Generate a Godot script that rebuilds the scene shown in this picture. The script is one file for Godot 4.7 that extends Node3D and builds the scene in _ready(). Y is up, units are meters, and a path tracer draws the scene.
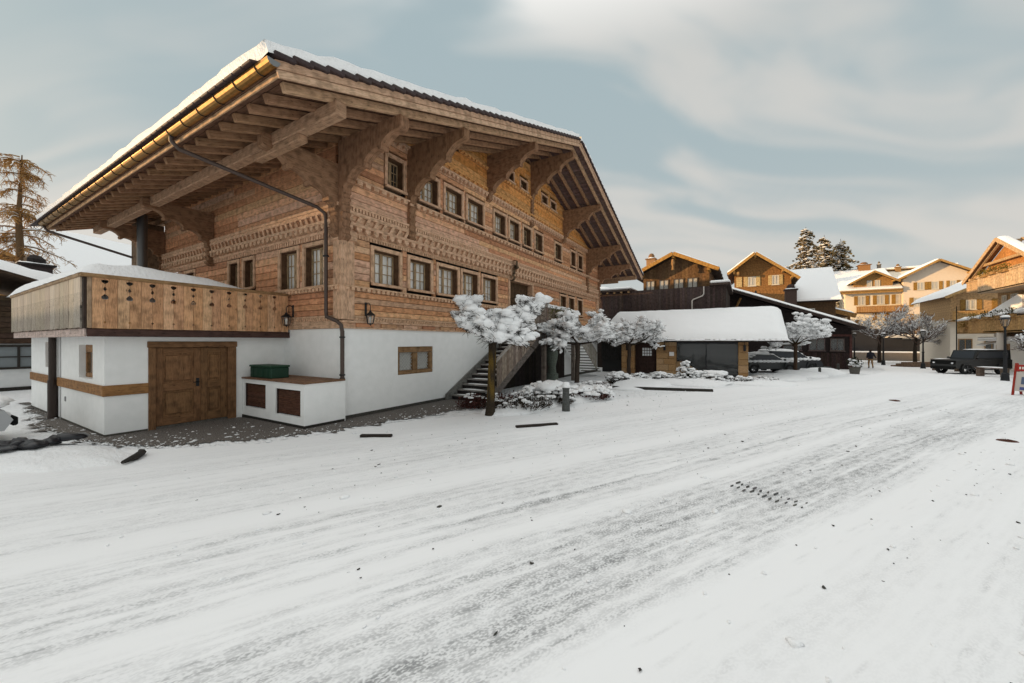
extends Node3D

const INK := Color(1, 1, 1)
var rng := RandomNumberGenerator.new()
var M := {}
var used := {}

# ---------------------------------------------------------------- mesh builder
class MB:
	var v := PackedVector3Array()
	var n := PackedVector3Array()
	var t := PackedVector2Array()
	var c := PackedColorArray()
	var ix := PackedInt32Array()
	var col := Color(1, 1, 1)
	var off := Vector2.ZERO
	var r: RandomNumberGenerator

	func shuffle() -> void:
		off = Vector2(r.randf() * 7.0, r.randf() * 7.0)

	func quad(a: Vector3, b: Vector3, d: Vector3, e: Vector3, nn: Vector3, ua := Vector2.ZERO, ub := Vector2(1, 0), ud := Vector2(1, 1), ue := Vector2(0, 1)) -> void:
		var k := v.size()
		v.append(a); v.append(b); v.append(d); v.append(e)
		n.append(nn); n.append(nn); n.append(nn); n.append(nn)
		t.append(ua + off); t.append(ub + off); t.append(ud + off); t.append(ue + off)
		c.append(col); c.append(col); c.append(col); c.append(col)
		if (b - a).cross(d - a).dot(nn) > 0.0:
			ix.append(k); ix.append(k + 2); ix.append(k + 1); ix.append(k); ix.append(k + 3); ix.append(k + 2)
		else:
			ix.append(k); ix.append(k + 1); ix.append(k + 2); ix.append(k); ix.append(k + 2); ix.append(k + 3)

	func tri(a: Vector3, b: Vector3, d: Vector3, nn: Vector3, ua := Vector2.ZERO, ub := Vector2(1, 0), ud := Vector2(0, 1)) -> void:
		var k := v.size()
		v.append(a); v.append(b); v.append(d)
		n.append(nn); n.append(nn); n.append(nn)
		t.append(ua + off); t.append(ub + off); t.append(ud + off)
		c.append(col); c.append(col); c.append(col)
		ix.append(k)
		if (b - a).cross(d - a).dot(nn) > 0.0:
			ix.append(k + 2); ix.append(k + 1)
		else:
			ix.append(k + 1); ix.append(k + 2)

	# box with bevelled edges; u runs along its longest side, uv in metres
	func box(at: Vector3, s: Vector3, bs := Basis.IDENTITY, bevel := 0.0) -> void:
		var h := s * 0.5
		var la := 0
		if s.y > s[la]: la = 1
		if s.z > s[la]: la = 2
		shuffle()
		for f in 3:
			var p := (f + 1) % 3
			var q := (f + 2) % 3
			if q == la:
				var w := p
				p = q
				q = w
			for sg in [-1.0, 1.0]:
				var o := Vector3.ZERO
				o[f] = h[f] * sg
				var pv := Vector3.ZERO
				pv[p] = h[p] - bevel
				var qv := Vector3.ZERO
				qv[q] = h[q] - bevel
				var nn := Vector3.ZERO
				nn[f] = sg
				quad(at + bs * (o - pv - qv), at + bs * (o + pv - qv), at + bs * (o + pv + qv), at + bs * (o - pv + qv), bs * nn, Vector2(-h[p], -h[q] + f * 0.37), Vector2(h[p], -h[q] + f * 0.37), Vector2(h[p], h[q] + f * 0.37), Vector2(-h[p], h[q] + f * 0.37))
		if bevel <= 0.0:
			return
		for f in 3:
			var p := (f + 1) % 3
			var q := (f + 2) % 3
			for sp in [-1.0, 1.0]:
				for sq in [-1.0, 1.0]:
					var a := Vector3.ZERO
					a[p] = h[p] * sp
					a[q] = (h[q] - bevel) * sq
					var b := Vector3.ZERO
					b[p] = (h[p] - bevel) * sp
					b[q] = h[q] * sq
					var l := Vector3.ZERO
					l[f] = h[f] - bevel
					var nn := Vector3.ZERO
					nn[p] = sp * 0.7071
					nn[q] = sq * 0.7071
					quad(at + bs * (a - l), at + bs * (a + l), at + bs * (b + l), at + bs * (b - l), bs * nn, Vector2(-l[f], 0), Vector2(l[f], 0), Vector2(l[f], bevel), Vector2(-l[f], bevel))
		for sx in [-1.0, 1.0]:
			for sy in [-1.0, 1.0]:
				for sz in [-1.0, 1.0]:
					var sg := Vector3(sx, sy, sz)
					var i := Vector3(h.x - bevel, h.y - bevel, h.z - bevel)
					tri(at + bs * (sg * Vector3(h.x, i.y, i.z)), at + bs * (sg * Vector3(i.x, h.y, i.z)), at + bs * (sg * Vector3(i.x, i.y, h.z)), bs * (sg * 0.577))

	# box from one corner to the other
	func bx(a: Vector3, b: Vector3, bevel := 0.0) -> void:
		box((a + b) * 0.5, (b - a).abs(), Basis.IDENTITY, bevel)

	# beam from a to b: width across (horizontal), height up
	func beam(a: Vector3, b: Vector3, w: float, h: float, bevel := 0.0, up := Vector3.UP) -> void:
		var d := (b - a).normalized()
		var side := d.cross(up).normalized()
		var u2 := side.cross(d).normalized()
		box((a + b) * 0.5, Vector3(a.distance_to(b), h, w), Basis(d, u2, side), bevel)

	# polygon in the XY plane of tr, drawn out along its Z by depth
	func prism(poly: PackedVector2Array, tr: Transform3D, depth: float) -> void:
		var tris := Geometry2D.triangulate_polygon(poly)
		shuffle()
		var lo := poly[0]
		var hi := poly[0]
		for p in poly:
			lo = lo.min(p)
			hi = hi.max(p)
		var flip := (hi - lo).y > (hi - lo).x
		var area := 0.0
		for i in poly.size():
			var p := poly[i]
			var q := poly[(i + 1) % poly.size()]
			area += p.x * q.y - q.x * p.y
		for z in [0.0, depth]:
			var nn := tr.basis * Vector3(0, 0, -1.0 if z == 0.0 else 1.0)
			for i in range(0, tris.size(), 3):
				var a := poly[tris[i]]
				var b := poly[tris[i + 1]]
				var d := poly[tris[i + 2]]
				tri(tr * Vector3(a.x, a.y, z), tr * Vector3(b.x, b.y, z), tr * Vector3(d.x, d.y, z), nn, Vector2(a.y, a.x) if flip else a, Vector2(b.y, b.x) if flip else b, Vector2(d.y, d.x) if flip else d)
		var run := 0.0
		for i in poly.size():
			var a := poly[i]
			var b := poly[(i + 1) % poly.size()]
			var e := b - a
			var l := e.length()
			if l < 1e-5:
				continue
			var o := Vector2(e.y, -e.x) / l
			if area < 0.0:
				o = -o
			quad(tr * Vector3(a.x, a.y, 0), tr * Vector3(b.x, b.y, 0), tr * Vector3(b.x, b.y, depth), tr * Vector3(a.x, a.y, depth), tr.basis * Vector3(o.x, o.y, 0), Vector2(run, 0), Vector2(run + l, 0), Vector2(run + l, depth), Vector2(run, depth))
			run += l

	func tube(pts: PackedVector3Array, rad: PackedFloat32Array, sides := 6, flat := 1.0) -> void:
		shuffle()
		var m := pts.size()
		var k := v.size()
		var d := (pts[1] - pts[0]).normalized()
		var u := d.cross(Vector3.UP if absf(d.y) < 0.9 else Vector3.RIGHT).normalized()
		var run := 0.0
		for i in m:
			var dd := ((pts[mini(i + 1, m - 1)] - pts[maxi(i - 1, 0)])).normalized()
			u = (u - dd * u.dot(dd)).normalized()
			var w := dd.cross(u)
			if i > 0:
				run += pts[i].distance_to(pts[i - 1])
			for s in sides + 1:
				var a := TAU * s / sides
				var o := u * cos(a) + w * sin(a)
				var oo := o
				oo.y *= flat
				v.append(pts[i] + oo * rad[i])
				n.append(o)
				t.append(off + Vector2(run, a * rad[0]))
				c.append(col)
		for i in m - 1:
			for s in sides:
				var a := k + i * (sides + 1) + s
				var b := a + sides + 1
				ix.append(a); ix.append(b); ix.append(a + 1)
				ix.append(a + 1); ix.append(b); ix.append(b + 1)
		for e in [0, m - 1]:
			var dd: Vector3 = (pts[0] - pts[1]).normalized() if e == 0 else (pts[m - 1] - pts[m - 2]).normalized()
			if rad[e] > 0.004:
				var base: int = k + e * (sides + 1)
				for s in range(1, sides - 1):
					tri(v[base], v[base + s], v[base + s + 1], dd)

	# lumpy rounded heap, flattened below by under
	func blob(at: Vector3, s: Vector3, seg := 8, rings := 5, wob := 0.15, under := 0.5) -> void:
		var k := v.size()
		var ph := Vector3(r.randf() * TAU, r.randf() * TAU, r.randf() * TAU)
		for i in rings + 1:
			var la := PI * i / rings
			for j in seg + 1:
				var lo := TAU * j / seg
				var o := Vector3(sin(la) * cos(lo), cos(la), sin(la) * sin(lo))
				var w := 1.0 + wob * (sin(o.x * 4.1 + ph.x) * 0.6 + sin(o.z * 3.7 + ph.y) * 0.6 + sin(o.y * 4.3 + ph.z + o.x * 2.0) * 0.4)
				var p := o * w
				if p.y < 0.0:
					p.y *= under
				v.append(at + p * s)
				n.append((o / s).normalized())
				t.append(off + Vector2(lo, la))
				c.append(col)
		for i in rings:
			for j in seg:
				var a := k + i * (seg + 1) + j
				var b := a + seg + 1
				ix.append(a); ix.append(b); ix.append(a + 1)
				ix.append(a + 1); ix.append(b); ix.append(b + 1)

	# turned shape round the Y axis: profile of (radius, height)
	func lathe(at: Vector3, prof: PackedVector2Array, seg := 10) -> void:
		for i in prof.size() - 1:
			var p := prof[i]
			var q := prof[i + 1]
			var e := q - p
			var sl := Vector2(e.y, -e.x).normalized()
			for s in seg:
				var a0 := TAU * s / seg
				var a1 := TAU * (s + 1) / seg
				var d0 := Vector3(cos(a0), 0, sin(a0))
				var d1 := Vector3(cos(a1), 0, sin(a1))
				var dm := (d0 + d1).normalized()
				quad(at + d0 * p.x + Vector3.UP * p.y, at + d1 * p.x + Vector3.UP * p.y, at + d1 * q.x + Vector3.UP * q.y, at + d0 * q.x + Vector3.UP * q.y, (dm * sl.x + Vector3.UP * sl.y).normalized(), Vector2(a0, p.y), Vector2(a1, p.y), Vector2(a1, q.y), Vector2(a0, q.y))

	func mesh(m: Material) -> ArrayMesh:
		var a := []
		a.resize(Mesh.ARRAY_MAX)
		a[Mesh.ARRAY_VERTEX] = v
		a[Mesh.ARRAY_NORMAL] = n
		a[Mesh.ARRAY_TEX_UV] = t
		a[Mesh.ARRAY_COLOR] = c
		a[Mesh.ARRAY_INDEX] = ix
		var am := ArrayMesh.new()
		am.add_surface_from_arrays(Mesh.PRIMITIVE_TRIANGLES, a)
		am.surface_set_material(0, m)
		return am


func mb(col := INK) -> MB:
	var b := MB.new()
	b.r = rng
	b.col = col
	return b

func numbered(called: String) -> String:
	if not used.has(called):
		used[called] = 0
		return called
	used[called] += 1
	return "%s_%03d" % [called, used[called]]

func part(called: String, b: MB, m: Material, parent: Node3D, kind := "") -> MeshInstance3D:
	var o := MeshInstance3D.new()
	o.name = called
	o.mesh = b.mesh(m)
	parent.add_child(o, true)
	if kind:
		o.set_meta("kind", kind)
	return o

func holder(called: String, parent: Node3D, at := Vector3.ZERO) -> Node3D:
	var o := Node3D.new()
	o.name = called
	parent.add_child(o, true)
	o.position = at
	return o

func thing(called: String, label: String, category: String, at := Vector3.ZERO, turn := 0.0, group := "") -> Node3D:
	var o := Node3D.new()
	o.name = numbered(called)
	add_child(o)
	o.position = at
	o.rotation.y = turn
	o.set_meta("label", label)
	o.set_meta("category", category)
	if group:
		o.set_meta("group", group)
	return o

func one(called: String, b: MB, m: Material, label: String, category: String, at := Vector3.ZERO, turn := 0.0, group := "") -> MeshInstance3D:
	var o := MeshInstance3D.new()
	o.name = numbered(called)
	o.mesh = b.mesh(m)
	add_child(o)
	o.position = at
	o.rotation.y = turn
	o.set_meta("label", label)
	o.set_meta("category", category)
	if group:
		o.set_meta("group", group)
	return o

func setting(called: String, b: MB, m: Material, label: String, kind := "structure") -> MeshInstance3D:
	var o := MeshInstance3D.new()
	o.name = numbered(called)
	o.mesh = b.mesh(m)
	add_child(o)
	o.set_meta("kind", kind)
	o.set_meta("label", label)
	return o

func lin(r: float, g: float, b: float) -> Color:
	return Color(r, g, b).linear_to_srgb()

func vary(c: Color, f: float) -> Color:
	var k := 1.0 + rng.randf_range(-f, f)
	return Color(c.r * k * (1.0 + rng.randf_range(-f, f) * 0.15), c.g * k, c.b * k * (1.0 + rng.randf_range(-f, f) * 0.3))

func gy(x: float, z: float) -> float:
	return -0.012 * maxf(0.0, x - 16.0)

func pv(a: Array) -> PackedVector2Array:
	var p := PackedVector2Array()
	for i in range(0, a.size(), 2):
		p.append(Vector2(a[i], a[i + 1]))
	return p

# ---------------------------------------------------------------- textures
func noise(seed_: int, freq: float, oct := 4, kind := FastNoiseLite.TYPE_SIMPLEX_SMOOTH) -> FastNoiseLite:
	var f := FastNoiseLite.new()
	f.seed = seed_
	f.noise_type = kind
	f.frequency = freq
	f.fractal_type = FastNoiseLite.FRACTAL_FBM
	f.fractal_octaves = oct
	return f

func tex(w: int, h: int, bytes: PackedByteArray, fmt := Image.FORMAT_RGB8) -> ImageTexture:
	return ImageTexture.create_from_image(Image.create_from_data(w, h, false, fmt, bytes))

func b8(x: float) -> int:
	return clampi(int(x * 255.0), 0, 255)

func wood_textures() -> Array:
	var w := 512
	var h := 256
	var fine := noise(3, 1.0, 3)
	var broad := noise(5, 1.0, 3)
	var knot := noise(9, 1.0, 1, FastNoiseLite.TYPE_CELLULAR)
	knot.cellular_return_type = FastNoiseLite.RETURN_DISTANCE
	knot.fractal_type = FastNoiseLite.FRACTAL_NONE
	var a := PackedByteArray()
	a.resize(w * h * 3)
	var hm := PackedByteArray()
	hm.resize(w * h)
	for y in h:
		var fy := float(y) / h
		for x in w:
			var fx := float(x) / w
			# wraps in both directions: circles in 4D folded to 3D
			var cx := cos(fx * TAU) * 0.9
			var sx := sin(fx * TAU) * 0.9
			var q := knot.get_noise_3d(cx * 1.4, sx * 1.4, fy * 5.0)
			var k := clampf((q + 0.965) / 0.08, 0.0, 1.0)
			var yy := fy + (1.0 - k) * 0.02 + broad.get_noise_2d(cx * 1.2, sx * 1.2) * 0.03
			var ring := fine.get_noise_3d(cx * 1.1, sx * 1.1, yy * 34.0)
			var ring2 := fine.get_noise_3d(cx * 5.0 + 9.0, sx * 5.0, yy * 110.0)
			var patch := broad.get_noise_3d(cx * 1.6 + 4.0, sx * 1.6, fy * 3.0)
			var val := 0.91 + ring * 0.20 + ring2 * 0.13 + patch * 0.22
			val *= lerpf(0.62, 1.0, k)
			var i := (y * w + x) * 3
			a[i] = b8(val)
			a[i + 1] = b8(val * (0.985 + ring * 0.03))
			a[i + 2] = b8(val * (0.96 + ring * 0.05))
			hm[y * w + x] = b8(0.5 + ring * 0.45 + ring2 * 0.35)
	return [tex(w, h, a), tex(w, h, hm, Image.FORMAT_L8)]

func old_plank_texture() -> ImageTexture:
	# pale upright plank, grey and furred in its lower half with streaks running up; v = 0 at the top
	var w := 512
	var h := 256
	var st := noise(21, 1.0, 3)
	var a := PackedByteArray()
	a.resize(w * h * 3)
	for y in h:
		var fy := float(y) / h
		for x in w:
			var fx := float(x) / w
			var g := st.get_noise_2d(fx * 90.0, fy * 1.5)
			var g2 := st.get_noise_2d(fx * 220.0 + 50.0, fy * 5.0)
			var edge := 0.58 + st.get_noise_2d(fx * 60.0 + 11.0, 3.0) * 0.28
			var m := smoothstep(edge - 0.04, edge + 0.05, fy)
			var f := 0.86 + g * 0.2 + g2 * 0.12
			var cl := Vector3(1.0, 0.91, 0.81) * f
			var gr := Vector3(0.74, 0.705, 0.66) * (0.9 + g * 0.45 + g2 * 0.4)
			var o := cl.lerp(gr, m * 0.85)
			if g2 > 0.32 and fy > 0.3:
				o *= 0.55
			var i := (y * w + x) * 3
			a[i] = b8(o.x)
			a[i + 1] = b8(o.y)
			a[i + 2] = b8(o.z)
	return tex(w, h, a)

func grain(seed_: int, freq: float, size := 256, oct := 4) -> ImageTexture:
	var im := noise(seed_, freq, oct).get_seamless_image(size, size)
	im.convert(Image.FORMAT_L8)
	return ImageTexture.create_from_image(im)

func tinted(seed_: int, freq: float, lo: Color, hi: Color, size := 256, oct := 4, gamma := 1.0) -> ImageTexture:
	var im := noise(seed_, freq, oct).get_seamless_image(size, size)
	im.convert(Image.FORMAT_L8)
	var src := im.get_data()
	var ramp := PackedByteArray()
	for i in 256:
		var k := lo.lerp(hi, pow(i / 255.0, gamma))
		ramp.append(b8(k.r)); ramp.append(b8(k.g)); ramp.append(b8(k.b))
	var a := PackedByteArray()
	a.resize(size * size * 3)
	for i in size * size:
		var s := src[i] * 3
		a[i * 3] = ramp[s]
		a[i * 3 + 1] = ramp[s + 1]
		a[i * 3 + 2] = ramp[s + 2]
	return tex(size, size, a)

func mat(col: Color, rough := 0.8, opts := {}) -> StandardMaterial3D:
	var m := StandardMaterial3D.new()
	m.albedo_color = col
	m.roughness = rough
	m.vertex_color_use_as_albedo = opts.get("vc", true)
	m.metallic = opts.get("metal", 0.0)
	m.metallic_specular = opts.get("spec", 0.4)
	if opts.has("tex"):
		m.albedo_texture = opts.tex
	if opts.has("bump"):
		m.heightmap_enabled = true
		m.heightmap_texture = opts.bump
		m.heightmap_scale = opts.get("bump_cm", 0.3)
	if opts.has("uv"):
		m.uv1_scale = opts.uv
	if opts.has("tri"):
		m.uv1_triplanar = true
		m.uv1_world_triplanar = true
		m.uv1_scale = Vector3.ONE * opts.tri
	return m

func glass(alpha := 0.12, tint := Color(0.8, 0.85, 0.85)) -> StandardMaterial3D:
	var m := StandardMaterial3D.new()
	m.transparency = BaseMaterial3D.TRANSPARENCY_ALPHA
	m.albedo_color = Color(tint.r, tint.g, tint.b, alpha)
	m.roughness = 0.04
	m.metallic_specular = 0.6
	return m

func make_materials() -> void:
	var wd := wood_textures()
	var wuv := Vector3(0.42, 1.5, 1)
	M.wood = mat(INK, 0.78, {"tex": wd[0], "bump": wd[1], "bump_cm": 0.35, "uv": wuv, "spec": 0.3})
	M.plank = mat(INK, 0.72, {"tex": wd[0], "bump": wd[1], "bump_cm": 0.25, "uv": wuv, "spec": 0.35})
	M.old_plank = mat(INK, 0.9, {"tex": old_plank_texture(), "bump": wd[1], "bump_cm": 0.3, "spec": 0.2})
	M.plaster = mat(INK, 0.92, {"tex": tinted(31, 0.012, Color(0.97, 0.972, 0.97), Color(1, 1, 1), 512, 5), "bump": grain(32, 0.09, 256, 3), "bump_cm": 0.2, "tri": 0.45, "spec": 0.25})
	var sn_b := grain(41, 0.02, 512, 6)
	M.snow = mat(lin(0.92, 0.922, 0.925), 0.75, {"tex": tinted(42, 0.01, Color(0.965, 0.968, 0.97), Color(1, 1, 1), 512, 5), "bump": sn_b, "bump_cm": 5.0, "tri": 0.4, "spec": 0.25})
	M.snow_soft = mat(lin(0.92, 0.922, 0.925), 0.7, {"bump": sn_b, "bump_cm": 2.0, "tri": 1.1, "spec": 0.25})
	M.gravel = mat(INK, 0.85, {"tex": tinted(51, 0.12, Color(0.22, 0.20, 0.185), Color(0.72, 0.69, 0.66), 512, 5, 1.5), "bump": grain(52, 0.15, 256, 3), "bump_cm": 1.2, "tri": 0.5})
	M.iron = mat(lin(0.025, 0.026, 0.028), 0.5, {"metal": 0.6, "spec": 0.5})
	M.steel = mat(lin(0.25, 0.25, 0.25), 0.45, {"metal": 0.8})
	M.copper = mat(lin(0.42, 0.24, 0.07), 0.42, {"metal": 0.75, "tex": tinted(61, 0.03, Color(0.75, 0.72, 0.7), Color(1, 1, 1)), "tri": 0.8})
	M.pipe = mat(lin(0.09, 0.065, 0.055), 0.5, {"metal": 0.3, "bump": grain(62, 0.05), "bump_cm": 0.2, "tri": 1.5})
	M.tile = mat(lin(0.075, 0.055, 0.055), 0.7, {"tex": tinted(63, 0.05, Color(0.7, 0.65, 0.65), Color(1, 1, 1)), "tri": 1.0})
	M.pane = glass(0.03)
	M.dark = mat(lin(0.02, 0.018, 0.016), 0.8)
	M.curtain = mat(lin(0.93, 0.91, 0.87), 0.95, {"bump": grain(64, 0.05), "bump_cm": 1.0, "tri": 2.0})
	M.bark = mat(INK, 0.95, {"tex": tinted(71, 0.05, Color(0.5, 0.5, 0.5), Color(1, 1, 1)), "bump": grain(72, 0.08), "bump_cm": 2.0, "tri": 2.0, "spec": 0.2})
	M.leaf = mat(INK, 0.85, {"spec": 0.2})
	M.leaf.backlight_enabled = true
	M.leaf.backlight = Color(0.25, 0.25, 0.2)
	M.paint = mat(INK, 0.6, {"spec": 0.4})
	M.gloss = mat(INK, 0.28, {"spec": 0.45})
	M.rubber = mat(lin(0.015, 0.015, 0.015), 0.85)
	M.stone = mat(INK, 0.9, {"tex": tinted(81, 0.04, Color(0.68, 0.66, 0.62), Color(1, 1, 1)), "bump": grain(82, 0.06), "bump_cm": 0.8, "tri": 1.2})
	M.cloth = mat(INK, 0.95, {"bump": grain(83, 0.1), "bump_cm": 0.5, "tri": 4.0})
	M.road = road_material()

# ---------------------------------------------------------------- snowed-over road: worn tracks where slush shows through
const ROAD_LEN := 80.0
const ROAD_WIDE := 20.0
const ROAD_OFF := 3.6
const ROAD_DIR := Vector3(0.8788, 0, 0.4772)

func road_material() -> StandardMaterial3D:
	var w := 1024
	var h := 896
	var streak := noise(101, 1.0, 4)
	var soft := noise(103, 1.0, 3)
	var msk := PackedByteArray()
	msk.resize(w * h)
	# lanes of wear: offset across the road in metres, half width, strength
	var lanes := [[-5.2, 0.5, 0.14], [-4.2, 0.35, 0.2], [-3.0, 0.4, 0.24], [-2.1, 0.3, 0.2], [-0.85, 0.25, 0.40], [-0.45, 0.22, 0.34], [-0.08, 0.06, 0.75], [0.12, 0.15, 0.36], [0.85, 0.22, 0.45], [1.15, 0.3, 0.62], [1.55, 0.3, 0.68], [1.85, 0.22, 0.46], [2.9, 0.2, 0.10], [3.6, 0.25, 0.14], [5.4, 0.4, 0.08]]
	for x in w:
		var along := (float(x) / w - 0.5) * ROAD_LEN
		var sway := soft.get_noise_1d(along * 0.03) * 0.25
		var far := smoothstep(-8.0, 20.0, along)
		for y in h:
			var across := (float(y) / h - 0.5) * ROAD_WIDE + ROAD_OFF
			var o := across + sway
			var s := 0.0
			for l in lanes:
				var d: float = absf(o - l[0]) / l[1]
				if d < 2.0:
					s = maxf(s, l[2] * (1.0 - smoothstep(0.5, 2.0, d)))
			var n1 := streak.get_noise_2d(along * 0.22, o * 5.5)
			var n2 := streak.get_noise_2d(along * 1.3 + 70.0, o * 17.0)
			var n3 := soft.get_noise_2d(along * 0.16, o * 0.5 + 30.0)
			var m := s * (0.80 + n1 * 1.0 + n2 * 0.8 + n3 * 0.6)
			m += maxf(0.0, n2 + n1 * 0.7 - 0.42) * 0.5 * smoothstep(8.5, 3.0, absf(o))
			msk[y * w + x] = b8(m * (1.0 - 0.75 * far) * smoothstep(0.0, 2.5, minf(float(y) / h, 1.0 - float(y) / h) * ROAD_WIDE))
	var mt := tex(w, h, msk, Image.FORMAT_L8)
	# fine slush and grit, drawn out a little along the road
	var z := 1024
	var g1 := noise(111, 0.11, 4).get_seamless_image(z, z)
	g1.convert(Image.FORMAT_L8)
	var g2 := noise(112, 0.02, 4).get_seamless_image(z, z)
	g2.convert(Image.FORMAT_L8)
	var d1 := g1.get_data()
	var d2 := g2.get_data()
	var ra := PackedByteArray()
	ra.resize(z * z * 4)
	var curve := PackedByteArray()
	for i in 512:
		curve.append(b8(0.2 + 0.7 * smoothstep(180.0, 330.0, float(i))))
	for i in z * z:
		var e := d1[i]
		var k := i * 4
		var g := 112 + (e >> 3)
		ra[k] = g
		ra[k + 1] = g + 1
		ra[k + 2] = g + 2
		ra[k + 3] = curve[mini(511, (e * 5 + d2[i] * 3) >> 2)]
	var m := mat(lin(0.92, 0.922, 0.925), 0.75, {"bump": mt, "bump_cm": -0.35, "spec": 0.25, "vc": false})
	m.detail_enabled = true
	m.detail_mask = mt
	m.detail_albedo = tex(z, z, ra, Image.FORMAT_RGBA8)
	m.detail_uv_layer = BaseMaterial3D.DETAIL_UV_2
	m.uv2_scale = Vector3(0.2, 0.36, 1)
	return m

func sky_texture(sun: Vector3) -> ImageTexture:
	var w := 1024
	var h := 512
	var wisp := noise(201, 1.0, 5)
	var veil := noise(207, 1.0, 3)
	var im := Image.create_empty(w, h, false, Image.FORMAT_RGBF)
	for y in h:
		var el := PI * (0.5 - (y + 0.5) / h)
		var cy := cos(el)
		var sy := sin(el)
		for x in w:
			var az := TAU * (x + 0.5) / w
			var d := Vector3(sin(az) * cy, sy, -cos(az) * cy)
			var up := maxf(sy, 0.0)
			var c := Vector3(0.212, 0.264, 0.283)
			# thin high cloud laid on a plane above, drawn out into long soft streaks
			var p := Vector2(d.x, d.z) / (up + 0.22)
			var q := Vector2(p.x * 0.6 + p.y * 0.8, -p.x * 0.8 + p.y * 0.6)
			var wx := veil.get_noise_2d(q.x * 0.35, q.y * 0.7)
			var n1 := wisp.get_noise_2d(q.x * 0.30 + wx * 0.5, q.y * 0.85 + wx * 0.5 + 3.0)
			var n2 := wisp.get_noise_2d(q.x * 0.8 + wx * 1.3 + 31.0, q.y * 3.8 + wx * 1.5)
			var over := smoothstep(0.56, 0.82, up)  # cloud above the view made brighter, as added light on the snow
			var cl := clampf(0.50 + n1 * 1.15 + n2 * 0.52 + over * 0.45, 0.0, 1.0)
			cl = smoothstep(0.12, 0.92, cl) * 0.92
			c = c.lerp(Vector3(0.345, 0.344, 0.332).lerp(Vector3(0.79, 0.78, 0.755), over), cl)
			# pale warm air towards the horizon
			c = c.lerp(Vector3(0.44, 0.405, 0.36), exp(-up * 6.5) * 0.9)
			var g := clampf(d.dot(sun), 0.0, 1.0)
			c += Vector3(0.95, 0.74, 0.48) * (pow(g, 7.0) * 0.26 + pow(g, 40.0) * 1.2)
			im.set_pixel(x, y, Color(c.x, c.y, c.z))
	return ImageTexture.create_from_image(im)

# ---------------------------------------------------------------- the scene
func _ready() -> void:
	rng.seed = 20240117
	var sun_at := Vector3(-0.48, 0.118, -0.87).normalized()
	var cam := Camera3D.new()
	cam.name = "camera"
	cam.fov = 83.14
	cam.far = 3000.0
	add_child(cam)
	cam.look_at_from_position(Vector3(-6.77, 2.2, 9.67), Vector3(-6.77 + 85.55, 2.2, 9.67 - 51.78))
	cam.current = true
	var env := Environment.new()
	env.background_mode = Environment.BG_SKY
	env.sky = Sky.new()
	var pan := PanoramaSkyMaterial.new()
	pan.panorama = sky_texture(sun_at)
	env.sky.sky_material = pan
	env.tonemap_mode = Environment.TONE_MAPPER_LINEAR
	env.tonemap_exposure = 1.8
	env.sdfgi_enabled = true
	env.ssao_enabled = true
	env.ssil_enabled = true
	var we := WorldEnvironment.new()
	we.name = "world"
	we.environment = env
	add_child(we)
	var sun := DirectionalLight3D.new()
	sun.name = "sun"
	sun.light_energy = 0.92
	sun.light_color = Color(1.0, 0.82, 0.58)
	sun.light_angular_distance = 0.5
	sun.shadow_enabled = true
	add_child(sun)
	sun.look_at_from_position(sun_at * 100.0, Vector3.ZERO)

	make_materials()
	make_ground()
	make_chalet()
	make_annex()
	make_forecourt()
	make_stairs()
	make_pavilion()
	make_middle_houses()
	make_far_houses()
	make_right_side()
	make_left_side()
	make_trees()
	make_small_things()

# ---------------------------------------------------------------- ground
func finish_grid(b: MB, nx: int, nz: int) -> void:
	b.n.resize(b.v.size())
	var total := 0.0
	for i in nx:
		for j in nz:
			var k := i * (nz + 1) + j
			total += (b.v[k + nz + 1] - b.v[k]).cross(b.v[k + 1] - b.v[k]).y
	var sg := 1.0 if total > 0.0 else -1.0
	for i in nx + 1:
		for j in nz + 1:
			var k := i * (nz + 1) + j
			var a := b.v[mini(i + 1, nx) * (nz + 1) + j] - b.v[maxi(i - 1, 0) * (nz + 1) + j]
			var e := b.v[i * (nz + 1) + mini(j + 1, nz)] - b.v[i * (nz + 1) + maxi(j - 1, 0)]
			var nn := a.cross(e) * sg
			b.n[k] = nn.normalized() if nn.length_squared() > 1e-14 else Vector3.UP
			if i < nx and j < nz:
				var q := k + nz + 1
				if sg > 0.0:
					b.ix.append(k); b.ix.append(k + 1); b.ix.append(q)
					b.ix.append(k + 1); b.ix.append(q + 1); b.ix.append(q)
				else:
					b.ix.append(k); b.ix.append(q); b.ix.append(k + 1)
					b.ix.append(k + 1); b.ix.append(q); b.ix.append(q + 1)

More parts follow.
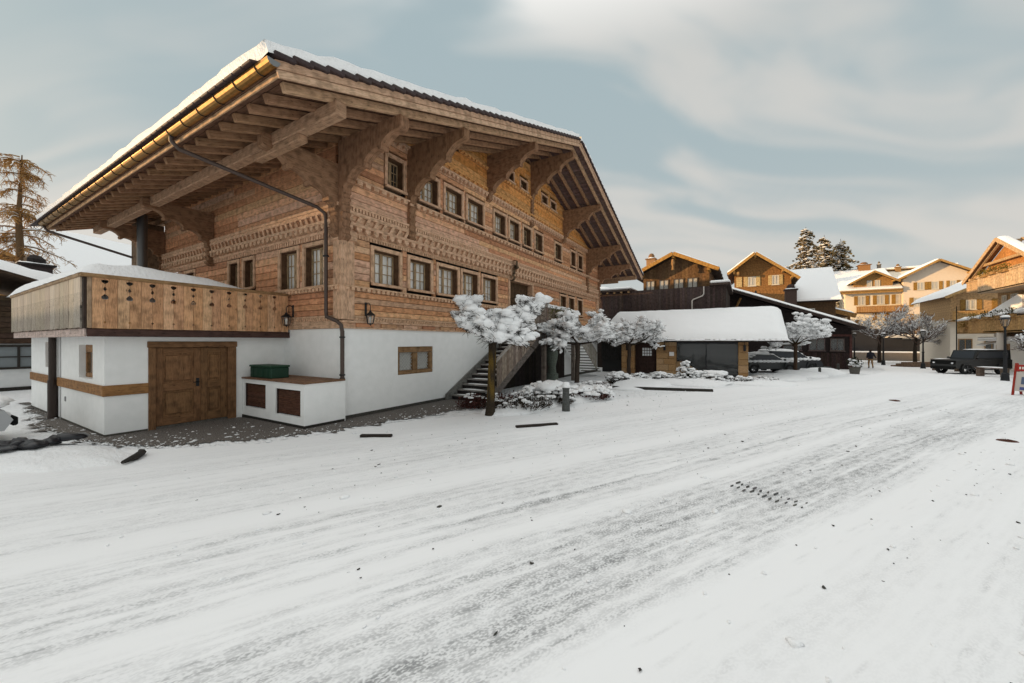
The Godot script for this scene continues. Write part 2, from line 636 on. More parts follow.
func make_ground() -> void:
	# one sheet to the horizon
	var b := mb()
	var xs := [-1500.0, -400.0, -150.0, -60.0, -20.0, 0.0, 16.0, 30.0, 45.0, 60.0, 90.0, 200.0, 600.0, 1500.0]
	var zs := [-1500.0, -400.0, -150.0, -60.0, -20.0, 0.0, 10.0, 20.0, 30.0, 50.0, 90.0, 200.0, 600.0, 1500.0]
	for x in xs:
		for z in zs:
			b.v.append(Vector3(x, gy(minf(x, 90.0), z) - 0.02, z))
			b.t.append(Vector2(x, z))
			b.c.append(INK)
	finish_grid(b, xs.size() - 1, zs.size() - 1)
	setting("ground", b, M.snow, "snow covered ground of the village square")
	# the street: a strip with worn tracks, slightly rutted
	b = mb()
	var uv2 := PackedVector2Array()
	var nx := 260
	var nz := 150
	var side := Vector3(-ROAD_DIR.z, 0, ROAD_DIR.x)
	var mid := Vector3(8.6, 0, 13.2)
	var rut := noise(301, 1.0, 4)
	for i in nx + 1:
		for j in nz + 1:
			var u := float(i) / nx
			var w := float(j) / nz
			var al := (u - 0.5) * ROAD_LEN
			var ac := (w - 0.5) * ROAD_WIDE + ROAD_OFF
			var bend := smoothstep(8.0, 45.0, al) * -0.0065 * (al - 8.0) * (al - 8.0)
			var p := mid + ROAD_DIR * al + side * (ac + bend)
			var edge := smoothstep(0.0, 2.0, minf(minf(u, 1.0 - u) * ROAD_LEN, minf(w, 1.0 - w) * ROAD_WIDE))
			p.y = gy(p.x, p.z) - 0.012 + edge * (0.016 + 0.02 * maxf(0.0, rut.get_noise_2d(al * 0.12, ac * 1.6) + 0.25) + 0.012 * rut.get_noise_2d(al * 1.6, ac * 3.4) + 0.02 * maxf(0.0, rut.get_noise_2d(al * 2.4 + 40.0, ac * 2.4)) * smoothstep(2.0, 2.8, ac))
			b.v.append(p)
			b.t.append(Vector2(u, w))
			uv2.append(Vector2(al, ac))
			b.c.append(INK)
	finish_grid(b, nx, nz)
	var a := []
	a.resize(Mesh.ARRAY_MAX)
	a[Mesh.ARRAY_VERTEX] = b.v
	a[Mesh.ARRAY_NORMAL] = b.n
	a[Mesh.ARRAY_TEX_UV] = b.t
	a[Mesh.ARRAY_TEX_UV2] = uv2
	a[Mesh.ARRAY_INDEX] = b.ix
	var am := ArrayMesh.new()
	am.add_surface_from_arrays(Mesh.PRIMITIVE_TRIANGLES, a)
	am.surface_set_material(0, M.road)
	var o := MeshInstance3D.new()
	o.name = "road"
	o.mesh = am
	add_child(o)
	o.set_meta("kind", "structure")
	o.set_meta("label", "snowed over street with grey slushy tyre tracks")

# ---------------------------------------------------------------- the big chalet
const RIDGE := 11.0
const WIDE := 21.8
const OVER := 2.8
const REAR := -12.8
const PITCH := 0.349

func under(x: float) -> float:      # underside of the barge boards
	return 6.77 + PITCH * ((x if x < RIDGE else 2.0 * RIDGE - x) + 3.15)

func roofline(x: float) -> float:
	return under(x) + 0.16

const LARCH := [Color(0.76, 0.405, 0.235), Color(0.70, 0.35, 0.195), Color(0.79, 0.47, 0.28), Color(0.55, 0.275, 0.155), Color(0.75, 0.475, 0.325), Color(0.74, 0.385, 0.205)]
const GOLD := [Color(0.74, 0.35, 0.115), Color(0.70, 0.315, 0.095), Color(0.75, 0.40, 0.16)]
const TRIM := Color(0.74, 0.49, 0.335)

func larch() -> Color:
	return vary(LARCH[rng.randi() % LARCH.size()], 0.18)

func gold() -> Color:
	return vary(GOLD[rng.randi() % GOLD.size()], 0.12)

# rows of boards on an upright face. org + u*right + y*up; out is the face's normal; holes are [u0,u1,y0,y1]
func boards(parent: Node3D, u0: float, u1: float, y0: float, y1: float, rows: int, place: Transform3D, holes: Array, golden := false, clipped := false) -> void:
	var dy := (y1 - y0) / rows
	for k in rows:
		var a := y0 + dy * k
		var b := a + dy
		var spans := [[u0, u1]]
		for hl in holes:
			if hl[3] > a + 0.03 and hl[2] < b - 0.03:
				var nxt := []
				for s in spans:
					if hl[1] <= s[0] or hl[0] >= s[1]:
						nxt.append(s)
						continue
					if hl[0] > s[0] + 0.05:
						nxt.append([s[0], hl[0]])
					if hl[1] < s[1] - 0.05:
						nxt.append([hl[1], s[1]])
				spans = nxt
		for s in spans:
			var x: float = s[0]
			while x < s[1] - 0.02:
				var e: float = minf(s[1], x + rng.randf_range(4.4, 7.4))
				if s[1] - e < 1.2:
					e = s[1]
				var m := mb(gold() if golden else larch())
				var d := 0.10 + rng.randf_range(-0.006, 0.008)
				if not clipped:
					m.box(place * Vector3((x + e) * 0.5, (a + b) * 0.5, d * 0.5 - 0.1), Vector3(e - x - 0.004, dy - 0.012, d), place.basis, 0.012)
				else:
					var l0 := minf(b - 0.012, roofline(x))
					var l1 := minf(b - 0.012, roofline(e))
					if l0 <= a + 0.03 and l1 <= a + 0.03:
						x = e
						continue
					var p := PackedVector2Array([Vector2(x, a), Vector2(e, a)])
					if l1 > a + 0.01:
						p.append(Vector2(e, l1))
					var mx := 4
					for q in range(mx - 1, 0, -1):
						var xx := lerpf(x, e, float(q) / mx)
						p.append(Vector2(xx, clampf(roofline(xx), a + 0.005, b - 0.012)))
					if l0 > a + 0.01:
						p.append(Vector2(x, l0))
					m.prism(p, place * Transform3D(Basis.IDENTITY, Vector3(0, 0, -0.1)), d)
				part("wall_board", m, M.wood, parent)
				x = e

# a ledge with a row of teeth under it; kind 0 = blocks, 1 = pointed drops, 2 = slanted rope cuts
func course(parent: Node3D, u0: float, u1: float, y: float, h: float, out: float, step: float, kind: int, place: Transform3D, col := TRIM, called := "carved_course") -> void:
	var b := mb(vary(col, 0.06))
	var ledge := h * 0.36
	b.box(place * Vector3((u0 + u1) * 0.5, y + h - ledge * 0.5, out * 0.5), Vector3(u1 - u0, ledge, out), place.basis, 0.008)
	b.box(place * Vector3((u0 + u1) * 0.5, y + h * 0.32, out * (0.2 if kind == 2 else 0.03)), Vector3(u1 - u0, h * 0.64, out * (0.4 if kind == 2 else 0.06)), place.basis)
	var n := int((u1 - u0) / step)
	var st := (u1 - u0) / maxi(n, 1)
	var hh := h - ledge
	for i in n:
		var x := u0 + st * (i + 0.5)
		var back := out * (0.4 if kind == 2 else 0.05)
		var tr := place * Transform3D(Basis.IDENTITY, Vector3(x, y, back))
		var th := out * 0.92 - back
		var w := st * 0.3
		if kind == 0:
			b.box(tr * Vector3(0, hh * 0.52, th * 0.5), Vector3(w * 2.0, hh * 0.95, th), place.basis)
		elif kind == 1:
			b.prism(pv([-w, hh, w, hh, w, hh * 0.45, 0, 0, -w, hh * 0.45]), tr, th)
		else:
			b.prism(pv([-w * 1.3, 0, -w * 0.1, 0, w * 1.3, hh, w * 0.1, hh]), tr, th)
	part(called, b, M.wood, parent, "stuff")

# scalloped cantilever: profile in (reach, down), thick across
func cantilever_profile(l: float, drop: float, foot: float) -> PackedVector2Array:
	var p := pv([0, 0, l, 0, l, -0.27, l - 0.07, -0.31])
	var at := Vector2(l - 0.1, -0.31)
	var target := Vector2(0.34, -drop)
	var n := 3
	for i in n:
		var a := at.lerp(target, float(i) / n)
		var b := at.lerp(target, (i + 1.0) / n)
		# a hollow then a little nose
		for k in 5:
			var q := a.lerp(b, (k + 0.5) / 5.0)
			var bulge := sin((k + 0.5) / 5.0 * PI) * 0.11
			p.append(q + Vector2(-0.35, 0.8) * bulge)
		p.append(b + Vector2(0.07, 0.02))
		p.append(b + Vector2(0.05, -0.07))
		p.append(b + Vector2(-0.03, -0.07))
	p.append(Vector2(0.22, -drop - 0.14))
	p.append(Vector2(0.22, -drop - 0.3))
	var y := -drop - 0.3
	while y > -foot + 0.22:
		p.append(Vector2(0.16, y - 0.03))
		p.append(Vector2(0.16, y - 0.11))
		p.append(Vector2(0.22, y - 0.15))
		y -= 0.2
	p.append(Vector2(0.2, -foot + 0.08))
	p.append(Vector2(0.08, -foot))
	p.append(Vector2(0, -foot))
	return p

func placed(bb: MB, place: Transform3D, a: Vector3, c: Vector3, bev := 0.008) -> void:
	bb.box(place * ((a + c) * 0.5), (c - a).abs(), place.basis, bev)

func window_at(parent: Node3D, place: Transform3D, u0: float, u1: float, y0: float, y1: float, o := {}) -> void:
	var deep: float = o.get("deep", 0.26)
	var col: Color = o.get("col", TRIM)
	var cs: float = o.get("casing", 0.12)
	var w := holder("window", parent)
	var b := mb(vary(col, 0.06))
	var pr: float = o.get("proud", 0.03)
	var z1 := pr
	var z0 := -deep - 0.04
	var zs0 := -deep
	placed(b, place, Vector3(u0 - cs, y0 - 0.02, z0), Vector3(u0, y1 + cs, z1))
	placed(b, place, Vector3(u1, y0 - 0.02, z0), Vector3(u1 + cs, y1 + cs, z1))
	placed(b, place, Vector3(u0, y1, z0), Vector3(u1, y1 + cs, z1))
	placed(b, place, Vector3(u0, y0 - 0.02, z0), Vector3(u1, y0, z1 - 0.01))
	part("casing", b, M.wood, w)
	b = mb(Color(0.15, 0.085, 0.05))
	var tk := 0.014
	placed(b, place, Vector3(u0, y0 + tk, zs0), Vector3(u0 + tk, y1 - tk, -0.03), 0.0)
	placed(b, place, Vector3(u1 - tk, y0 + tk, zs0), Vector3(u1, y1 - tk, -0.03), 0.0)
	placed(b, place, Vector3(u0, y1 - tk, zs0), Vector3(u1, y1, -0.03), 0.0)
	placed(b, place, Vector3(u0, y0, zs0), Vector3(u1, y0 + tk, -0.03), 0.0)
	part("reveal_lining", b, M.wood, w)
	b = mb(vary(col, 0.05))
	placed(b, place, Vector3(u0 - cs, y0 - 0.1, z1 - 0.02), Vector3(u1 + cs, y0 - 0.022, z1 + 0.07))
	part("sill", b, M.wood, w)
	# two sashes
	b = mb(o.get("sash", Color(0.50, 0.36, 0.22)))
	var um := (u0 + u1) * 0.5
	var fr := 0.05
	var zs := -deep
	for s in [[u0, um], [um, u1]]:
		placed(b, place, Vector3(s[0], y0, zs - 0.04), Vector3(s[0] + fr, y1, zs), 0.0)
		placed(b, place, Vector3(s[1] - fr, y0, zs - 0.04), Vector3(s[1], y1, zs), 0.0)
		placed(b, place, Vector3(s[0] + fr, y0, zs - 0.04), Vector3(s[1] - fr, y0 + fr, zs), 0.0)
		placed(b, place, Vector3(s[0] + fr, y1 - fr, zs - 0.04), Vector3(s[1] - fr, y1, zs), 0.0)
		if o.get("bars", true):
			var xm: float = (s[0] + s[1]) * 0.5
			placed(b, place, Vector3(xm - 0.011, y0 + fr, zs - 0.03), Vector3(xm + 0.011, y1 - fr, zs - 0.005), 0.0)
			for k in [1, 2]:
				var yy := lerpf(y0 + fr, y1 - fr, k / 3.0)
				placed(b, place, Vector3(s[0] + fr, yy - 0.011, zs - 0.03), Vector3(s[1] - fr, yy + 0.011, zs - 0.005), 0.0)
	part("sash", b, M.wood, w)
	for s in [[u0, um], [um, u1]]:
		b = mb()
		b.quad(place * Vector3(s[0] + fr, y0 + fr, zs - 0.02), place * Vector3(s[1] - fr, y0 + fr, zs - 0.02), place * Vector3(s[1] - fr, y1 - fr, zs - 0.02), place * Vector3(s[0] + fr, y1 - fr, zs - 0.02), place.basis * Vector3(0, 0, 1))
		part("pane", b, M.pane, w)
	if o.get("curtain", true):
		b = mb(vary(Color(1, 1, 1), 0.06))
		var n := 18
		for i in n:
			var xa := lerpf(u0 + 0.02, u1 - 0.02, float(i) / n)
			var xb := lerpf(u0 + 0.02, u1 - 0.02, (i + 1.0) / n)
			var da := zs - 0.075 + 0.018 * sin(i * 1.9)
			var db := zs - 0.075 + 0.018 * sin((i + 1) * 1.9)
			var nn := (place.basis * Vector3(da - db, 0, xb - xa)).normalized()
			b.quad(place * Vector3(xa, y0, da), place * Vector3(xb, y0, db), place * Vector3(xb, y1, db), place * Vector3(xa, y1, da), nn)
		part("curtain", b, M.curtain, w)

# rectangular face with rectangular openings, given a depth of reveal
func pierced(b: MB, u0: float, u1: float, y0: float, y1: float, holes: Array, place: Transform3D, deep: float) -> void:
	var us := [u0, u1]
	var ys := [y0, y1]
	for h in holes:
		us.append(h[0]); us.append(h[1]); ys.append(h[2]); ys.append(h[3])
	us.sort()
	ys.sort()
	for i in us.size() - 1:
		for j in ys.size() - 1:
			var a: float = us[i]
			var c: float = us[i + 1]
			var d: float = ys[j]
			var e: float = ys[j + 1]
			if c - a < 1e-4 or e - d < 1e-4:
				continue
			var open := false
			for h in holes:
				if (a + c) * 0.5 > h[0] and (a + c) * 0.5 < h[1] and (d + e) * 0.5 > h[2] and (d + e) * 0.5 < h[3]:
					open = true
			if not open:
				b.quad(place * Vector3(a, d, 0), place * Vector3(c, d, 0), place * Vector3(c, e, 0), place * Vector3(a, e, 0), place.basis * Vector3(0, 0, 1), Vector2(a, d), Vector2(c, d), Vector2(c, e), Vector2(a, e))
	for h in holes:
		var p := [Vector3(h[0], h[2], 0), Vector3(h[1], h[2], 0), Vector3(h[1], h[3], 0), Vector3(h[0], h[3], 0)]
		var nn := [Vector3(0, 1, 0), Vector3(-1, 0, 0), Vector3(0, -1, 0), Vector3(1, 0, 0)]
		for k in 4:
			var q: Vector3 = p[k]
			var s: Vector3 = p[(k + 1) % 4]
			b.quad(place * q, place * s, place * (s + Vector3(0, 0, -deep)), place * (q + Vector3(0, 0, -deep)), place.basis * nn[k])

func make_chalet() -> void:
	var ch := thing("chalet", "huge carved brown timber chalet with wide snowy eaves on white ground floor", "chalet")
	var front := Transform3D(Basis.IDENTITY, Vector3(0, 0, 0))
	# eave side: u runs towards the rear (minus z), out is minus x
	var eave := Transform3D(Basis(Vector3(0, 0, -1), Vector3(0, 1, 0), Vector3(-1, 0, 0)), Vector3.ZERO)
	# --- plaster ground floor
	var b := mb(Color(0.93, 0.93, 0.92))
	pierced(b, 0, WIDE, -0.3, 2.57, [[2.03, 3.68, 1.1, 2.03]], front, 0.22)
	pierced(b, 0, -REAR, -0.3, 2.57, [], eave, 0.2)
	b.quad(Vector3(WIDE, -0.3, 0), Vector3(WIDE, -0.3, REAR), Vector3(WIDE, 2.57, REAR), Vector3(WIDE, 2.57, 0), Vector3(1, 0, 0))
	b.quad(Vector3(0, -0.3, REAR), Vector3(WIDE, -0.3, REAR), Vector3(WIDE, 2.57, REAR), Vector3(0, 2.57, REAR), Vector3(0, 0, -1))
	b.quad(Vector3(0, 2.57, REAR), Vector3(WIDE, 2.57, REAR), Vector3(WIDE, 2.57, 0), Vector3(0, 2.57, 0), Vector3(0, 1, 0))
	part("ground_floor_wall", b, M.plaster, ch)
	b = mb(Color(0.10, 0.095, 0.09))
	b.bx(Vector3(0.01, -0.3, 0.0), Vector3(WIDE, 0.1, 0.025))
	part("plinth", b, M.stone, ch)
	# cellar window with leaded panes
	var cw := holder("cellar_window", ch)
	b = mb(Color(0.30, 0.185, 0.10))
	for q in [[2.03, 3.68, 1.83, 2.03], [2.03, 3.68, 1.1, 1.24], [2.03, 2.14, 1.24, 1.83], [3.52, 3.68, 1.24, 1.83], [2.73, 2.95, 1.24, 1.83]]:
		b.bx(Vector3(q[0] + 0.004, q[2] + 0.004, -0.16), Vector3(q[1] - 0.004, q[3] - 0.004, -0.03), 0.008)
	part("frame", b, M.wood, cw)
	for q in [[2.14, 2.73], [2.95, 3.52]]:
		b = mb()
		b.quad(Vector3(q[0], 1.24, -0.11), Vector3(q[1], 1.24, -0.11), Vector3(q[1], 1.83, -0.11), Vector3(q[0], 1.83, -0.11), Vector3(0, 0, 1))
		part("pane", b, M.pane, cw)
		b = mb(Color(0.55, 0.55, 0.52))
		for i in 5:
			for s in [-1.0, 1.0]:
				var x := lerpf(q[0], q[1], (i + 0.5) / 5.0)
				b.beam(Vector3(clampf(x - 0.3 * s, q[0], q[1]), 1.24 + 0.59 * (0.5 - 0.5 * (x - clampf(x - 0.3 * s, q[0], q[1])) * s / 0.3), -0.105), Vector3(clampf(x + 0.3 * s, q[0], q[1]), 1.24 + 0.59 * (0.5 + 0.5 * (clampf(x + 0.3 * s, q[0], q[1]) - x) * s / 0.3), -0.105), 0.012, 0.016)
		part("lead_lattice", b, M.paint, cw, "stuff")
		b = mb(Color(0.5, 0.5, 0.5))
		b.quad(Vector3(q[0], 1.24, -0.14), Vector3(q[1], 1.24, -0.14), Vector3(q[1], 1.83, -0.14), Vector3(q[0], 1.83, -0.14), Vector3(0, 0, 1))
		part("curtain", b, M.curtain, cw)
	var cg := holder("added_dark_panel", ch)  # added near-black boards standing in for the dark void under the landing
	for i in 40:
		b = mb(vary(Color(0.028, 0.022, 0.02), 0.3))
		b.bx(Vector3(7.4 + i * 0.2, -0.1, 0.027), Vector3(7.4 + i * 0.2 + 0.19, 2.45, 0.06))
		part("dark_panel_board", b, M.wood, cg)
	# --- dark inside of the timber storeys, seen only through panes
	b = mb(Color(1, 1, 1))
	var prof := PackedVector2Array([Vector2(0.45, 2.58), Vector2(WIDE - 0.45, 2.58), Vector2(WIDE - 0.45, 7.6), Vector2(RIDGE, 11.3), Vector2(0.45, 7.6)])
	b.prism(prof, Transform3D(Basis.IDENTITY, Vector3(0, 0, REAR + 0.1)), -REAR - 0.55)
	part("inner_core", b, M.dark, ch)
	# --- openings
	var low := [[1.08, 2.09], [2.56, 3.56], [3.97, 5.08], [5.38, 6.42], [6.78, 7.81], [14.91, 15.81], [16.23, 17.14], [17.76, 18.64]]
	var upper := [[1.55, 2.2], [2.95, 3.86], [4.28, 5.25], [5.63, 6.70], [7.57, 8.5], [8.87, 9.78], [10.21, 11.02], [11.48, 12.34], [14.01, 14.91], [16.42, 17.2], [17.7, 18.46]]
	var top := [[8.45, 9.15], [9.83, 10.5], [12.17, 12.87], [13.28, 13.98]]
	var holes := []
	for q in low:
		holes.append([q[0] - 0.14, q[1] + 0.14, 3.78, 5.2])
		window_at(ch, front, q[0], q[1], 4.0, 5.0, {"curtain": q[0] < 14.0})
	holes.append([8.85, 11.4, 2.9, 5.25])
	for q in upper:
		var lit: bool = q[0] > 2.5 and q[0] < 9.5
		holes.append([q[0] - 0.14, q[1] + 0.14, 6.92, 8.2])
		window_at(ch, front.translated(Vector3(0, 0, 0.07)), q[0], q[1], 7.12, 8.03, {"curtain": lit})
	for q in top:
		holes.append([q[0] - 0.1, q[1] + 0.1, 9.76, 10.4])
		window_at(ch, front.translated(Vector3(0, 0, 0.12)), q[0], q[1], 9.85, 10.3, {"curtain": false, "bars": false, "casing": 0.08})
	# doorway
	var dw := holder("doorway", ch)
	b = mb(TRIM)
	b.bx(Vector3(8.86, 2.6, -0.3), Vector3(9.0, 5.15, 0.04), 0.01)
	b.bx(Vector3(11.25, 2.6, -0.3), Vector3(11.39, 5.15, 0.04), 0.01)
	b.bx(Vector3(8.86, 5.152, -0.3), Vector3(11.39, 5.25, 0.04), 0.01)
	part("frame", b, M.wood, dw)
	b = mb(Color(0.10, 0.06, 0.035))
	b.bx(Vector3(9.0, 2.6, -0.32), Vector3(10.12, 5.15, -0.26))
	b.bx(Vector3(10.13, 2.6, -0.32), Vector3(11.25, 5.15, -0.26))
	part("door_leaf", b, M.wood, dw)
	# --- boards of the gable front, storey by storey
	boards(ch, 0.37, WIDE - 0.37, 2.95, 3.66, 4, front, holes)
	boards(ch, 0.37, WIDE - 0.37, 3.80, 5.20, 7, front, holes)
	boards(ch, 0.0, WIDE, 6.08, 6.70, 3, front.translated(Vector3(0, 0, 0.07)), holes)
	boards(ch, 0.0, WIDE, 6.86, 8.24, 7, front.translated(Vector3(0, 0, 0.07)), holes)
	boards(ch, 0.0, WIDE, 8.24, 8.42, 1, front.translated(Vector3(0, 0, 0.07)), holes, false, true)
	boards(ch, 1.5, WIDE - 1.5, 8.84, 9.60, 4, front.translated(Vector3(0, 0, 0.12)), holes, true, true)
	boards(ch, 3.5, WIDE - 3.5, 9.72, 12.0, 11, front.translated(Vector3(0, 0, 0.12)), holes, true, true)
	# carved bands of the front
	b = mb(vary(TRIM, 0.05))
	b.bx(Vector3(-0.02, 2.572, -0.25), Vector3(WIDE, 2.62, 0.05))
	b.bx(Vector3(-0.02, 2.74, -0.1), Vector3(WIDE, 2.80, 0.07), 0.01)
	b.bx(Vector3(-0.02, 2.62, -0.25), Vector3(WIDE, 2.74, -0.02))
	part("sill_beam", b, M.wood, ch)
	for i in 24:
		b = mb(larch() * 0.9)
		b.bx(Vector3(0.45 + i * 0.9, 2.622, -0.018), Vector3(0.45 + i * 0.9 + 0.62, 2.738, 0.045), 0.012)
		part("joist_end", b, M.wood, ch)
	course(ch, 0.37, WIDE - 0.37, 2.80, 0.15, 0.05, 0.11, 2, front)
	course(ch, 0.0, WIDE, 3.66, 0.14, 0.14, 0.18, 0, front)
	course(ch, 0.0, WIDE, 5.20, 0.14, 0.04, 0.10, 0, front)
	course(ch, 0.0, WIDE, 5.34, 0.25, 0.17, 0.30, 1, front)
	course(ch, 0.0, WIDE, 5.59, 0.32, 0.16, 0.30, 2, front)
	course(ch, 0.0, WIDE, 5.91, 0.17, 0.17, 0.11, 0, front)
	course(ch, 0.0, WIDE, 6.70, 0.16, 0.15, 0.29, 0, front.translated(Vector3(0, 0, 0.07)))
	course(ch, 1.6, WIDE - 1.6, 8.42, 0.22, 0.15, 0.24, 1, front.translated(Vector3(0, 0, 0.07)))
	course(ch, 2.2, WIDE - 2.2, 8.64, 0.20, 0.12, 0.3, 2, front.translated(Vector3(0, 0, 0.07)), GOLD[2])
	course(ch, 5.0, WIDE - 5.0, 9.60, 0.12, 0.10, 0.24, 0, front.translated(Vector3(0, 0, 0.12)), GOLD[2])
	# --- eave side
	var eh := []
	for q in [[0.83, 1.80], [2.21, 3.18], [4.89, 5.55], [5.98, 6.65], [9.66, 10.51], [11.0, 11.75]]:
		var sh := 0.0 if q[0] < 4.0 else 0.25
		eh.append([q[0] - 0.14, q[1] + 0.14, 3.7, 5.2])
		window_at(ch, eave, q[0], q[1], 3.86 + sh, 5.05, {"curtain": q[0] < 4.0, "deep": 0.2})
	boards(ch, 0.37, -REAR, 2.95, 3.66, 4, eave, eh)
	boards(ch, 0.37, -REAR, 3.80, 5.20, 6, eave, eh)
	boards(ch, 0.3, -REAR, 6.08, 8.0, 8, eave, [])
	course(ch, 0.37, -REAR, 2.80, 0.15, 0.05, 0.11, 2, eave)
	course(ch, 0.0, -REAR, 3.66, 0.14, 0.14, 0.18, 0, eave)
	course(ch, 0.0, -REAR, 5.20, 0.22, 0.05, 0.13, 0, eave)
	course(ch, 0.0, -REAR, 5.42, 0.24, 0.17, 0.27, 1, eave)
	course(ch, 0.0, -REAR, 5.66, 0.32, 0.15, 0.27, 2, eave)
	b = mb(vary(TRIM, 0.05))
	b.bx(Vector3(-0.17, 5.98, REAR), Vector3(0.0, 6.08, 0.05), 0.01)
	b.bx(Vector3(-0.05, 2.573, REAR), Vector3(0.2, 2.80, 0.0), 0.01)
	part("side_beam", b, M.wood, ch)
	# --- corner posts
	for x in [0.0, WIDE]:
		b = mb(vary(TRIM, 0.08))
		var s := 1.0 if x == 0.0 else -1.0
		b.bx(Vector3(x - 0.06 * s, 2.82, -0.34), Vector3(x + 0.36 * s, 5.2, 0.08), 0.02)
		b.bx(Vector3(x - 0.09 * s, 2.82, -0.12), Vector3(x + 0.09 * s, 5.1, 0.11), 0.02)
		b.bx(Vector3(x - 0.1 * s, 5.06, -0.4), Vector3(x + 0.4 * s, 5.34, 0.16), 0.03)
		part("corner_post", b, M.wood, ch)
	# --- cantilevers that carry the roof over the front
	for q in [[0.0, 1.15, 2.75], [2.5, 1.55, 3.1], [7.05, 1.5, 1.95], [11.0, 1.55, 3.3], [15.1, 1.5, 1.95], [19.3, 1.55, 3.1], [WIDE, 1.15, 2.75]]:
		var x: float = q[0]
		var ty := under(x) - 0.1 - (0.1 if x == RIDGE else 0.0)
		b = mb(vary(Color(0.33, 0.19, 0.115), 0.06))  # darker timber, deepened further by roof shade put into the colour
		b.prism(cantilever_profile(2.45, q[1], q[2]), Transform3D(Basis(Vector3(0, 0, 1), Vector3(0, 1, 0), Vector3(-1, 0, 0)), Vector3(x + 0.13, ty, 0.02)), 0.26)
		part("cantilever", b, M.wood, ch)
	b = mb(Color(0.12, 0.08, 0.05))
	b.prism(cantilever_profile(0.34, 0.3, 0.95), Transform3D(Basis(Vector3(0, 0, 1), Vector3(0, 1, 0), Vector3(-1, 0, 0)), Vector3(9.15, 6.06, 0.02)), 0.2)
	part("small_bracket", b, M.wood, ch)
	# over the eave side
	for z in [-0.13, -8.0, REAR]:
		b = mb(vary(Color(0.31, 0.18, 0.11), 0.06))  # same darkened brown, part wood tone, part painted eave shade
		b.prism(cantilever_profile(2.05, 1.0, 2.0), Transform3D(Basis(Vector3(-1, 0, 0), Vector3(0, 1, 0), Vector3(0, 0, -1)), Vector3(-0.02, 7.12, z + 0.14)), 0.28)
		part("cantilever", b, M.wood, ch)
	# purlins
	for q in [[-1.75, 0.05], [WIDE + 1.75, 0.05]]:
		b = mb(vary(Color(0.46, 0.295, 0.195), 0.05))  # brown darkened to carry some of the shade under the eaves
		b.bx(Vector3(q[0] - 0.13, under(q[0]) - 0.36, -14.6), Vector3(q[0] + 0.13, under(q[0]) - 0.06, 2.48), 0.02)
		part("purlin", b, M.wood, ch)
		b = mb(vary(Color(0.44, 0.28, 0.18), 0.05))
		b.bx(Vector3(q[0] - 0.11, under(q[0]) - 0.52, -0.9), Vector3(q[0] + 0.11, under(q[0]) - 0.362, 1.1), 0.02)
		part("saddle_beam", b, M.wood, ch)
	for x in [0.0, 4.4, 9.0, 13.0, 17.4, WIDE]:
		b = mb(vary(Color(0.50, 0.31, 0.18), 0.05))
		var k := under(x) - 0.1
		b.bx(Vector3(x - 0.12, k - 0.26, REAR - 2.4), Vector3(x + 0.12, k - 0.005, REAR))
		part("purlin", b, M.wood, ch)
	make_roof(ch)
	make_gutter(ch)

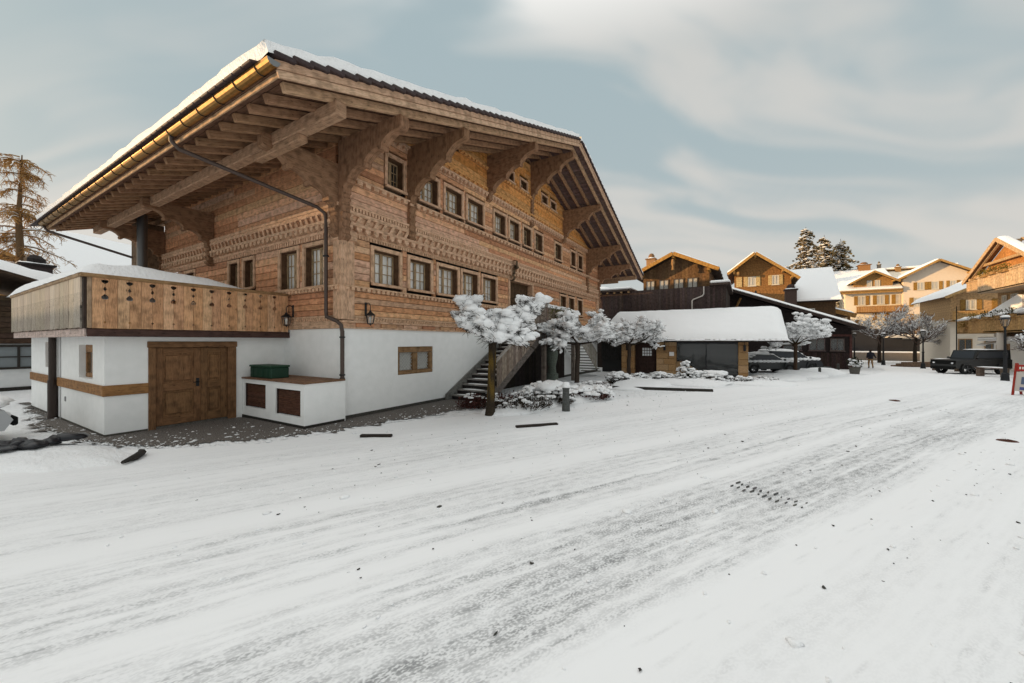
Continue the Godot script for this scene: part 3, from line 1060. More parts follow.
func make_roof(ch: Node3D) -> void:
	var rf := holder("roof", ch)
	var z0 := -14.9
	var z1 := OVER
	var ang := atan(PITCH)
	for sd in [1.0, -1.0]:
		var xe := -3.15 if sd > 0.0 else 2.0 * RIDGE + 2.35
		var run := absf(RIDGE - xe)
		var slope := run / cos(ang)
		# frame of this slope: s from the eave up, t along z, h up from the underside of the barge board
		var sx := Vector3(cos(ang) * sd, sin(ang), 0)
		var sn := Vector3(-sin(ang) * sd, cos(ang), 0)
		var org := Vector3(xe, under(xe), 0)
		var bs := Basis(sx, sn, sx.cross(sn))
		# rafters
		var n := 29 if sd > 0.0 else 10
		for i in n:
			var z := 2.36 - i * 0.62
			var b := mb(vary(Color(0.40, 0.235, 0.14) if i > 0 else Color(0.62, 0.41, 0.265), 0.1))  # all but the first darkened: eave shade put into the wood colour
			var l0 := 0.28
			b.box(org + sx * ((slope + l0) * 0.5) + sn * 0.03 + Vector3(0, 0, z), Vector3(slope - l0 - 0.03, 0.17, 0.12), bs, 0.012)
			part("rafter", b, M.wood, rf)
		# soffit boards
		var cnt := int(slope / 0.165)
		for i in cnt:
			var b := mb(vary(Color(0.17, 0.095, 0.06) if sd > 0.0 else Color(0.17, 0.115, 0.105), 0.16))  # dark boards, with the shade under the roof painted into their colour
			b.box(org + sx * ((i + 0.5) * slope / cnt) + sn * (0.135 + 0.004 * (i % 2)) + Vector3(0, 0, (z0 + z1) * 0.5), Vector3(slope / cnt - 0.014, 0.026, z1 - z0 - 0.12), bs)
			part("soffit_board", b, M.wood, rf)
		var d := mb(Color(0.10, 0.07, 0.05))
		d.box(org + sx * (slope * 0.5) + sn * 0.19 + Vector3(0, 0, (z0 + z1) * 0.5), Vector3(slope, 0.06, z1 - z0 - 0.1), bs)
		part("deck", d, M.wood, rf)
		# barge boards, front and rear
		for zz in [z1, z0]:
			var f := -0.05 if zz == z1 else 0.05
			var b := mb(vary(Color(0.68, 0.465, 0.325), 0.04))
			b.box(org + sx * (slope * 0.5) + sn * 0.065 + Vector3(0, 0, zz + f), Vector3(slope, 0.13, 0.05), bs, 0.008)
			part("barge_board", b, M.wood, rf)
			b = mb(vary(Color(0.62, 0.41, 0.285), 0.04))
			b.box(org + sx * (slope * 0.5) + sn * 0.205 + Vector3(0, 0, zz + f * 0.5), Vector3(slope, 0.14, 0.05), bs, 0.008)
			part("barge_board", b, M.wood, rf)
		# tiles along the front verge, each stepped over the next
		var tl := int(slope / 0.34)
		for i in tl:
			var b := mb(vary(Color(1, 0.92, 0.92), 0.2))
			var s := (i + 0.5) * slope / tl
			b.box(org + sx * s + sn * 0.315 + Vector3(0, 0, z1 - 0.13), Vector3(slope / tl + 0.03, 0.085, 0.42), Basis(Vector3(0, 0, 1), -0.17 * sd) * bs, 0.012)
			part("roof_tile", b, M.tile, rf)
		if sd > 0.0:
			for i in 56:
				var b := mb(vary(Color(1, 0.92, 0.92), 0.2))
				b.box(org + sx * 0.02 + sn * 0.32 + Vector3(0, 0, z1 - 0.5 - i * 0.325), Vector3(0.5, 0.05, 0.30), bs, 0.012)
				part("eave_tile", b, M.tile, rf)
		# snow
		var sb := mb()
		var nx := 46
		var nz := 60
		var nf := noise(330 + int(sd), 1.0, 4)
		for i in nx + 1:
			for j in nz + 1:
				var u := float(i) / nx
				var w := float(j) / nz
				# the first row of each edge is the foot of the snow, the second its shoulder
				var s := lerpf(-0.1, slope + 0.02, maxf(0.0, (i - 1.0) / (nx - 1.0)))
				var z := lerpf(z1 + 0.02, z0 + 0.1, maxf(0.0, (j - 1.0) / (nz - 1.0)))
				var foot := i == 0 or j == 0
				var rag := nf.get_noise_2d(z * 2.0, s * 2.0)
				var soft := 0.06 if (i == 1 or j == 1) else 0.0
				var hh := 0.34 if foot else 0.37 + 0.24 - soft + 0.06 * nf.get_noise_2d(s * 0.6, z * 0.6) + 0.05 * rag
				sb.v.append(org + sx * (s + (rag * 0.08 if i <= 1 else 0.0)) + sn * hh + Vector3(0, 0, z + (nf.get_noise_2d(s * 2.3, 7.0) * 0.07 if j <= 1 else 0.0)))
				sb.t.append(Vector2(s, z))
				sb.c.append(INK)
		finish_grid(sb, nx, nz)
		part("roof_snow", sb, M.snow_soft, rf)

func make_gutter(ch: Node3D) -> void:
	# half-round copper gutter along the eave
	var g := holder("gutter", ch)
	var b := mb()
	var cy := 6.99
	var cx := -3.27
	var r := 0.11
	var n := 8
	for i in n:
		var a0 := PI + PI * i / n
		var a1 := PI + PI * (i + 1) / n
		var p0 := Vector3(cx + cos(a0) * r, cy + sin(a0) * r, 0)
		var p1 := Vector3(cx + cos(a1) * r, cy + sin(a1) * r, 0)
		var nn := Vector3(cos((a0 + a1) * 0.5), sin((a0 + a1) * 0.5), 0)
		var za := Vector3(0, 0, OVER + 0.02)
		var zb := Vector3(0, 0, -14.85)
		b.quad(p0 + za, p1 + za, p1 + zb, p0 + zb, nn)
		var q0 := Vector3(cx + cos(a0) * (r - 0.006), cy + sin(a0) * (r - 0.006), 0)
		var q1 := Vector3(cx + cos(a1) * (r - 0.006), cy + sin(a1) * (r - 0.006), 0)
		b.quad(q0 + za, q1 + za, q1 + zb, q0 + zb, -nn)
	part("trough", b, M.copper, g)
	b = mb()
	b.prism(pv([-r, 0, -r * 0.9, -r * 0.45, -r * 0.5, -r * 0.87, 0, -r, r * 0.5, -r * 0.87, r * 0.9, -r * 0.45, r, 0]), Transform3D(Basis.IDENTITY, Vector3(cx, cy, OVER + 0.015)), 0.01)
	part("end_cap", b, M.steel, g)
	for i in 24:
		b = mb()
		var pts := PackedVector3Array()
		var rad := PackedFloat32Array()
		for k in 7:
			var a := PI + PI * k / 6.0
			pts.append(Vector3(cx + cos(a) * (r + 0.008), cy + sin(a) * (r + 0.008), OVER - 0.4 - i * 0.78))
			rad.append(0.011)
		b.tube(pts, rad, 4)
		part("gutter_strap", b, M.iron, g)
	# fascia board behind it
	b = mb(Color(0.56, 0.37, 0.23))
	b.bx(Vector3(-3.155, 6.80, -14.85), Vector3(-3.12, 6.93, OVER - 0.08), 0.006)
	part("fascia_board", b, M.wood, g)
	# downpipe: slants from the gutter to the corner, then drops
	var dp := holder("downpipe", ch)
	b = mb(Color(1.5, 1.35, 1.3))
	var r1 := PackedVector3Array([Vector3(cx, cy - r, -1.55), Vector3(cx, cy - r - 0.1, -1.55), Vector3(cx + 0.12, cy - r - 0.24, -1.5), Vector3(-0.35, 5.98, -0.62), Vector3(-0.18, 5.82, -0.5), Vector3(-0.17, 5.6, -0.48), Vector3(-0.17, 3.2, -0.48), Vector3(-0.17, 3.02, -0.48)])
	b.tube(r1, PackedFloat32Array([0.05, 0.05, 0.05, 0.05, 0.05, 0.05, 0.05, 0.05]), 10)
	part("upper_pipe", b, M.pipe, dp)
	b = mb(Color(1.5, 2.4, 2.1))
	b.tube(PackedVector3Array([Vector3(-0.17, 3.06, -0.48), Vector3(-0.165, 2.9, -0.46), Vector3(-0.08, 2.78, -0.12), Vector3(-0.04, 2.66, 0.02), Vector3(-0.04, 2.45, 0.07)]), PackedFloat32Array([0.054, 0.054, 0.054, 0.054, 0.054]), 10)
	part("elbow", b, M.pipe, dp)
	b = mb()
	b.tube(PackedVector3Array([Vector3(-0.04, 2.5, 0.07), Vector3(-0.04, 1.2, 0.07), Vector3(-0.04, 1.18, 0.07), Vector3(-0.04, -0.1, 0.07)]), PackedFloat32Array([0.058, 0.058, 0.075, 0.075]), 10)
	part("lower_pipe", b, M.pipe, dp)
	for y in [2.3, 1.25, 4.6]:
		b = mb()
		var c := Vector3(-0.04, y, 0.07) if y < 3.0 else Vector3(-0.17, y, -0.48)
		b.tube(PackedVector3Array([c, c + Vector3(0, 0.04, 0)]), PackedFloat32Array([0.08, 0.08]), 10)
		part("pipe_clip", b, M.iron, dp)
	b = mb()
	b.tube(PackedVector3Array([Vector3(cx, cy - r, -14.6), Vector3(cx + 0.1, cy - r - 0.2, -14.5), Vector3(-0.3, 5.7, -13.2)]), PackedFloat32Array([0.05, 0.05, 0.05]), 8)
	part("rear_pipe", b, M.pipe, dp)

# ---------------------------------------------------------------- white annex with the plank balcony
# half of the cut-outs on one edge of a plank, listed from bottom to top as (height, depth)
const CUTS := [[0.10, 0.0], [0.13, 0.022], [0.16, 0.0], [0.62, 0.0], [0.63, 0.05], [0.68, 0.055], [0.74, 0.0], [0.80, 0.0], [0.84, 0.028], [0.90, 0.0], [0.955, 0.0], [0.99, 0.05], [1.03, 0.055], [1.045, 0.0]]

func balcony_plank(w: float, h: float, cut_l: bool, cut_r: bool, ragged: float) -> PackedVector2Array:
	var p := PackedVector2Array()
	p.append(Vector2(0, 0))
	var k := 4
	for i in range(1, k):
		p.append(Vector2(w * i / k, rng.randf() * ragged))
	p.append(Vector2(w, 0))
	if cut_r:
		for q in CUTS:
			p.append(Vector2(w - q[1], q[0] * h * 0.93))
	p.append(Vector2(w, h))
	p.append(Vector2(0, h))
	if cut_l:
		for i in range(CUTS.size() - 1, -1, -1):
			p.append(Vector2(CUTS[i][1], CUTS[i][0] * h * 0.93))
	return p

func panelled_leaf(parent: Node3D, x0: float, x1: float, y0: float, y1: float, z: float, col: Color) -> void:
	var lf := holder("door_leaf", parent)
	var b := mb(vary(col, 0.04))
	var st := 0.15
	var mid := (y0 + y1) * 0.5 - 0.02
	b.bx(Vector3(x0, y0, z - 0.05), Vector3(x0 + st, y1, z), 0.008)
	b.bx(Vector3(x1 - st, y0, z - 0.05), Vector3(x1, y1, z), 0.008)
	b.bx(Vector3(x0 + st, y0, z - 0.05), Vector3(x1 - st, y0 + 0.22, z - 0.002), 0.008)
	b.bx(Vector3(x0 + st, y1 - 0.14, z - 0.05), Vector3(x1 - st, y1, z - 0.002), 0.008)
	b.bx(Vector3(x0 + st, mid - 0.1, z - 0.05), Vector3(x1 - st, mid + 0.1, z - 0.002), 0.008)
	part("leaf_frame", b, M.plank, lf)
	for q in [[y0 + 0.22, mid - 0.1], [mid + 0.1, y1 - 0.14]]:
		b = mb(vary(col * 1.12, 0.08))
		b.bx(Vector3(x0 + st, q[0], z - 0.045), Vector3(x1 - st, q[1], z - 0.035))
		b.bx(Vector3(x0 + st + 0.05, q[0] + 0.05, z - 0.035), Vector3(x1 - st - 0.05, q[1] - 0.05, z - 0.014), 0.02)
		part("panel", b, M.plank, lf)

func make_annex() -> void:
	var an := thing("annex", "low white rendered annex with double wooden door and plank balcony on top", "annex")
	var fz := -2.93
	var lx := -4.05
	var back := -10.94
	var front := Transform3D(Basis.IDENTITY, Vector3(0, 0, fz))
	var left := Transform3D(Basis(Vector3(0, 0, -1), Vector3(0, 1, 0), Vector3(-1, 0, 0)), Vector3(lx, 0, 0))
	var b := mb(Color(0.93, 0.93, 0.92))
	pierced(b, lx, 0.0, -0.3, 2.40, [[-3.29, -1.38, -0.3, 2.2]], front, 0.16)
	pierced(b, -fz, -back, -0.3, 2.40, [[3.85, 5.07, 1.28, 2.12], [8.02, 8.87, 1.42, 2.19]], left, 0.24)
	b.quad(Vector3(lx, -0.3, back), Vector3(0, -0.3, back), Vector3(0, 2.4, back), Vector3(lx, 2.4, back), Vector3(0, 0, -1))
	part("wall", b, M.plaster, an)
	b = mb(Color(0.12, 0.11, 0.10))
	b.bx(Vector3(lx - 0.012, -0.3, back), Vector3(lx + 0.05, 0.05, fz - 0.01))
	b.bx(Vector3(lx - 0.012, -0.3, fz - 0.01), Vector3(-3.3, 0.05, fz + 0.015))
	part("plinth", b, M.stone, an)
	# dark room behind the openings
	b = mb()
	b.bx(Vector3(lx + 0.26, -0.2, back + 0.2), Vector3(-0.02, 2.38, fz - 0.2))
	part("inner_core", b, M.dark, an)
	# brown band
	var band := Color(0.36, 0.185, 0.075)
	for q in [[Vector3(lx - 0.035, 0.93, fz), Vector3(-3.29, 1.18, fz + 0.035)], [Vector3(lx - 0.036, 0.932, -7.2), Vector3(lx, 1.178, fz)], [Vector3(lx - 0.036, 0.932, back), Vector3(lx, 1.178, -7.43)]]:
		b = mb(vary(band, 0.1))
		b.bx(q[0], q[1], 0.008)
		part("band_board", b, M.plank, an)
	# double door
	var dr := holder("double_door", an)
	b = mb(Color(0.235, 0.125, 0.06))
	b.bx(Vector3(-3.29, -0.1, fz - 0.1), Vector3(-3.15, 2.045, fz + 0.04), 0.01)
	b.bx(Vector3(-1.58, -0.1, fz - 0.1), Vector3(-1.38, 2.045, fz + 0.04), 0.01)
	b.bx(Vector3(-3.31, 2.047, fz - 0.1), Vector3(-1.36, 2.2, fz + 0.05), 0.01)
	part("frame", b, M.plank, dr)
	panelled_leaf(dr, -3.145, -2.2, 0.06, 2.04, fz - 0.04, Color(0.245, 0.13, 0.063))
	panelled_leaf(dr, -2.195, -1.585, 0.06, 2.04, fz - 0.04, Color(0.225, 0.12, 0.058))
	b = mb()
	b.bx(Vector3(-2.31, 1.0, fz - 0.038), Vector3(-2.24, 1.22, fz - 0.02), 0.006)
	b.tube(PackedVector3Array([Vector3(-2.275, 1.12, fz - 0.03), Vector3(-2.275, 1.12, fz + 0.05), Vector3(-2.4, 1.115, fz + 0.055)]), PackedFloat32Array([0.014, 0.014, 0.011]), 8)
	part("door_handle", b, M.iron, dr)
	b = mb(Color(0.16, 0.15, 0.14))
	b.bx(Vector3(-3.15, -0.1, fz - 0.12), Vector3(-1.58, 0.055, fz - 0.01))
	part("threshold", b, M.stone, dr)
	# two small windows of the long side
	for q in [[3.85, 5.07, 1.28, 2.12], [8.02, 8.87, 1.42, 2.19]]:
		var w := holder("window", an)
		b = mb(Color(0.36, 0.20, 0.10))
		for f in [[q[0], q[1], q[3] - 0.2, q[3]], [q[0], q[1], q[2], q[2] + 0.12], [q[0], q[0] + 0.09, q[2] + 0.12, q[3] - 0.2], [q[1] - 0.09, q[1], q[2] + 0.12, q[3] - 0.2], [(q[0] + q[1]) * 0.5 - 0.07, (q[0] + q[1]) * 0.5 + 0.07, q[2] + 0.12, q[3] - 0.2]]:
			placed(b, left, Vector3(f[0] + 0.003, f[2] + 0.003, -0.2), Vector3(f[1] - 0.003, f[3] - 0.003, -0.12))
		part("frame", b, M.plank, w)
		b = mb()
		b.quad(left * Vector3(q[0] + 0.09, q[2] + 0.12, -0.16), left * Vector3(q[1] - 0.09, q[2] + 0.12, -0.16), left * Vector3(q[1] - 0.09, q[3] - 0.2, -0.16), left * Vector3(q[0] + 0.09, q[3] - 0.2, -0.16), Vector3(-1, 0, 0))
		part("pane", b, M.pane, w)
	# rain pipe down the long side, with a thin cable
	b = mb(Color(0.55, 0.55, 0.55))
	b.tube(PackedVector3Array([Vector3(lx - 0.1, 2.32, -7.3), Vector3(lx - 0.1, 1.1, -7.3), Vector3(lx - 0.1, 1.09, -7.3), Vector3(lx - 0.1, -0.1, -7.3)]), PackedFloat32Array([0.08, 0.08, 0.1, 0.1]), 10)
	part("rain_pipe", b, M.pipe, an)
	b = mb(Color(0.4, 0.4, 0.4))
	b.tube(PackedVector3Array([Vector3(lx - 0.02, 2.32, -6.9), Vector3(lx - 0.02, -0.1, -6.9)]), PackedFloat32Array([0.012, 0.012]), 6)
	part("cable", b, M.paint, an)
	b = mb(Color(0.3, 0.3, 0.3))
	b.bx(Vector3(lx - 0.02, 0.55, -6.45), Vector3(lx, 0.68, -6.36), 0.004)
	part("vent_cover", b, M.paint, an)
	# --- balcony
	var bx := -4.44
	var bz := -2.62
	b = mb(Color(0.09, 0.05, 0.04))
	b.bx(Vector3(bx + 0.03, 2.40, back), Vector3(-0.2, 2.48, bz - 0.03))
	b.bx(Vector3(bx + 0.06, 2.31, bz - 0.05), Vector3(0.0, 2.49, bz - 0.005), 0.01)
	part("balcony_slab", b, M.plank, an)
	b = mb(Color(0.62, 0.50, 0.47))
	b.bx(Vector3(bx + 0.02, 2.31, back), Vector3(bx + 0.055, 2.49, bz - 0.02), 0.008)
	part("side_fascia", b, M.plank, an)
	var h := 1.12
	var n := 21
	var wd := (0.0 - bx - 0.2) / n
	for i in n:
		b = mb(vary([Color(0.72, 0.42, 0.235), Color(0.66, 0.37, 0.20), Color(0.76, 0.48, 0.29), Color(0.70, 0.40, 0.23)][i % 4], 0.1))
		b.prism(balcony_plank(wd - 0.006, h, i % 2 == 1 and i > 0, i % 2 == 0 and i < n - 1, 0.004), Transform3D(Basis.IDENTITY, Vector3(bx + 0.13 + wd * i, 2.495, bz)), 0.028)
		part("balcony_plank", b, M.plank, an)
	b = mb(Color(0.05, 0.035, 0.025))
	b.bx(Vector3(bx + 0.0, 2.5, bz - 0.09), Vector3(bx + 0.05, 3.63, bz + 0.02), 0.01)
	part("corner_post", b, M.plank, an)
	b = mb(Color(0.42, 0.30, 0.20))
	b.bx(Vector3(bx + 0.052, 2.5, bz - 0.02), Vector3(bx + 0.128, 3.62, bz + 0.03), 0.01)
	part("corner_post", b, M.plank, an)
	var zs := [bz - 0.1, -3.25, -3.68, -4.13, -4.56, -5.0, -5.55, -6.1, -6.66, -7.22, -7.8, -8.36, -8.86, -9.36, -9.87, -10.4, -10.94]
	for i in zs.size() - 1:
		b = mb(vary(Color(0.95, 0.93, 0.9), 0.12))
		var w: float = zs[i] - zs[i + 1] - (0.012 if i % 2 == 0 else 0.035)
		var o := rng.randf()
		var tr := Transform3D(Basis(Vector3(0, 0, -1), Vector3(0, 1, 0), Vector3(-1, 0, 0)), Vector3(bx, 2.495, zs[i]))
		var poly := balcony_plank(w, h + 0.0, false, false, 0.03)
		b.prism(poly, tr, 0.03)
		for k in b.v.size():
			var l := tr.affine_inverse() * b.v[k]
			b.t[k] = Vector2(o + l.x * 0.8, 1.0 - l.y / h)
		part("weathered_plank", b, M.old_plank, an)
		if i % 2 == 1:
			b = mb(Color(0.30, 0.18, 0.09))
			b.bx(Vector3(bx - 0.02, 2.5, zs[i + 1] - 0.0), Vector3(bx + 0.03, 3.6, zs[i + 1] + 0.035), 0.006)
			part("cover_strip", b, M.plank, an)
	var rail := Color(0.36, 0.22, 0.11)
	b = mb(rail)
	b.bx(Vector3(bx - 0.05, 3.615, bz - 0.08), Vector3(0.0, 3.70, bz + 0.06), 0.012)
	part("hand_rail", b, M.plank, an)
	b = mb(Color(0.42, 0.29, 0.18))
	b.bx(Vector3(bx - 0.06, 3.618, back), Vector3(bx + 0.09, 3.702, bz - 0.082), 0.012)
	part("hand_rail", b, M.plank, an)
	# snow heaped on the rail and the deck behind it
	b = mb()
	var nf := noise(401, 1.0, 3)
	var nx := 26
	var nz := 40
	for i in nx + 1:
		for j in nz + 1:
			var u := float(i) / nx
			var w := float(j) / nz
			var x := lerpf(bx - 0.07, -1.1, u)
			var z := lerpf(bz + 0.05, back - 0.6, w)
			var ex := minf(u * 9.0, 1.0) * smoothstep(1.0, 0.45, u)
			var ez := minf(w * 22.0, 1.0) * smoothstep(1.0, 0.93, w)
			var hh := 3.69 + 0.36 * sqrt(ex) * sqrt(ez) * (0.9 + 0.25 * nf.get_noise_2d(x * 0.8, z * 0.5)) * lerpf(1.0, 1.25, w)
			b.v.append(Vector3(x + (nf.get_noise_1d(z * 3.0) * 0.03 if i == 0 else 0.0), hh, z))
			b.t.append(Vector2(x, z))
			b.c.append(INK)
	finish_grid(b, nx, nz)
	b.quad(Vector3(bx - 0.06, 3.701, bz + 0.04), Vector3(-1.2, 3.701, bz + 0.04), Vector3(-1.2, 3.701, back), Vector3(bx - 0.06, 3.701, back), Vector3(0, -1, 0))
	part("balcony_snow", b, M.snow_soft, an)
	# flue through the eaves
	b = mb(Color(0.55, 0.55, 0.55))
	b.tube(PackedVector3Array([Vector3(-1.0, 2.48, -11.9), Vector3(-1.0, 7.5, -11.9)]), PackedFloat32Array([0.17, 0.17]), 14)
	one("flue_pipe", b, M.steel, "grey metal flue pipe rising behind the balcony to the eaves", "flue")
	b = mb(Color(0.22, 0.15, 0.10))
	b.bx(Vector3(-0.9, 2.5, -13.6), Vector3(0.0, 7.4, -12.85))
	one("rear_timber_wall", b, M.wood, "dark timber wall behind the flue at the chalet's rear corner", "wall")

# ---------------------------------------------------------------- what stands close to the walls
func make_forecourt() -> void:
	# strip of bare wet gravel along the walls, ragged where the snow begins
	var line := [Vector2(-4.2, -12.5), Vector2(-4.35, -9.0), Vector2(-4.55, -6.2), Vector2(-4.5, -3.1), Vector2(-3.9, -1.2), Vector2(-3.2, -0.3), Vector2(-2.3, 0.42), Vector2(-1.05, 1.0), Vector2(0.85, 1.4), Vector2(2.5, 1.8), Vector2(3.9, 2.0), Vector2(5.2, 1.9), Vector2(6.5, 0.6)]
	var wall := [Vector2(-3.9, -12.5), Vector2(-3.9, -9.0), Vector2(-3.9, -6.2), Vector2(-3.9, -3.4), Vector2(-3.4, -3.1), Vector2(-2.4, -3.05), Vector2(-1.3, -2.9), Vector2(-0.9, -0.1), Vector2(0.5, -0.1), Vector2(2.0, -0.1), Vector2(3.9, -0.1), Vector2(5.2, -0.1), Vector2(6.5, -0.1)]
	var b := mb()
	var nf := noise(501, 1.0, 4)
	var m := 420
	var last := []
	for i in m + 1:
		var f := float(i) / m * (line.size() - 1)
		var k := mini(int(f), line.size() - 2)
		var a: Vector2 = line[k].lerp(line[k + 1], f - k)
		var w: Vector2 = wall[k].lerp(wall[k + 1], f - k)
		var d := (a - w).normalized()
		a += d * (nf.get_noise_2d(f * 2.6, 1.0) * 0.45 + nf.get_noise_2d(f * 13.0, 9.0) * 0.28 + nf.get_noise_2d(f * 60.0, 4.0) * 0.2)
		var cur := [Vector3(w.x, 0.008, w.y), Vector3(a.x, 0.008, a.y)]
		if i > 0:
			b.quad(last[0], last[1], cur[1], cur[0], Vector3.UP)
		last = cur
	setting("gravel_apron", b, M.gravel, "bare damp gravel strip along the foot of the white walls", "stuff")
	# crumbs of snow on its edge
	b = mb()
	for i in 1300:
		var f := rng.randf() * (line.size() - 2.2) + 0.6
		var k := mini(int(f), line.size() - 2)
		var a: Vector2 = line[k].lerp(line[k + 1], f - k)
		var w: Vector2 = wall[k].lerp(wall[k + 1], f - k)
		var p := a.lerp(w, pow(rng.randf(), 3.0) * 0.8 - 0.1)
		var s := rng.randf_range(0.008, 0.03) * (0.5 + 1.2 * pow(rng.randf(), 4.0))
		b.blob(Vector3(p.x, 0.012, p.y), Vector3(s * rng.randf_range(0.8, 1.8), s * 0.5, s), 5, 3, 0.3, 0.3)
	setting("snow_crumbs", b, M.snow_soft, "loose crumbs of snow along the gravel edge", "stuff")
	# plastered box with louvred openings
	var bxn := thing("plastered_bench", "white rendered box bench with two brown louvred openings beside the drainpipe", "bench", Vector3(-1.21, 0, 0.22))
	b = mb(Color(0.93, 0.93, 0.92))
	var len := 3.14
	var side := Transform3D(Basis(Vector3(0, 0, -1), Vector3(0, 1, 0), Vector3(-1, 0, 0)), Vector3.ZERO)
	pierced(b, 0, len, -0.2, 1.12, [[0.17, 1.34, 0.27, 0.95], [1.85, 3.02, 0.32, 1.0]], side, 0.12)
	b.quad(Vector3(0, -0.2, 0), Vector3(1.16, -0.2, 0), Vector3(1.16, 1.12, 0), Vector3(0, 1.12, 0), Vector3(0, 0, 1))
	part("wall", b, M.plaster, bxn)
	b = mb(Color(0.045, 0.04, 0.038))
	b.bx(Vector3(-0.012, -0.2, -len), Vector3(0.03, 0.075, 0.012))
	b.bx(Vector3(0.03, -0.2, -0.02), Vector3(1.13, 0.075, 0.012))
	part("plinth", b, M.stone, bxn)
	# top of narrow brown boards
	for i in 8:
		b = mb(vary(Color(0.25, 0.145, 0.09), 0.16))
		b.bx(Vector3(-0.03 + i * 0.147, 1.122, -len), Vector3(-0.03 + i * 0.147 + 0.143, 1.162, 0.03), 0.006)
		part("top_board", b, M.wood, bxn)
	for q in [[0.17, 1.34, 0.27, 0.95], [1.85, 3.02, 0.32, 1.0]]:
		var g := holder("louvre", bxn)
		b = mb(Color(0.05, 0.03, 0.025))
		placed(b, side, Vector3(q[0], q[2], -0.118), Vector3(q[1], q[3], -0.1), 0.0)
		placed(b, side, Vector3(q[0], q[2], -0.1), Vector3(q[0] + 0.05, q[3], -0.03))
		placed(b, side, Vector3(q[1] - 0.05, q[2], -0.1), Vector3(q[1], q[3], -0.03))
		part("frame", b, M.wood, g)
		var ns := 13
		for i in ns:
			b = mb(vary(Color(0.13, 0.062, 0.042), 0.15))
			var y := lerpf(q[2] + 0.03, q[3] - 0.03, (i + 0.5) / ns)
			b.box(side * Vector3((q[0] + q[1]) * 0.5, y, -0.065), Vector3(q[1] - q[0] - 0.1, 0.045, 0.012), side.basis * Basis(Vector3(1, 0, 0), -0.6))
			part("slat", b, M.wood, g)
	# green box on it
	var gb := thing("green_box", "dark green painted storage box on the brown bench top", "box", Vector3(-1.1, 1.163, -2.72))
	b = mb(Color(0.012, 0.05, 0.028))
	b.bx(Vector3(0.0, 0.0, 0.0), Vector3(0.5, 0.3, 1.15), 0.02)
	for i in 4:
		b.bx(Vector3(-0.012, 0.02, 0.12 + i * 0.27), Vector3(0.0, 0.28, 0.19 + i * 0.27), 0.004)
	part("body", b, M.paint, gb)
	b = mb(Color(0.016, 0.06, 0.034))
	b.bx(Vector3(-0.02, 0.302, -0.02), Vector3(0.52, 0.36, 1.17), 0.015)
	part("lid", b, M.paint, gb)
	# wall lanterns
	lantern(Vector3(0.78, 3.0, 0.06), 0.0, "black wall lantern on the gable front beside the drainpipe")
	lantern(Vector3(-0.06, 2.98, -2.42), -PI * 0.5, "black wall lantern on the side wall at the balcony's end")

func lantern(at: Vector3, turn: float, label: String) -> void:
	var l := thing("wall_lantern", label, "lantern", at, turn, "wall lanterns of the chalet")
	var b := mb()
	b.bx(Vector3(-0.035, -0.05, -0.06), Vector3(0.035, 0.36, -0.03), 0.008)
	var pts := PackedVector3Array()
	var rad := PackedFloat32Array()
	for i in 9:
		var a := PI * i / 8.0
		pts.append(Vector3(0, 0.22 + sin(a) * 0.12, 0.06 - cos(a) * 0.1))
		rad.append(0.012)
	pts.append(Vector3(0, 0.1, 0.16))
	rad.append(0.012)
	b.tube(pts, rad, 6)
	part("bracket", b, M.iron, l)
	b = mb()
	b.lathe(Vector3(0, 0, 0.16), pv([0.0, 0.12, 0.03, 0.11, 0.04, 0.07, 0.15, -0.02, 0.15, -0.035, 0.0, -0.035]), 6)
	part("roof", b, M.iron, l)
	b = mb()
	for i in 6:
		var a := TAU * i / 6.0
		var d := Vector3(cos(a), 0, sin(a))
		b.beam(Vector3(0, -0.035, 0.16) + d * 0.125, Vector3(0, -0.27, 0.16) + d * 0.085, 0.014, 0.014, 0.0, d)
	b.lathe(Vector3(0, 0, 0.16), pv([0.0, -0.26, 0.09, -0.265, 0.09, -0.285, 0.03, -0.30, 0.0, -0.34]), 6)
	part("cage", b, M.iron, l)
	b = mb(Color(0.7, 0.7, 0.68))
	b.lathe(Vector3(0, 0, 0.16), pv([0.118, -0.037, 0.08, -0.262]), 6)
	var gm: StandardMaterial3D = M.pane
	part("glass", b, gm, l)
	b = mb(Color(0.75, 0.73, 0.68))
	b.lathe(Vector3(0, 0, 0.16), pv([0.0, -0.06, 0.03, -0.08, 0.035, -0.15, 0.02, -0.2, 0.02, -0.25]), 8)
	part("bulb", b, M.paint, l)

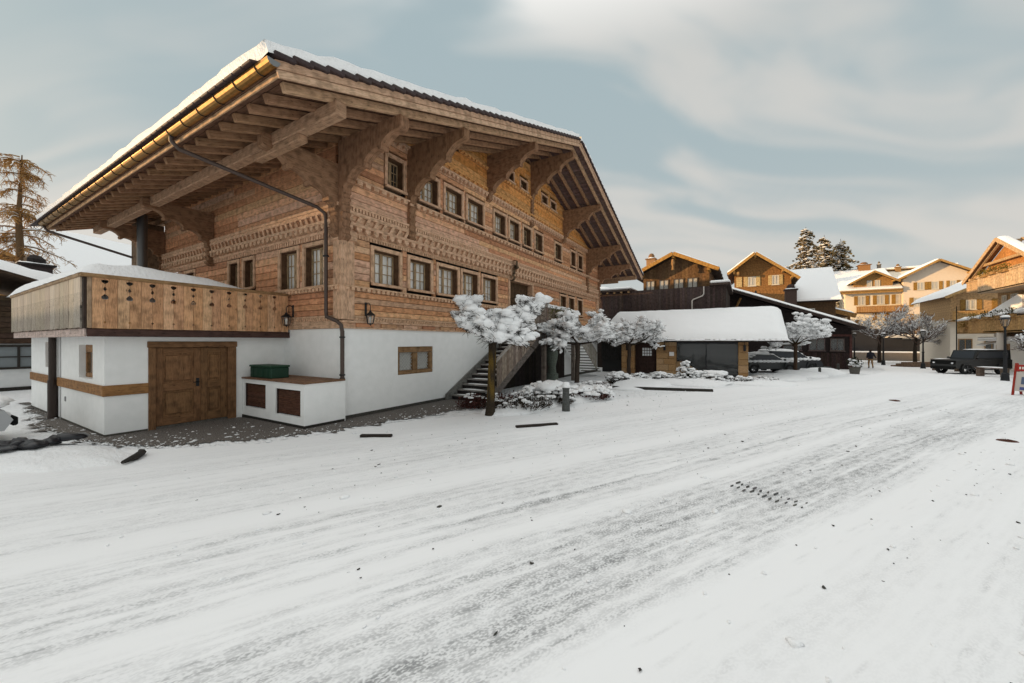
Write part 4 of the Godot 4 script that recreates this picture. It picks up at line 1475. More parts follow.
# ---------------------------------------------------------------- outside stairs
func make_stairs() -> void:
	var st := thing("outdoor_stairs", "grey wooden outside stairs with solid plank railing up to the chalet door", "stairs", Vector3(4.6, 0, 0.0))
	var z1 := 1.45
	var n := 16
	var rise := 2.85 / n
	var run := 5.0 / n
	for i in n:
		var b := mb(vary(Color(0.30, 0.29, 0.28), 0.08))
		b.bx(Vector3(run * i - 0.02, rise * (i + 1) - 0.05, 0.12), Vector3(run * (i + 1) + 0.02, rise * (i + 1), z1 - 0.03), 0.008)
		part("step", b, M.wood, st)
		b = mb(vary(Color(1, 1, 1), 0.02))
		b.blob(Vector3(run * (i + 0.55), rise * (i + 1) - 0.005, 0.78), Vector3(0.14, 0.028, 0.62), 12, 4, 0.12, 0.1)
		part("step_snow", b, M.snow_soft, st)
		b = mb(Color(0.035, 0.03, 0.03))
		b.bx(Vector3(run * i + 0.01, rise * i, 0.12), Vector3(run * i + 0.035, rise * (i + 1) - 0.052, z1 - 0.03))
		part("riser", b, M.wood, st)
	# strings
	var b := mb(Color(0.22, 0.22, 0.215))
	var sl := PackedVector2Array([Vector2(-0.3, -0.1), Vector2(0.05, -0.1), Vector2(5.1, 2.6), Vector2(5.1, 3.1), Vector2(-0.3, 0.22)])
	b.prism(sl, Transform3D(Basis.IDENTITY, Vector3(0, 0, 0.04)), 0.07)
	part("string", b, M.wood, st)
	b = mb(Color(0.16, 0.14, 0.13))
	b.prism(PackedVector2Array([Vector2(0.3, -0.1), Vector2(0.75, -0.1), Vector2(5.2, 2.42), Vector2(5.2, 2.75), Vector2(0.3, 0.1)]), Transform3D(Basis.IDENTITY, Vector3(0, 0, z1 - 0.02)), 0.05)
	part("string", b, M.wood, st)
	# plank railing, upright boards sheared along the flight
	var cnt := 25
	var x0 := 1.0
	var x1 := 5.45
	var wd := (x1 - x0) / cnt
	for i in cnt:
		var xa := x0 + wd * i
		var ya := (xa - 0.05) * 0.57 - 0.15
		b = mb(vary([Color(0.30, 0.245, 0.205), Color(0.25, 0.205, 0.175), Color(0.35, 0.29, 0.245), Color(0.22, 0.17, 0.145)][rng.randi() % 4], 0.12))
		var dy := wd * 0.57
		b.prism(PackedVector2Array([Vector2(0, 0), Vector2(wd - 0.014, dy), Vector2(wd - 0.014, dy + 1.0), Vector2(0, 1.0)]), Transform3D(Basis.IDENTITY, Vector3(xa, ya + 0.02, z1 + 0.04)), 0.025)
		part("railing_plank", b, M.wood, st)
	b = mb(Color(0.40, 0.385, 0.37))
	b.beam(Vector3(0.85, 1.42 - 0.02, z1 + 0.05), Vector3(5.55, 1.42 + 4.7 * 0.57 - 0.02, z1 + 0.05), 0.13, 0.07, 0.012)
	part("hand_rail", b, M.wood, st)
	# landing
	var lx := 5.0
	b = mb(Color(0.18, 0.15, 0.135))
	b.bx(Vector3(lx, 2.68, 0.06), Vector3(9.4, 2.85, z1))
	part("landing", b, M.wood, st)
	for x in [5.45, 9.2]:
		b = mb(Color(0.2, 0.17, 0.15))
		b.bx(Vector3(x - 0.1, -0.2, z1 - 0.25), Vector3(x + 0.1, 2.68, z1 - 0.05), 0.015)
		part("post", b, M.wood, st)
	cnt = 19
	for i in cnt:
		b = mb(vary([Color(0.33, 0.26, 0.21), Color(0.38, 0.31, 0.26), Color(0.27, 0.215, 0.18)][rng.randi() % 3], 0.1))
		b.bx(Vector3(5.5 + i * 0.205, 2.5, z1 + 0.04), Vector3(5.5 + i * 0.205 + 0.192, 3.78, z1 + 0.068))
		part("railing_plank", b, M.wood, st)
	b = mb(Color(0.38, 0.35, 0.32))
	b.bx(Vector3(5.45, 3.782, z1 - 0.02), Vector3(9.45, 3.85, z1 + 0.11), 0.012)
	part("hand_rail", b, M.wood, st)
	b = mb()
	for i in 16:
		b.blob(Vector3(5.6 + i * 0.25, 3.85, z1 + 0.045), Vector3(0.2, 0.09 + rng.randf() * 0.05, 0.1), 8, 4, 0.2, 0.1)
	part("rail_snow", b, M.snow_soft, st)
	# second flight, going down on the far side
	cnt = 16
	for i in cnt:
		var xa := 9.45 + i * 0.2
		b = mb(vary(Color(0.36, 0.34, 0.31), 0.12))
		b.prism(PackedVector2Array([Vector2(0, 0), Vector2(0.188, -0.115), Vector2(0.188, 0.9), Vector2(0, 1.015)]), Transform3D(Basis.IDENTITY, Vector3(xa, 2.35 - i * 0.2 * 0.61, z1 + 0.04)), 0.025)
		part("railing_plank", b, M.wood, st)
	b = mb(Color(0.38, 0.36, 0.34))
	b.beam(Vector3(9.4, 3.42, z1 + 0.05), Vector3(12.7, 1.42, z1 + 0.05), 0.12, 0.06, 0.01)
	part("hand_rail", b, M.wood, st)
	for i in 14:
		b = mb(vary(Color(0.26, 0.25, 0.24), 0.08))
		b.bx(Vector3(9.4 + i * 0.31, 2.67 - i * 0.19, 0.12), Vector3(9.4 + (i + 1) * 0.31, 2.72 - i * 0.19, z1 - 0.03))
		part("step", b, M.wood, st)
	# trailing evergreen over the landing rail
	var pl := thing("hanging_plant", "yellowish green trailing plant hanging over the stair landing railing", "plant", Vector3(10.1, 3.85, 1.52))
	b = mb()
	for k in 46:
		var x := rng.randf_range(-0.1, 2.6)
		var p := Vector3(x, rng.randf_range(-0.05, 0.1), rng.randf_range(-0.1, 0.12))
		var ln := rng.randf_range(0.3, 0.8) * (1.7 if x < 0.2 or (x > 2.0 and rng.randf() < 0.4) else 1.0)
		for i in int(ln / 0.05):
			var q := p + Vector3(rng.randf_range(-0.05, 0.05), -i * 0.05, 0.05 + rng.randf_range(-0.04, 0.06))
			b.col = vary([Color(0.10, 0.10, 0.03), Color(0.16, 0.14, 0.04), Color(0.07, 0.08, 0.03)][rng.randi() % 3], 0.3)
			var s := rng.randf_range(0.03, 0.06)
			var a := Vector3(rng.randf_range(-1, 1), rng.randf_range(-1.4, 0.2), rng.randf_range(-1, 1)).normalized()
			var w := a.cross(Vector3(rng.randf() - 0.5, rng.randf() - 0.5, rng.randf() - 0.5)).normalized()
			b.quad(q, q + w * s * 0.5 + a * s, q + a * s * 2.0, q - w * s * 0.5 + a * s, a.cross(w).normalized())
	part("foliage", b, M.leaf, pl)
	b = mb()
	for i in 12:
		b.blob(Vector3(rng.randf_range(0.0, 2.4), 0.09, rng.randf_range(-0.05, 0.08)), Vector3(rng.randf_range(0.12, 0.25), 0.07, 0.11), 7, 4, 0.25, 0.3)
	part("snow_cap", b, M.snow_soft, pl)

# ---------------------------------------------------------------- houses beyond
func far_window(parent: Node3D, x0: float, x1: float, y0: float, y1: float, z: float, o := {}) -> void:
	var w := holder("window", parent)
	var fr: Color = o.get("frame", Color(0.62, 0.58, 0.50))
	var b := mb(vary(fr, 0.06))
	var t: float = o.get("bar", 0.07)
	b.bx(Vector3(x0, y0, z), Vector3(x0 + t, y1, z + 0.06))
	b.bx(Vector3(x1 - t, y0, z), Vector3(x1, y1, z + 0.06))
	b.bx(Vector3(x0 + t, y0, z), Vector3(x1 - t, y0 + t, z + 0.06))
	b.bx(Vector3(x0 + t, y1 - t, z), Vector3(x1 - t, y1, z + 0.06))
	b.bx(Vector3((x0 + x1) * 0.5 - t * 0.4, y0 + t, z), Vector3((x0 + x1) * 0.5 + t * 0.4, y1 - t, z + 0.055))
	b.bx(Vector3(x0 - 0.05, y0 - 0.07, z), Vector3(x1 + 0.05, y0 - 0.002, z + 0.12))
	part("frame", b, M.paint, w)
	b = mb()
	b.quad(Vector3(x0 + t, y0 + t, z + 0.035), Vector3(x1 - t, y0 + t, z + 0.035), Vector3(x1 - t, y1 - t, z + 0.035), Vector3(x0 + t, y1 - t, z + 0.035), Vector3(0, 0, 1))
	part("pane", b, M.pane, w)
	b = mb(Color(0.55, 0.53, 0.5) if o.get("curtain", true) else Color(0.02, 0.02, 0.022))
	b.quad(Vector3(x0 + t, y0 + t, z + 0.012), Vector3(x1 - t, y0 + t, z + 0.012), Vector3(x1 - t, y1 - t, z + 0.012), Vector3(x0 + t, y1 - t, z + 0.012), Vector3(0, 0, 1))
	part("curtain" if o.get("curtain", true) else "dark_room", b, M.curtain if o.get("curtain", true) else M.paint, w)
	if o.has("shutter"):
		var sw: float = (x1 - x0) * 0.52
		for s in [[x0 - sw - 0.02, x0 - 0.02], [x1 + 0.02, x1 + sw + 0.02]]:
			b = mb(vary(o.shutter, 0.08))
			b.bx(Vector3(s[0], y0 - 0.03, z + 0.01), Vector3(s[1], y1 + 0.03, z + 0.055), 0.008)
			for k in 5:
				var yy := lerpf(y0, y1, (k + 0.5) / 5.0)
				b.bx(Vector3(s[0] + 0.04, yy - 0.05, z + 0.055), Vector3(s[1] - 0.04, yy + 0.05, z + 0.068))
			part("shutter", b, M.wood, w)

func far_balcony(parent: Node3D, x0: float, x1: float, y: float, h: float, z: float, deep: float, col: Color) -> void:
	var o := holder("balcony", parent)
	var b := mb(vary(col, 0.06) * 0.8)
	b.bx(Vector3(x0, y - 0.14, z), Vector3(x1, y, z + deep))
	part("floor", b, M.wood, o)
	b = mb(vary(col, 0.06))
	b.bx(Vector3(x0 - 0.05, y + h, z + deep - 0.1), Vector3(x1 + 0.05, y + h + 0.09, z + deep + 0.06))
	part("hand_rail", b, M.wood, o)
	var n := clampi(int((x1 - x0) / 0.3), 3, 40)
	for i in n:
		b = mb(vary(col, 0.14))
		b.bx(Vector3(lerpf(x0, x1, float(i) / n) + 0.01, y - 0.1, z + deep - 0.04), Vector3(lerpf(x0, x1, (i + 1.0) / n) - 0.01, y + h, z + deep))
		part("balcony_plank", b, M.wood, o)

# slab lying on a slope from (xa, ya) to (xb, yb), between z0 and z1
func slope_slab(b: MB, xa: float, ya: float, xb: float, yb: float, z0: float, z1: float, lift: float, thick: float, bevel := 0.0) -> void:
	var d := Vector3(xb - xa, yb - ya, 0)
	var l := d.length()
	var ex := d / l
	var ey := Vector3(0, 0, 1).cross(ex)
	if ey.y < 0.0:
		ey = -ey
	b.box(Vector3((xa + xb) * 0.5, (ya + yb) * 0.5, (z0 + z1) * 0.5) + ey * (lift + thick * 0.5), Vector3(l, thick, absf(z1 - z0)), Basis(ex, ey, ex.cross(ey)), bevel)

func roof_snow_slab(xa: float, ya: float, xb: float, yb: float, z0: float, z1: float, lift: float, thick: float) -> MB:
	# rounded snow blanket on a slope, ragged at the lower edge
	var b := mb()
	var nx := 14
	var nz := 16
	var nf := noise(int(xa * 31.0 + z0 * 7.0 + ya * 3.0), 1.0, 3)
	var d := Vector3(xb - xa, yb - ya, 0)
	var l := d.length()
	var ex := d / l
	var ey := Vector3(0, 0, 1).cross(ex)
	if ey.y < 0.0:
		ey = -ey
	for i in nx + 1:
		for j in nz + 1:
			var u := float(i) / nx
			var w := float(j) / nz
			var e := clampf(minf(u * l * 4.0, minf(w, 1.0 - w) * absf(z1 - z0) * 4.0), 0.0, 1.0)
			var p := Vector3(xa, ya, lerpf(z0, z1, w)) + ex * (u * l) + ey * (lift + thick * sqrt(e) * (1.0 + 0.25 * nf.get_noise_2d(u * l * 0.7, w * 5.0)))
			if i == 0:
				p += ex * nf.get_noise_1d(w * 40.0) * 0.12
			b.v.append(p)
			b.t.append(Vector2(u * l, w))
			b.c.append(INK)
	finish_grid(b, nx, nz)
	return b

# gabled house: local x across the gable, z outwards, y up; opts carry sizes and colours
func gabled(node: Node3D, o: Dictionary) -> void:
	var xl: float = o.xl
	var xr: float = o.xr
	var rx: float = o.get("ridge", (o.xl + o.xr) * 0.5)
	var ry: float = o.top
	var pit: float = o.pitch
	var deep: float = o.deep
	var ol: float = o.get("over", 0.8)
	var of: float = o.get("front", 1.2)
	var y0: float = o.get("y0", -0.5)
	var yl := ry - pit * (rx - xl)
	var yr := ry - pit * (xr - rx)
	var split: float = o.get("split", y0)
	var back: float = o.get("back", -deep - 0.6)
	var cap: float = o.get("cap", 99.0)
	var b: MB
	if split > y0:
		b = mb(o.get("low", Color(0.80, 0.79, 0.76)))
		b.prism(PackedVector2Array([Vector2(xl, y0), Vector2(xr, y0), Vector2(xr, split), Vector2(xl, split)]), Transform3D(Basis.IDENTITY, Vector3(0, 0, -deep)), deep)
		part("lower_wall", b, M.plaster, node)
	b = mb(o.col)
	b.prism(PackedVector2Array([Vector2(xl, split), Vector2(xr, split), Vector2(xr, yr), Vector2(rx, ry), Vector2(xl, yl)]) if cap > ry else PackedVector2Array([Vector2(xl, split), Vector2(xr, split), Vector2(xr, minf(yr, cap)), Vector2(xl, minf(yl, cap))]), Transform3D(Basis.IDENTITY, Vector3(0, 0, -deep)), deep)
	part("upper_wall", b, M.plaster if o.get("plastered", false) else M.wood, node)
	if o.get("clad", 0.0) > 0.0:
		var n := int((xr - xl) / o.clad)
		for i in n:
			var xa := lerpf(xl, xr, float(i) / n)
			var xb := lerpf(xl, xr, (i + 1.0) / n) - 0.012
			b = mb(vary(o.col, 0.22))
			var ta := ry - pit * absf(xa - rx) - 0.02
			var tb := ry - pit * absf(xb - rx) - 0.02
			b.prism(PackedVector2Array([Vector2(xa, maxf(split, o.get("clad0", y0))), Vector2(xb, maxf(split, o.get("clad0", y0))), Vector2(xb, tb), Vector2(xa, ta)]), Transform3D(Basis.IDENTITY, Vector3(0, 0, 0.002)), 0.022)
			part("cladding_board", b, M.wood, node)
	var rf := holder("roof", node)
	for s in [[xl - ol, yl - pit * ol], [xr + ol, yr - pit * ol]]:
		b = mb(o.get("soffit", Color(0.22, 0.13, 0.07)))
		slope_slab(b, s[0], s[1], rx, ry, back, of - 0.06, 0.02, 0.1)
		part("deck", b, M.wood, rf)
		b = mb(o.get("verge", Color(0.42, 0.26, 0.12)))
		slope_slab(b, s[0], s[1], rx, ry, of - 0.06, of, -0.12, 0.3, 0.01)
		part("barge_board", b, M.wood, rf)
		part("roof_snow", roof_snow_slab(s[0], s[1], rx, ry, of - 0.05, back, 0.13, o.get("snow", 0.28)), M.snow_soft, rf)
		for k in o.get("rafters", 0):
			b = mb(o.get("verge", Color(0.42, 0.26, 0.12)))
			var zz: float = of - 0.35 - k * 0.55
			slope_slab(b, s[0] + (rx - s[0]) * 0.03, s[1] + (ry - s[1]) * 0.03, rx, ry, zz - 0.07, zz + 0.07, -0.14, 0.16)
			part("rafter", b, M.wood, rf)
	for x in [xl, rx, xr]:
		b = mb(o.get("verge", Color(0.42, 0.26, 0.12)))
		var yy := ry - pit * absf(x - rx)
		b.bx(Vector3(x - 0.11, yy - 0.32, -0.2 if cap > ry else 0.55), Vector3(x + 0.11, yy - 0.1, of - 0.15), 0.015)
		part("purlin_end", b, M.wood, rf)

func chimney(parent: Node3D, at: Vector3, s: Vector3, col: Color) -> void:
	var o := holder("chimney", parent, at)
	var b := mb(col)
	b.bx(Vector3(-s.x * 0.5, -1.0, -s.z * 0.5), Vector3(s.x * 0.5, s.y, s.z * 0.5), 0.02)
	part("stack", b, M.stone, o)
	b = mb(col * 0.7)
	b.bx(Vector3(-s.x * 0.62, s.y, -s.z * 0.62), Vector3(s.x * 0.62, s.y + 0.1, s.z * 0.62), 0.02)
	b.lathe(Vector3(0, s.y + 0.1, 0), pv([s.x * 0.36, 0.0, s.x * 0.36, 0.3, s.x * 0.2, 0.5, 0.0, 0.55]), 10)
	part("cowl", b, M.stone, o)
	b = mb()
	b.blob(Vector3(0, s.y + 0.1, 0), Vector3(s.x * 0.6, 0.14, s.z * 0.6), 8, 4, 0.15, 0.1)
	part("snow_cap", b, M.snow_soft, o)

func make_pavilion() -> void:
	# local x runs along world +z, local z faces world -x
	var pa := thing("low_shop", "low shop with thick snow roof, tan stone piers and dark glass front", "shop", Vector3(21.6, -0.07, 0.0), -PI * 0.5)
	var b: MB
	# stone piers, each of squared blocks
	for q in [[1.9, 2.83, 0.0], [4.34, 5.62, 0.0], [9.29, 9.85, 0.0]]:
		var y := -0.1
		var k := 0
		var pier := holder("pier", pa)
		while y < 2.2:
			var h := minf(rng.randf_range(0.32, 0.5), 2.24 - y)
			if 2.24 - y - h < 0.15:
				h = 2.24 - y
			var cuts := [q[0], q[1]]
			if q[1] - q[0] > 0.8:
				cuts = [q[0], lerpf(q[0], q[1], 0.38 if k % 2 == 0 else 0.62), q[1]]
			for i in cuts.size() - 1:
				b = mb(vary([Color(0.58, 0.36, 0.18), Color(0.52, 0.31, 0.15), Color(0.62, 0.41, 0.23)][rng.randi() % 3], 0.1))
				b.bx(Vector3(cuts[i] + 0.006, y + 0.006, -0.45), Vector3(cuts[i + 1] - 0.006, y + h - 0.006, rng.randf_range(0.0, 0.015)), 0.018)
				part("stone", b, M.stone, pier)
			y += h
			k += 1
	b = mb(vary(Color(0.40, 0.26, 0.14), 0.05))
	b.bx(Vector3(5.63, -0.1, -0.4), Vector3(6.1, 0.9, 0.02), 0.02)
	part("low_wall", b, M.stone, pa)
	b = mb(Color(0.40, 0.26, 0.14))
	b.prism(pv([6.11, -0.1, 7.6, -0.1, 7.2, 0.2, 6.6, 0.55, 6.11, 0.85]), Transform3D(Basis.IDENTITY, Vector3(0, 0, -0.38)), 0.38)
	part("sloping_wall", b, M.stone, pa)
	b = mb(Color(0.05, 0.03, 0.025))
	b.bx(Vector3(2.84, -0.1, -0.35), Vector3(4.33, 2.24, -0.28))
	b.bx(Vector3(3.05, 0.0, -0.28), Vector3(4.2, 2.1, -0.22), 0.01)
	part("door", b, M.wood, pa)
	for i in 4:
		for j in 3:
			b = mb(Color(0.75, 0.78, 0.8))
			b.bx(Vector3(3.35 + i * 0.17, 1.25 + j * 0.2, -0.222), Vector3(3.35 + i * 0.17 + 0.13, 1.25 + j * 0.2 + 0.16, -0.205))
			part("door_pane", b, M.gloss, pa)
	# glass front between the piers
	b = mb(Color(0.02, 0.022, 0.025))
	b.bx(Vector3(5.64, 2.12, -0.32), Vector3(9.28, 2.24, -0.2))
	b.bx(Vector3(5.64, -0.1, -0.32), Vector3(9.28, 0.06, -0.2))
	b.bx(Vector3(7.42, 0.06, -0.3), Vector3(7.48, 2.12, -0.22))
	part("window_frame", b, M.paint, pa)
	for q in [[5.64, 7.42], [7.48, 9.28]]:
		b = mb()
		b.quad(Vector3(q[0], 0.06, -0.26), Vector3(q[1], 0.06, -0.26), Vector3(q[1], 2.12, -0.26), Vector3(q[0], 2.12, -0.26), Vector3(0, 0, 1))
		part("pane", b, M.pane, pa)
	b = mb(Color(0.02, 0.02, 0.022))  # near-black blocks added close behind the glass to darken it
	b.bx(Vector3(5.0, -0.1, -4.9), Vector3(9.6, 2.3, -0.55))
	b.bx(Vector3(0.3, -0.1, -4.9), Vector3(4.99, 2.3, -0.5))
	part("dark_backing", b, M.paint, pa)
	b = mb(Color(0.035, 0.032, 0.035))
	for i in 12:
		b.bx(Vector3(0.3 + i * 0.135, 0.9, -0.3), Vector3(0.3 + i * 0.135 + 0.12, 2.2, -0.26))
	part("slatted_gate", b, M.wood, pa, "stuff")
	# hanging wrought lamps under the eave
	for x in [2.35, 4.9, 9.65]:
		b = mb()
		b.bx(Vector3(x - 0.07, 1.65, 0.03), Vector3(x + 0.07, 2.05, 0.16), 0.02)
		b.bx(Vector3(x - 0.015, 2.05, 0.06), Vector3(x + 0.015, 2.3, 0.12))
		part("eave_lamp", b, M.iron, pa)
	# roof
	b = mb(Color(0.035, 0.03, 0.03))
	b.bx(Vector3(0.1, 2.245, -5.0), Vector3(11.75, 2.36, 0.55))
	b.prism(pv([0.75, 2.36, -5.0, 4.45, -5.0, 2.36]), Transform3D(Basis(Vector3(0, 0, 1), Vector3(0, 1, 0), Vector3(-1, 0, 0)), Vector3(11.7, 0, 0)), 11.6)
	part("roof_frame", b, M.wood, pa)
	b = mb()
	var nx := 60
	var nz := 24
	var nf := noise(601, 1.0, 4)
	for i in nx + 1:
		for j in nz + 1:
			var u := float(i) / nx
			var w := float(j) / nz
			var x := lerpf(0.0, 11.85, u)
			var z := lerpf(0.62, -5.0, w)
			var e := clampf(minf(w * 9.0, minf(u * 30.0, (1.0 - u) * 22.0)), 0.0, 1.0)
			var y := 2.42 + (0.62 - z) * 0.372 + 0.32 * sqrt(e) + 0.04 * nf.get_noise_2d(x * 0.8, z * 0.8) * e
			z += 0.07 * nf.get_noise_1d(x * 2.2) if j == 0 else 0.0
			b.v.append(Vector3(x, y, z))
			b.t.append(Vector2(x, z))
			b.c.append(INK)
	finish_grid(b, nx, nz)
	part("roof_snow", b, M.snow_soft, pa)
	b = mb(Color(0.3, 0.3, 0.3))
	b.bx(Vector3(0.0, 2.24, 0.62), Vector3(11.85, 2.34, 0.76), 0.02)
	part("gutter", b, M.pipe, pa)
	b = mb()
	for i in 40:
		b.blob(Vector3(0.2 + i * 0.295, 2.33, 0.69), Vector3(0.24, 0.07 + 0.05 * rng.randf(), 0.11), 8, 4, 0.2, 0.2)
	part("gutter_snow", b, M.snow_soft, pa)
	b = mb(Color(0.85, 0.82, 0.8))
	b.bx(Vector3(5.2, 1.28, 0.018), Vector3(5.5, 1.55, 0.03))
	part("notice_plate", b, M.paint, pa)

func make_middle_houses() -> void:
	var b: MB
	# dark timber house with the small gable, behind the low shop
	var dk := thing("dark_house", "dark brown plank house with small gable and row of four windows", "house", Vector3(29.0, 0, 0.0), -PI * 0.5)
	b = mb(Color(0.05, 0.036, 0.034))
	b.bx(Vector3(-2.3, -0.5, -8.0), Vector3(8.4, 6.62, 1.45))
	part("lower_body", b, M.wood, dk)
	var n := 58
	for i in n:
		var xa := lerpf(-2.3, 8.4, float(i) / n)
		b = mb(vary(Color(0.085, 0.06, 0.058), 0.28))
		b.bx(Vector3(xa, 3.0, 1.452), Vector3(xa + 10.7 / n - 0.014, 6.6, 1.485))
		part("cladding_board", b, M.wood, dk)
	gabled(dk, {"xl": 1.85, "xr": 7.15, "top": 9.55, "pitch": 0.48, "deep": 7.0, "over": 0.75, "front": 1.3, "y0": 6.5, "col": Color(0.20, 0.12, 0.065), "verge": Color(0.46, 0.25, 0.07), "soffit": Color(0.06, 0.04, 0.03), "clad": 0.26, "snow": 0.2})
	for q in [[2.07, 2.84], [3.18, 4.0], [4.38, 5.2], [5.46, 6.28]]:
		far_window(dk, q[0], q[1], 6.66, 7.6, 0.03, {"frame": Color(0.10, 0.07, 0.05)})
	b = mb(Color(0.35, 0.2, 0.09))
	b.tube(PackedVector3Array([Vector3(4.5, 9.1, 1.15), Vector3(4.5, 8.75, 1.15), Vector3(4.5, 8.5, 1.15), Vector3(4.5, 8.2, 1.15)]), PackedFloat32Array([0.1, 0.16, 0.08, 0.13]), 8)
	part("gable_pendant", b, M.wood, dk)
	b = mb(Color(0.09, 0.065, 0.055))
	b.bx(Vector3(-2.6, 6.62, -6.0), Vector3(1.2, 6.78, 1.9))
	part("eave_board", b, M.wood, dk)
	b = mb(Color(0.09, 0.065, 0.055))
	b.bx(Vector3(7.3, 6.62, -6.0), Vector3(8.7, 6.78, 1.9))
	part("eave_board", b, M.wood, dk)
	for i in 6:
		b = mb(Color(0.36, 0.24, 0.14))
		b.bx(Vector3(-2.2 + i * 0.62, 6.46, 1.49), Vector3(-2.2 + i * 0.62 + 0.13, 6.61, 1.85))
		part("rafter_end", b, M.wood, dk)
	for q in [[-2.6, 1.15], [7.3, 8.7]]:
		b = mb()
		b.bx(Vector3(q[0], 6.781, -6.0), Vector3(q[1], 6.98, 1.95), 0.09)
		part("ledge_snow", b, M.snow_soft, dk)
	b = mb(Color(0.55, 0.5, 0.46))
	b.tube(PackedVector3Array([Vector3(6.85, 6.6, 1.55), Vector3(6.85, 6.0, 1.55), Vector3(6.75, 5.85, 1.55), Vector3(6.1, 5.6, 1.55), Vector3(6.0, 5.5, 1.55), Vector3(6.0, 4.6, 1.55)]), PackedFloat32Array([0.05, 0.05, 0.05, 0.05, 0.05, 0.05]), 8)
	part("vent_pipe", b, M.paint, dk)
	chimney(dk, Vector3(1.9, 8.75, -3.2), Vector3(0.8, 1.35, 0.8), Color(0.42, 0.24, 0.12))
	# long dark barn with the sloping roof edge
	var bn := thing("dark_barn", "long dark timber barn with snow edged sloping roof behind the parked cars", "barn", Vector3(38.0, -0.25, 0.0), -PI * 0.5)
	b = mb(Color(0.03, 0.023, 0.021))
	b.prism(pv([-6.0, -0.3, 17.75, -0.3, 17.75, 3.6, 6.0, 8.45, -6.0, 3.9]), Transform3D(Basis.IDENTITY, Vector3(0, 0, -12.0)), 12.0)
	part("wall", b, M.wood, bn)
	for i in 34:
		var xa := 12.6 + i * 0.15
		b = mb(vary(Color(0.045, 0.028, 0.026), 0.3))
		b.bx(Vector3(xa, -0.2, 0.002), Vector3(xa + 0.138, 1.45, 0.05))
		part("cladding_board", b, M.wood, bn)
	b = mb(Color(0.10, 0.045, 0.04))
	b.bx(Vector3(12.6, 2.9, 0.002), Vector3(17.75, 3.1, 0.07), 0.01)
	b.bx(Vector3(17.6, -0.3, 0.002), Vector3(17.78, 2.9, 0.07), 0.01)
	part("trim", b, M.wood, bn)
	for q in [[12.75, 14.2], [14.7, 15.9], [16.25, 17.25]]:
		far_window(bn, q[0], q[1], 1.62, 2.72, 0.06, {"frame": Color(0.09, 0.06, 0.055), "curtain": false})
	var rf := holder("roof", bn)
	for s in [[18.5, 3.55, 6.0, 8.55], [-6.5, 3.55, 6.0, 8.55]]:
		b = mb(Color(0.04, 0.03, 0.028))
		slope_slab(b, s[0], s[1], s[2], s[3], -12.5, 1.0, -0.04, 0.14)
		part("deck", b, M.wood, rf)
		b = mb(Color(0.055, 0.04, 0.036))
		slope_slab(b, s[0], s[1], s[2], s[3], 1.0, 1.06, -0.16, 0.3)
		part("barge_board", b, M.wood, rf)
		part("roof_snow", roof_snow_slab(s[0], s[1], s[2], s[3], 1.1, -12.5, 0.1, 0.28), M.snow_soft, rf)
	b = mb(Color(0.40, 0.22, 0.09))
	b.beam(Vector3(9.3, 6.75, 0.55), Vector3(8.8, 5.6, 0.1), 0.14, 0.14)
	part("brace", b, M.wood, bn)
	b = mb(Color(0.3, 0.15, 0.06))
	b.bx(Vector3(14.2, 4.5, 0.3), Vector3(14.5, 4.8, 0.7))
	part("purlin_end", b, M.wood, bn)
	chimney(bn, Vector3(13.6, 5.7, -3.0), Vector3(0.95, 1.9, 0.95), Color(0.09, 0.055, 0.05))
	b = mb(Color(0.3, 0.3, 0.3))
	b.tube(PackedVector3Array([Vector3(10.6, 6.4, -1.5), Vector3(10.6, 7.6, -1.5)]), PackedFloat32Array([0.08, 0.08]), 8)
	part("vent_pipe", b, M.pipe, bn)
	# timber house with cream shutters
	var sh := thing("shuttered_house", "golden brown timber house with cream shutters and steep snowy gable", "house", Vector3(47.6, 0, 10.7), -PI * 0.5)
	gabled(sh, {"xl": -2.15, "xr": 3.5, "ridge": 0.0, "top": 12.45, "pitch": 0.79, "deep": 9.0, "over": 0.65, "front": 1.6, "col": Color(0.30, 0.155, 0.055), "verge": Color(0.46, 0.27, 0.09), "soffit": Color(0.10, 0.06, 0.03), "snow": 0.25})
	for q in [[-0.72, 0.08], [1.67, 2.35], [-3.3, -2.7]]:
		if q[0] > -3.0:
			far_window(sh, q[0], q[1], 8.85, 9.95, 0.02, {"shutter": Color(0.60, 0.46, 0.24)})
	b = mb(vary(Color(0.60, 0.46, 0.24), 0.1))
	b.bx(Vector3(-1.95, 8.8, 0.02), Vector3(-1.35, 10.0, 0.07), 0.01)
	part("shutter", b, M.wood, sh)
	for x in [-1.75, 2.7]:
		b = mb(Color(0.44, 0.26, 0.1))
		b.bx(Vector3(x - 0.12, 10.15, 0.0), Vector3(x + 0.12, 10.45, 1.45))
		part("beam_end", b, M.wood, sh)
	# snow roofed neighbour
	var nb := thing("neighbour_house", "house with plain white snow roof right of the shuttered house", "house", Vector3(50.5, 0, 17.0), -PI * 0.5)
	b = mb(Color(0.10, 0.06, 0.035))
	b.bx(Vector3(-3.6, -0.5, -9.0), Vector3(1.6, 6.9, 0.0))
	part("wall", b, M.wood, nb)
	far_window(nb, -1.2, -0.3, 5.0, 6.1, 0.02, {"curtain": false})
	var nr := holder("roof", nb)
	b = mb(Color(0.05, 0.035, 0.03))
	b.prism(pv([0.7, 6.85, -5.0, 11.2, -5.0, 6.85]), Transform3D(Basis(Vector3(0, 0, 1), Vector3(0, 1, 0), Vector3(-1, 0, 0)), Vector3(1.9, 0, 0)), 5.9)
	part("roof_frame", b, M.wood, nr)
	b = mb()
